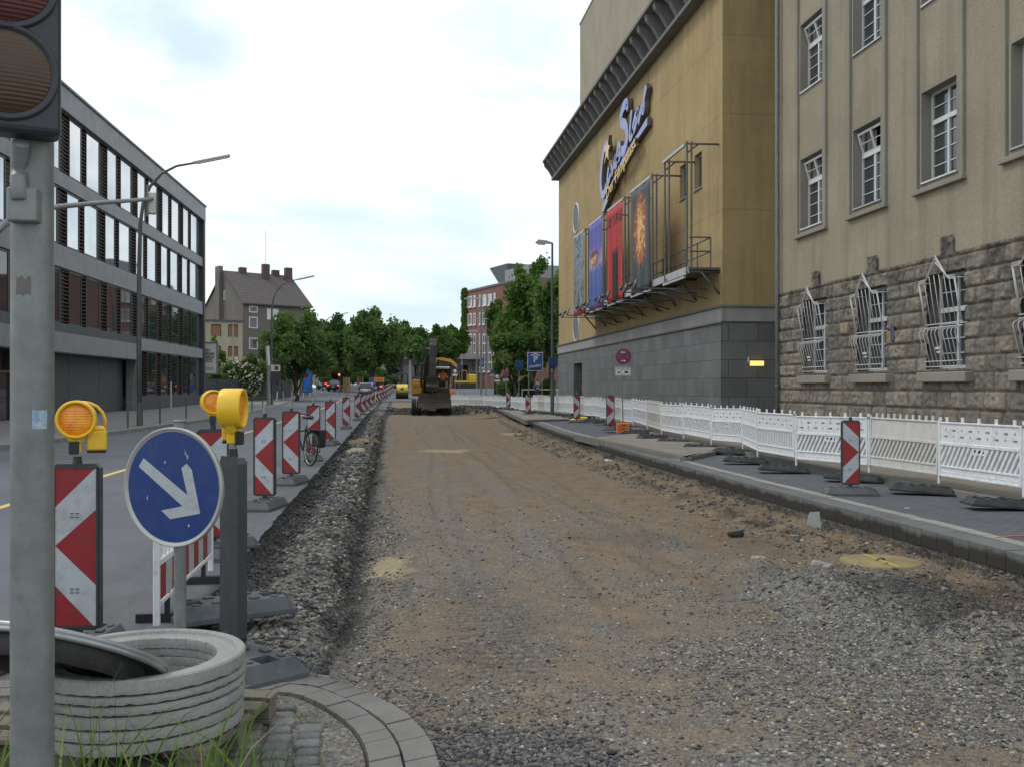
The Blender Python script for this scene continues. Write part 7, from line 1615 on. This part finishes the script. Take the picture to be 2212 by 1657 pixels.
# wheeled excavator in the dig
p = at(931, HZ, 70); gx = float(hfun(p.x, p.y)); E0 = Vector((p.x, p.y, -.34))
t = root('wheeled_excavator', 'muddy orange wheeled excavator facing the camera with raised dark arm', 'excavator', E0, -.02); 
for yy in (-1.35, 1.35):
    for x in (-1.20, -.84, .84, 1.20):
        w = MB().cyl((x-.15, yy, .54), (x+.15, yy, .54), .54, n=22).build('wheel', m_tyre, t); MB().cyl((x-.16, yy, .54), (x+.16, yy, .54), .28, n=14).build('rim', m_dkm, w)
MB().bx(-.62, .62, -2.1, 2.1, .5, .98).build('chassis', m_dkm, t, bevel=.05); MB().cyl((0, 0, .95), (0, 0, 1.35), .62, n=20).build('turntable', m_dkm, t)
b = MB(); b.prism([(-2.72, .52), (-2.60, .50), (-2.46, .75), (-2.46, 1.2), (-2.62, 1.5), (-2.72, 1.52), (-2.60, 1.15), (-2.58, .8)], (-.92, 0, 0), (0, 1, 0), (0, 0, 1), (2.2, 0, 0)); b.build('dozer_blade', m_blade, t)
for x in (-.5, .5): MB().tube([(x, -1.9, .8), (x+.1, -2.5, .95)], .08, 8).build('blade_arm', m_dkm, t)
MB().bx(-1.28, 1.22, .2, 2.3, 1.4, 2.35).build('rear_body', m_ye, t, bevel=.12, seg=3); MB().bx(-1.1, .3, .5, 2.0, 2.36, 2.6).build('engine_hood', m_dkm, t, bevel=.05)
MB().bx(-1.32, -.66, -1.1, .3, 1.42, 2.42).build('tank_box', m_ye, t, bevel=.07, seg=3); MB().bx(-1.2, -.74, -1.112, -1.104, 1.98, 2.02).bx(-1.2, -.74, -1.112, -1.104, 1.86, 1.90).build('grille_lines', m_brickch, t)
MB().cyl((-1.36, -.9, 1.35), (-1.36, -.9, 2.75), .035, n=6).build('marker_rail', m_ob, t); MB().cyl((-.9, .9, 2.6), (-.9, .9, 3.0), .07, n=10).build('exhaust', m_dkm, t)
MB().bx(-1.3, 1.25, -1.05, 2.2, 1.3, 1.42).build('deck', m_dkm, t)
for x0, x1, y0, y1 in ((.33, .41, -1.35, -1.27), (1.17, 1.25, -1.35, -1.27), (.33, .41, .25, .33), (1.17, 1.25, .25, .33)): MB().bx(x0, x1, y0, y1, 1.45, 3.15).build('cab_pillar', m_dkm, t)
MB().bx(.30, 1.28, -1.42, .38, 3.15, 3.32).build('cab_roof', m_wroof, t, bevel=.06, seg=2); MB().bx(.33, 1.25, -1.36, .33, 1.44, 1.85).build('cab_base', m_dkm, t, bevel=.03); MB().bx(.4, 1.18, .27, .30, 1.85, 3.15).build('cab_rear_wall', m_dkm, t)
MB().bx(.55, 1.0, -.35, -.25, 1.9, 2.6).build('seat', m_black, t); MB().cyl((1.3, -1.5, 1.4), (1.3, -1.5, 2.6), .03, n=6).build('mirror_stalk', m_ob, t)
b = MB()
def beam(pts, w, h, name, mat):
    b = MB(); P = [Vector(q) for q in pts]; n = len(P); vs = []
    for i, q in enumerate(P):
        d = (P[min(i+1, n-1)]-P[max(i-1, 0)]).normalized(); nn = Vector((0, -d.z, d.y)); hh = h[i]; vs += [q+Vector((-w/2, 0, 0))+nn*hh/2, q+Vector((w/2, 0, 0))+nn*hh/2, q+Vector((w/2, 0, 0))-nn*hh/2, q+Vector((-w/2, 0, 0))-nn*hh/2]
    b.add(vs, [(i*4+k, i*4+(k+1) % 4, i*4+4+(k+1) % 4, i*4+4+k) for i in range(n-1) for k in range(4)]+[(3, 2, 1, 0), tuple((n-1)*4+k for k in range(4))]); return b.build(name, mat, t, bevel=.02)
beam([(-.25, -.3, 1.6), (-.28, -.9, 2.6), (-.22, -1.5, 3.6), (-.05, -1.9, 4.55)], .56, [.5, .62, .55, .4], 'boom', m_dkm)
beam([(.12, -1.75, 5.15), (.12, -2.15, 4.6), (.05, -2.55, 3.4), (0, -2.7, 2.5)], .46, [.3, .6, .45, .3], 'stick', m_dkm)
MB().cyl((-.2, -1.6, 3.1), (.05, -2.2, 4.7), .085, n=8).build('stick_cylinder', m_dkm, t); MB().cyl((-.2, -2.0, 4.1), (0.0, -2.3, 4.85), .045, n=8).build('piston_rod', m_steel, t)
for x in (-.72, .22): MB().cyl((x, -.9, 1.5), (x*.9, -1.4, 3.3), .085, n=8).build('boom_cylinder', m_dkm, t)
MB().tube([(-.42, -1.0, 2.8), (-.45, -1.6, 4.0), (-.3, -1.9, 4.9), (-.05, -2.1, 5.05), (.0, -2.5, 4.2)], .03, 6).build('hose', m_black, t); MB().tube([(-.5, -.7, 2.3), (-.52, -1.3, 3.5), (-.2, -1.8, 4.6)], .03, 6).build('hose', m_black, t)
b = MB(); b.prism([(-.35, 0), (.2, .1), (.35, .5), (.1, .95), (-.15, 1.0), (-.05, .55), (-.45, .35)], (-.38, -2.75, 1.62), (0, 1, 0), (0, 0, 1), (.78, 0, 0)); b.build('bucket', m_dkm, t, bevel=.03); MB().box((0, -2.7, 2.62), (.36, .34, .32)).build('coupler', m_dkm, t, bevel=.03)
for s_ in (-.1, .2): MB().cyl((s_-.5*0, -1.39, 2.95), (s_, -1.44, 2.95), .05, n=8).build('work_light', m_wf, t)
person('machine driver in orange jacket sitting in the excavator cab', (E0.x+.80, E0.y-.60, 1.10), 0, m_orv, m_navy, sit=True)
# roller
p = at(868.5, HZ, 106); t = root('road_roller', 'small yellow road roller with roll bar seen from the front', 'road roller', (p.x, p.y, GZ(p.y)+.0), 0); t.scale = (1.06,)*3
MB().cyl((-.62, -.95, .46), (.62, -.95, .46), .46, n=24).build('front_drum', m_dkm, t); MB().cyl((-.62, 1.05, .46), (.62, 1.05, .46), .46, n=24).build('rear_drum', m_dkm, t)
b = MB(); b.prism([(-1.35, .55), (-1.42, .85), (-1.30, 1.15), (-.55, 1.42), (-.35, 1.42), (-.35, .6)], (-.55, 0, 0), (0, 1, 0), (0, 0, 1), (1.1, 0, 0)); b.build('front_hood', m_by, t, bevel=.06, seg=2); MB().bx(-.55, .55, .45, 1.5, .6, 1.35).build('rear_hood', m_by, t, bevel=.06)
MB().bx(-.5, .5, -.35, .45, .5, .85).build('platform', m_dkm, t); MB().bx(-.22, .22, .15, .45, .95, 1.55).build('seat', m_black, t, bevel=.04); MB().box((0, -1.40, .95), (.34, .06, .16)).build('headlight', m_black, t, bevel=.02)
for s_ in (-1, 1): MB().bx(s_*.62-.05, s_*.62+.05, -1.2, -.7, .4, .9).build('drum_yoke', m_by, t)
MB().tube([(-.55, .4, .9), (-.55, .4, 2.35), (-.48, .4, 2.45), (.48, .4, 2.45), (.55, .4, 2.35), (.55, .4, .9)], .065, 8).build('roll_bar', m_dkm, t); MB().cyl((0, -.3, .9), (0, -.1, 1.35), .03, n=8).build('steering_column', m_black, t)
# tracked excavator behind
p = at(1004, HZ, 148); t = root('tracked_excavator', 'yellow tracked excavator seen from the side behind the fence, arm reaching left', 'excavator', (p.x, p.y, GZ(p.y)), 0)
for yy in (-1.0, 1.0): MB().tube([(-1.6, yy, .38), (-1.3, yy, .7), (1.3, yy, .7), (1.6, yy, .38), (1.3, yy, .12), (-1.3, yy, .12)], .13, 6, closed=True).bx(-1.4, 1.4, yy-.2, yy+.2, .15, .65).build('track', m_dkm, t)
MB().bx(-1.5, 1.6, -1.1, 1.1, .85, 1.15).build('deck', m_by, t, bevel=.05); MB().bx(.45, 1.65, -1.1, 1.1, 1.15, 2.1).build('engine_hood', m_by, t, bevel=.12, seg=2)
MB().prism([(-1.4, 1.15), (.2, 1.15), (.2, 2.6), (-.9, 2.6), (-1.3, 2.0)], (0, -1.08, 0), (1, 0, 0), (0, 0, 1), (0, 1.0, 0)).build('cab', m_carg, t, bevel=.04)
for q in ((-1.4, 1.15, -1.3, 2.0), (-1.3, 2.0, -.9, 2.6), (-.9, 2.6, .2, 2.6), (.2, 1.15, .2, 2.6), (-.5, 1.15, -.5, 2.6)): MB().cyl((q[0], -1.1, q[1]), (q[2], -1.1, q[3]), .05, n=6).build('cab_frame', m_ye, t)
b = MB(); b.prism([(-.2, 1.3), (.25, 1.5), (-.6, 3.1), (-1.9, 4.3), (-3.6, 4.6), (-4.3, 4.3), (-3.6, 4.2), (-2.1, 3.85), (-1.0, 2.8)], (0, .15, 0), (1, 0, 0), (0, 0, 1), (0, .4, 0)); b.build('boom', m_ye, t, bevel=.03)
MB().prism([(-4.4, 4.4), (-4.0, 4.6), (-4.6, 2.2), (-4.9, 2.2)], (0, .2, 0), (1, 0, 0), (0, 0, 1), (0, .3, 0)).build('stick', m_ye, t); MB().prism([(-5.1, 2.3), (-4.5, 2.3), (-4.3, 1.6), (-4.8, 1.3), (-5.3, 1.6)], (0, -.1, 0), (1, 0, 0), (0, 0, 1), (0, .9, 0)).build('bucket', m_dkm, t)
# people
p = at(976, HZ, 86); person('worker in orange vest standing behind the white barrier right of the excavator', (p.x, p.y, -.15), R(160), m_orv, m_navy, hat=None)
p = at(1161, HZ, 84); person('pedestrian in a blue-grey shirt walking behind the far barriers by the hedge', (p.x, p.y, .45), R(200), m_shirt, m_navy)
p = at(1132, HZ, 118); person('distant pedestrian in a white shirt under the trees at right', (p.x, p.y, 1.0), R(90), m_wsh, m_navy)
p = at(1146, HZ, 120); person('distant pedestrian in dark clothes right of the one in white', (p.x, p.y, 1.0), R(0), m_navy, m_navy)
# ---------- bicycle ----------
p = gd(669, 1006, 0); hd = R(90+27); t = root('bicycle', 'black bicycle with pannier leaning behind the guide beacon, handlebar showing beside it', 'bicycle', (p.x, p.y, 0), hd)
TL = Matrix.Rotation(R(4), 4, 'X'); m_bk = pm('bicycle_paint', (.02, .02, .022), .35); 
for x in (0, 1.05):
    w = MB().tube([(x+.335*math.cos(a), 0, .345+.335*math.sin(a)) for a in np.linspace(0, 2*math.pi, 37)[:-1]], .018, 8, M=TL, closed=True).build('wheel', m_tyre, t)
    MB().tube([(x+.31*math.cos(a), 0, .345+.31*math.sin(a)) for a in np.linspace(0, 2*math.pi, 37)[:-1]], .009, 6, M=TL, closed=True).build('rim', m_steel, w)
    b = MB(); [b.cyl((x, 0, .345), (x+.305*math.cos(a), 0, .345+.305*math.sin(a)), .0013, n=4, M=TL) for a in np.linspace(0, 2*math.pi, 25)[:-1]]; b.build('spokes', m_steel, w)
    MB().tube([(x+.365*math.cos(a), 0, .345+.365*math.sin(a)) for a in np.linspace(R(10), R(170), 16)], .02, 6, M=TL).build('mudguard', m_bk, t)
MB().tube([(0, .0, .345), (.42, 0, .29), (.30, 0, .82), (0, 0, .345)], .014, 8, M=TL).build('rear_frame', m_bk, t); MB().tube([(.42, 0, .29), (.86, 0, .80), (.84, 0, .66), (.32, 0, .70)], .017, 8, M=TL).build('main_frame', m_bk, t); MB().tube([(.84, 0, .98), (.88, 0, .78), (.98, 0, .55), (1.05, 0, .345)], .014, 8, M=TL).build('fork', m_bk, t)
MB().tube([(.76, .29, .99), (.80, .2, 1.03), (.86, .0, 1.04), (.80, -.2, 1.03), (.74, -.31, .99), (.70, -.31, .96)], .013, 8, M=TL).build('handlebar', m_bk, t); MB().box((.27, 0, .96), (.26, .15, .06), M=TL).build('saddle', m_black, t, bevel=.03, seg=2); MB().cyl((.30, 0, .8), (.28, 0, .94), .013, n=8, M=TL).build('seat_post', m_steel, t)
MB().bx(-.22, .26, -.07, .07, .72, .735, M=TL).build('carrier', m_bk, t); MB().tube([(.42, -.02, .3), (.36, -.18, .0)], .012, 8, M=TL).build('kickstand', m_bk, t)
pn = MB().bx(-.2, .2, -.24, -.08, .38, .74, M=TL).build('pannier', pm('pannier_cloth', (.025, .025, .027), .85, .3, 10, .4, 30), t, bevel=.04, seg=2); MB().bx(-.08, .06, -.246, -.242, .50, .58, M=TL).build('patch', m_diff, pn)
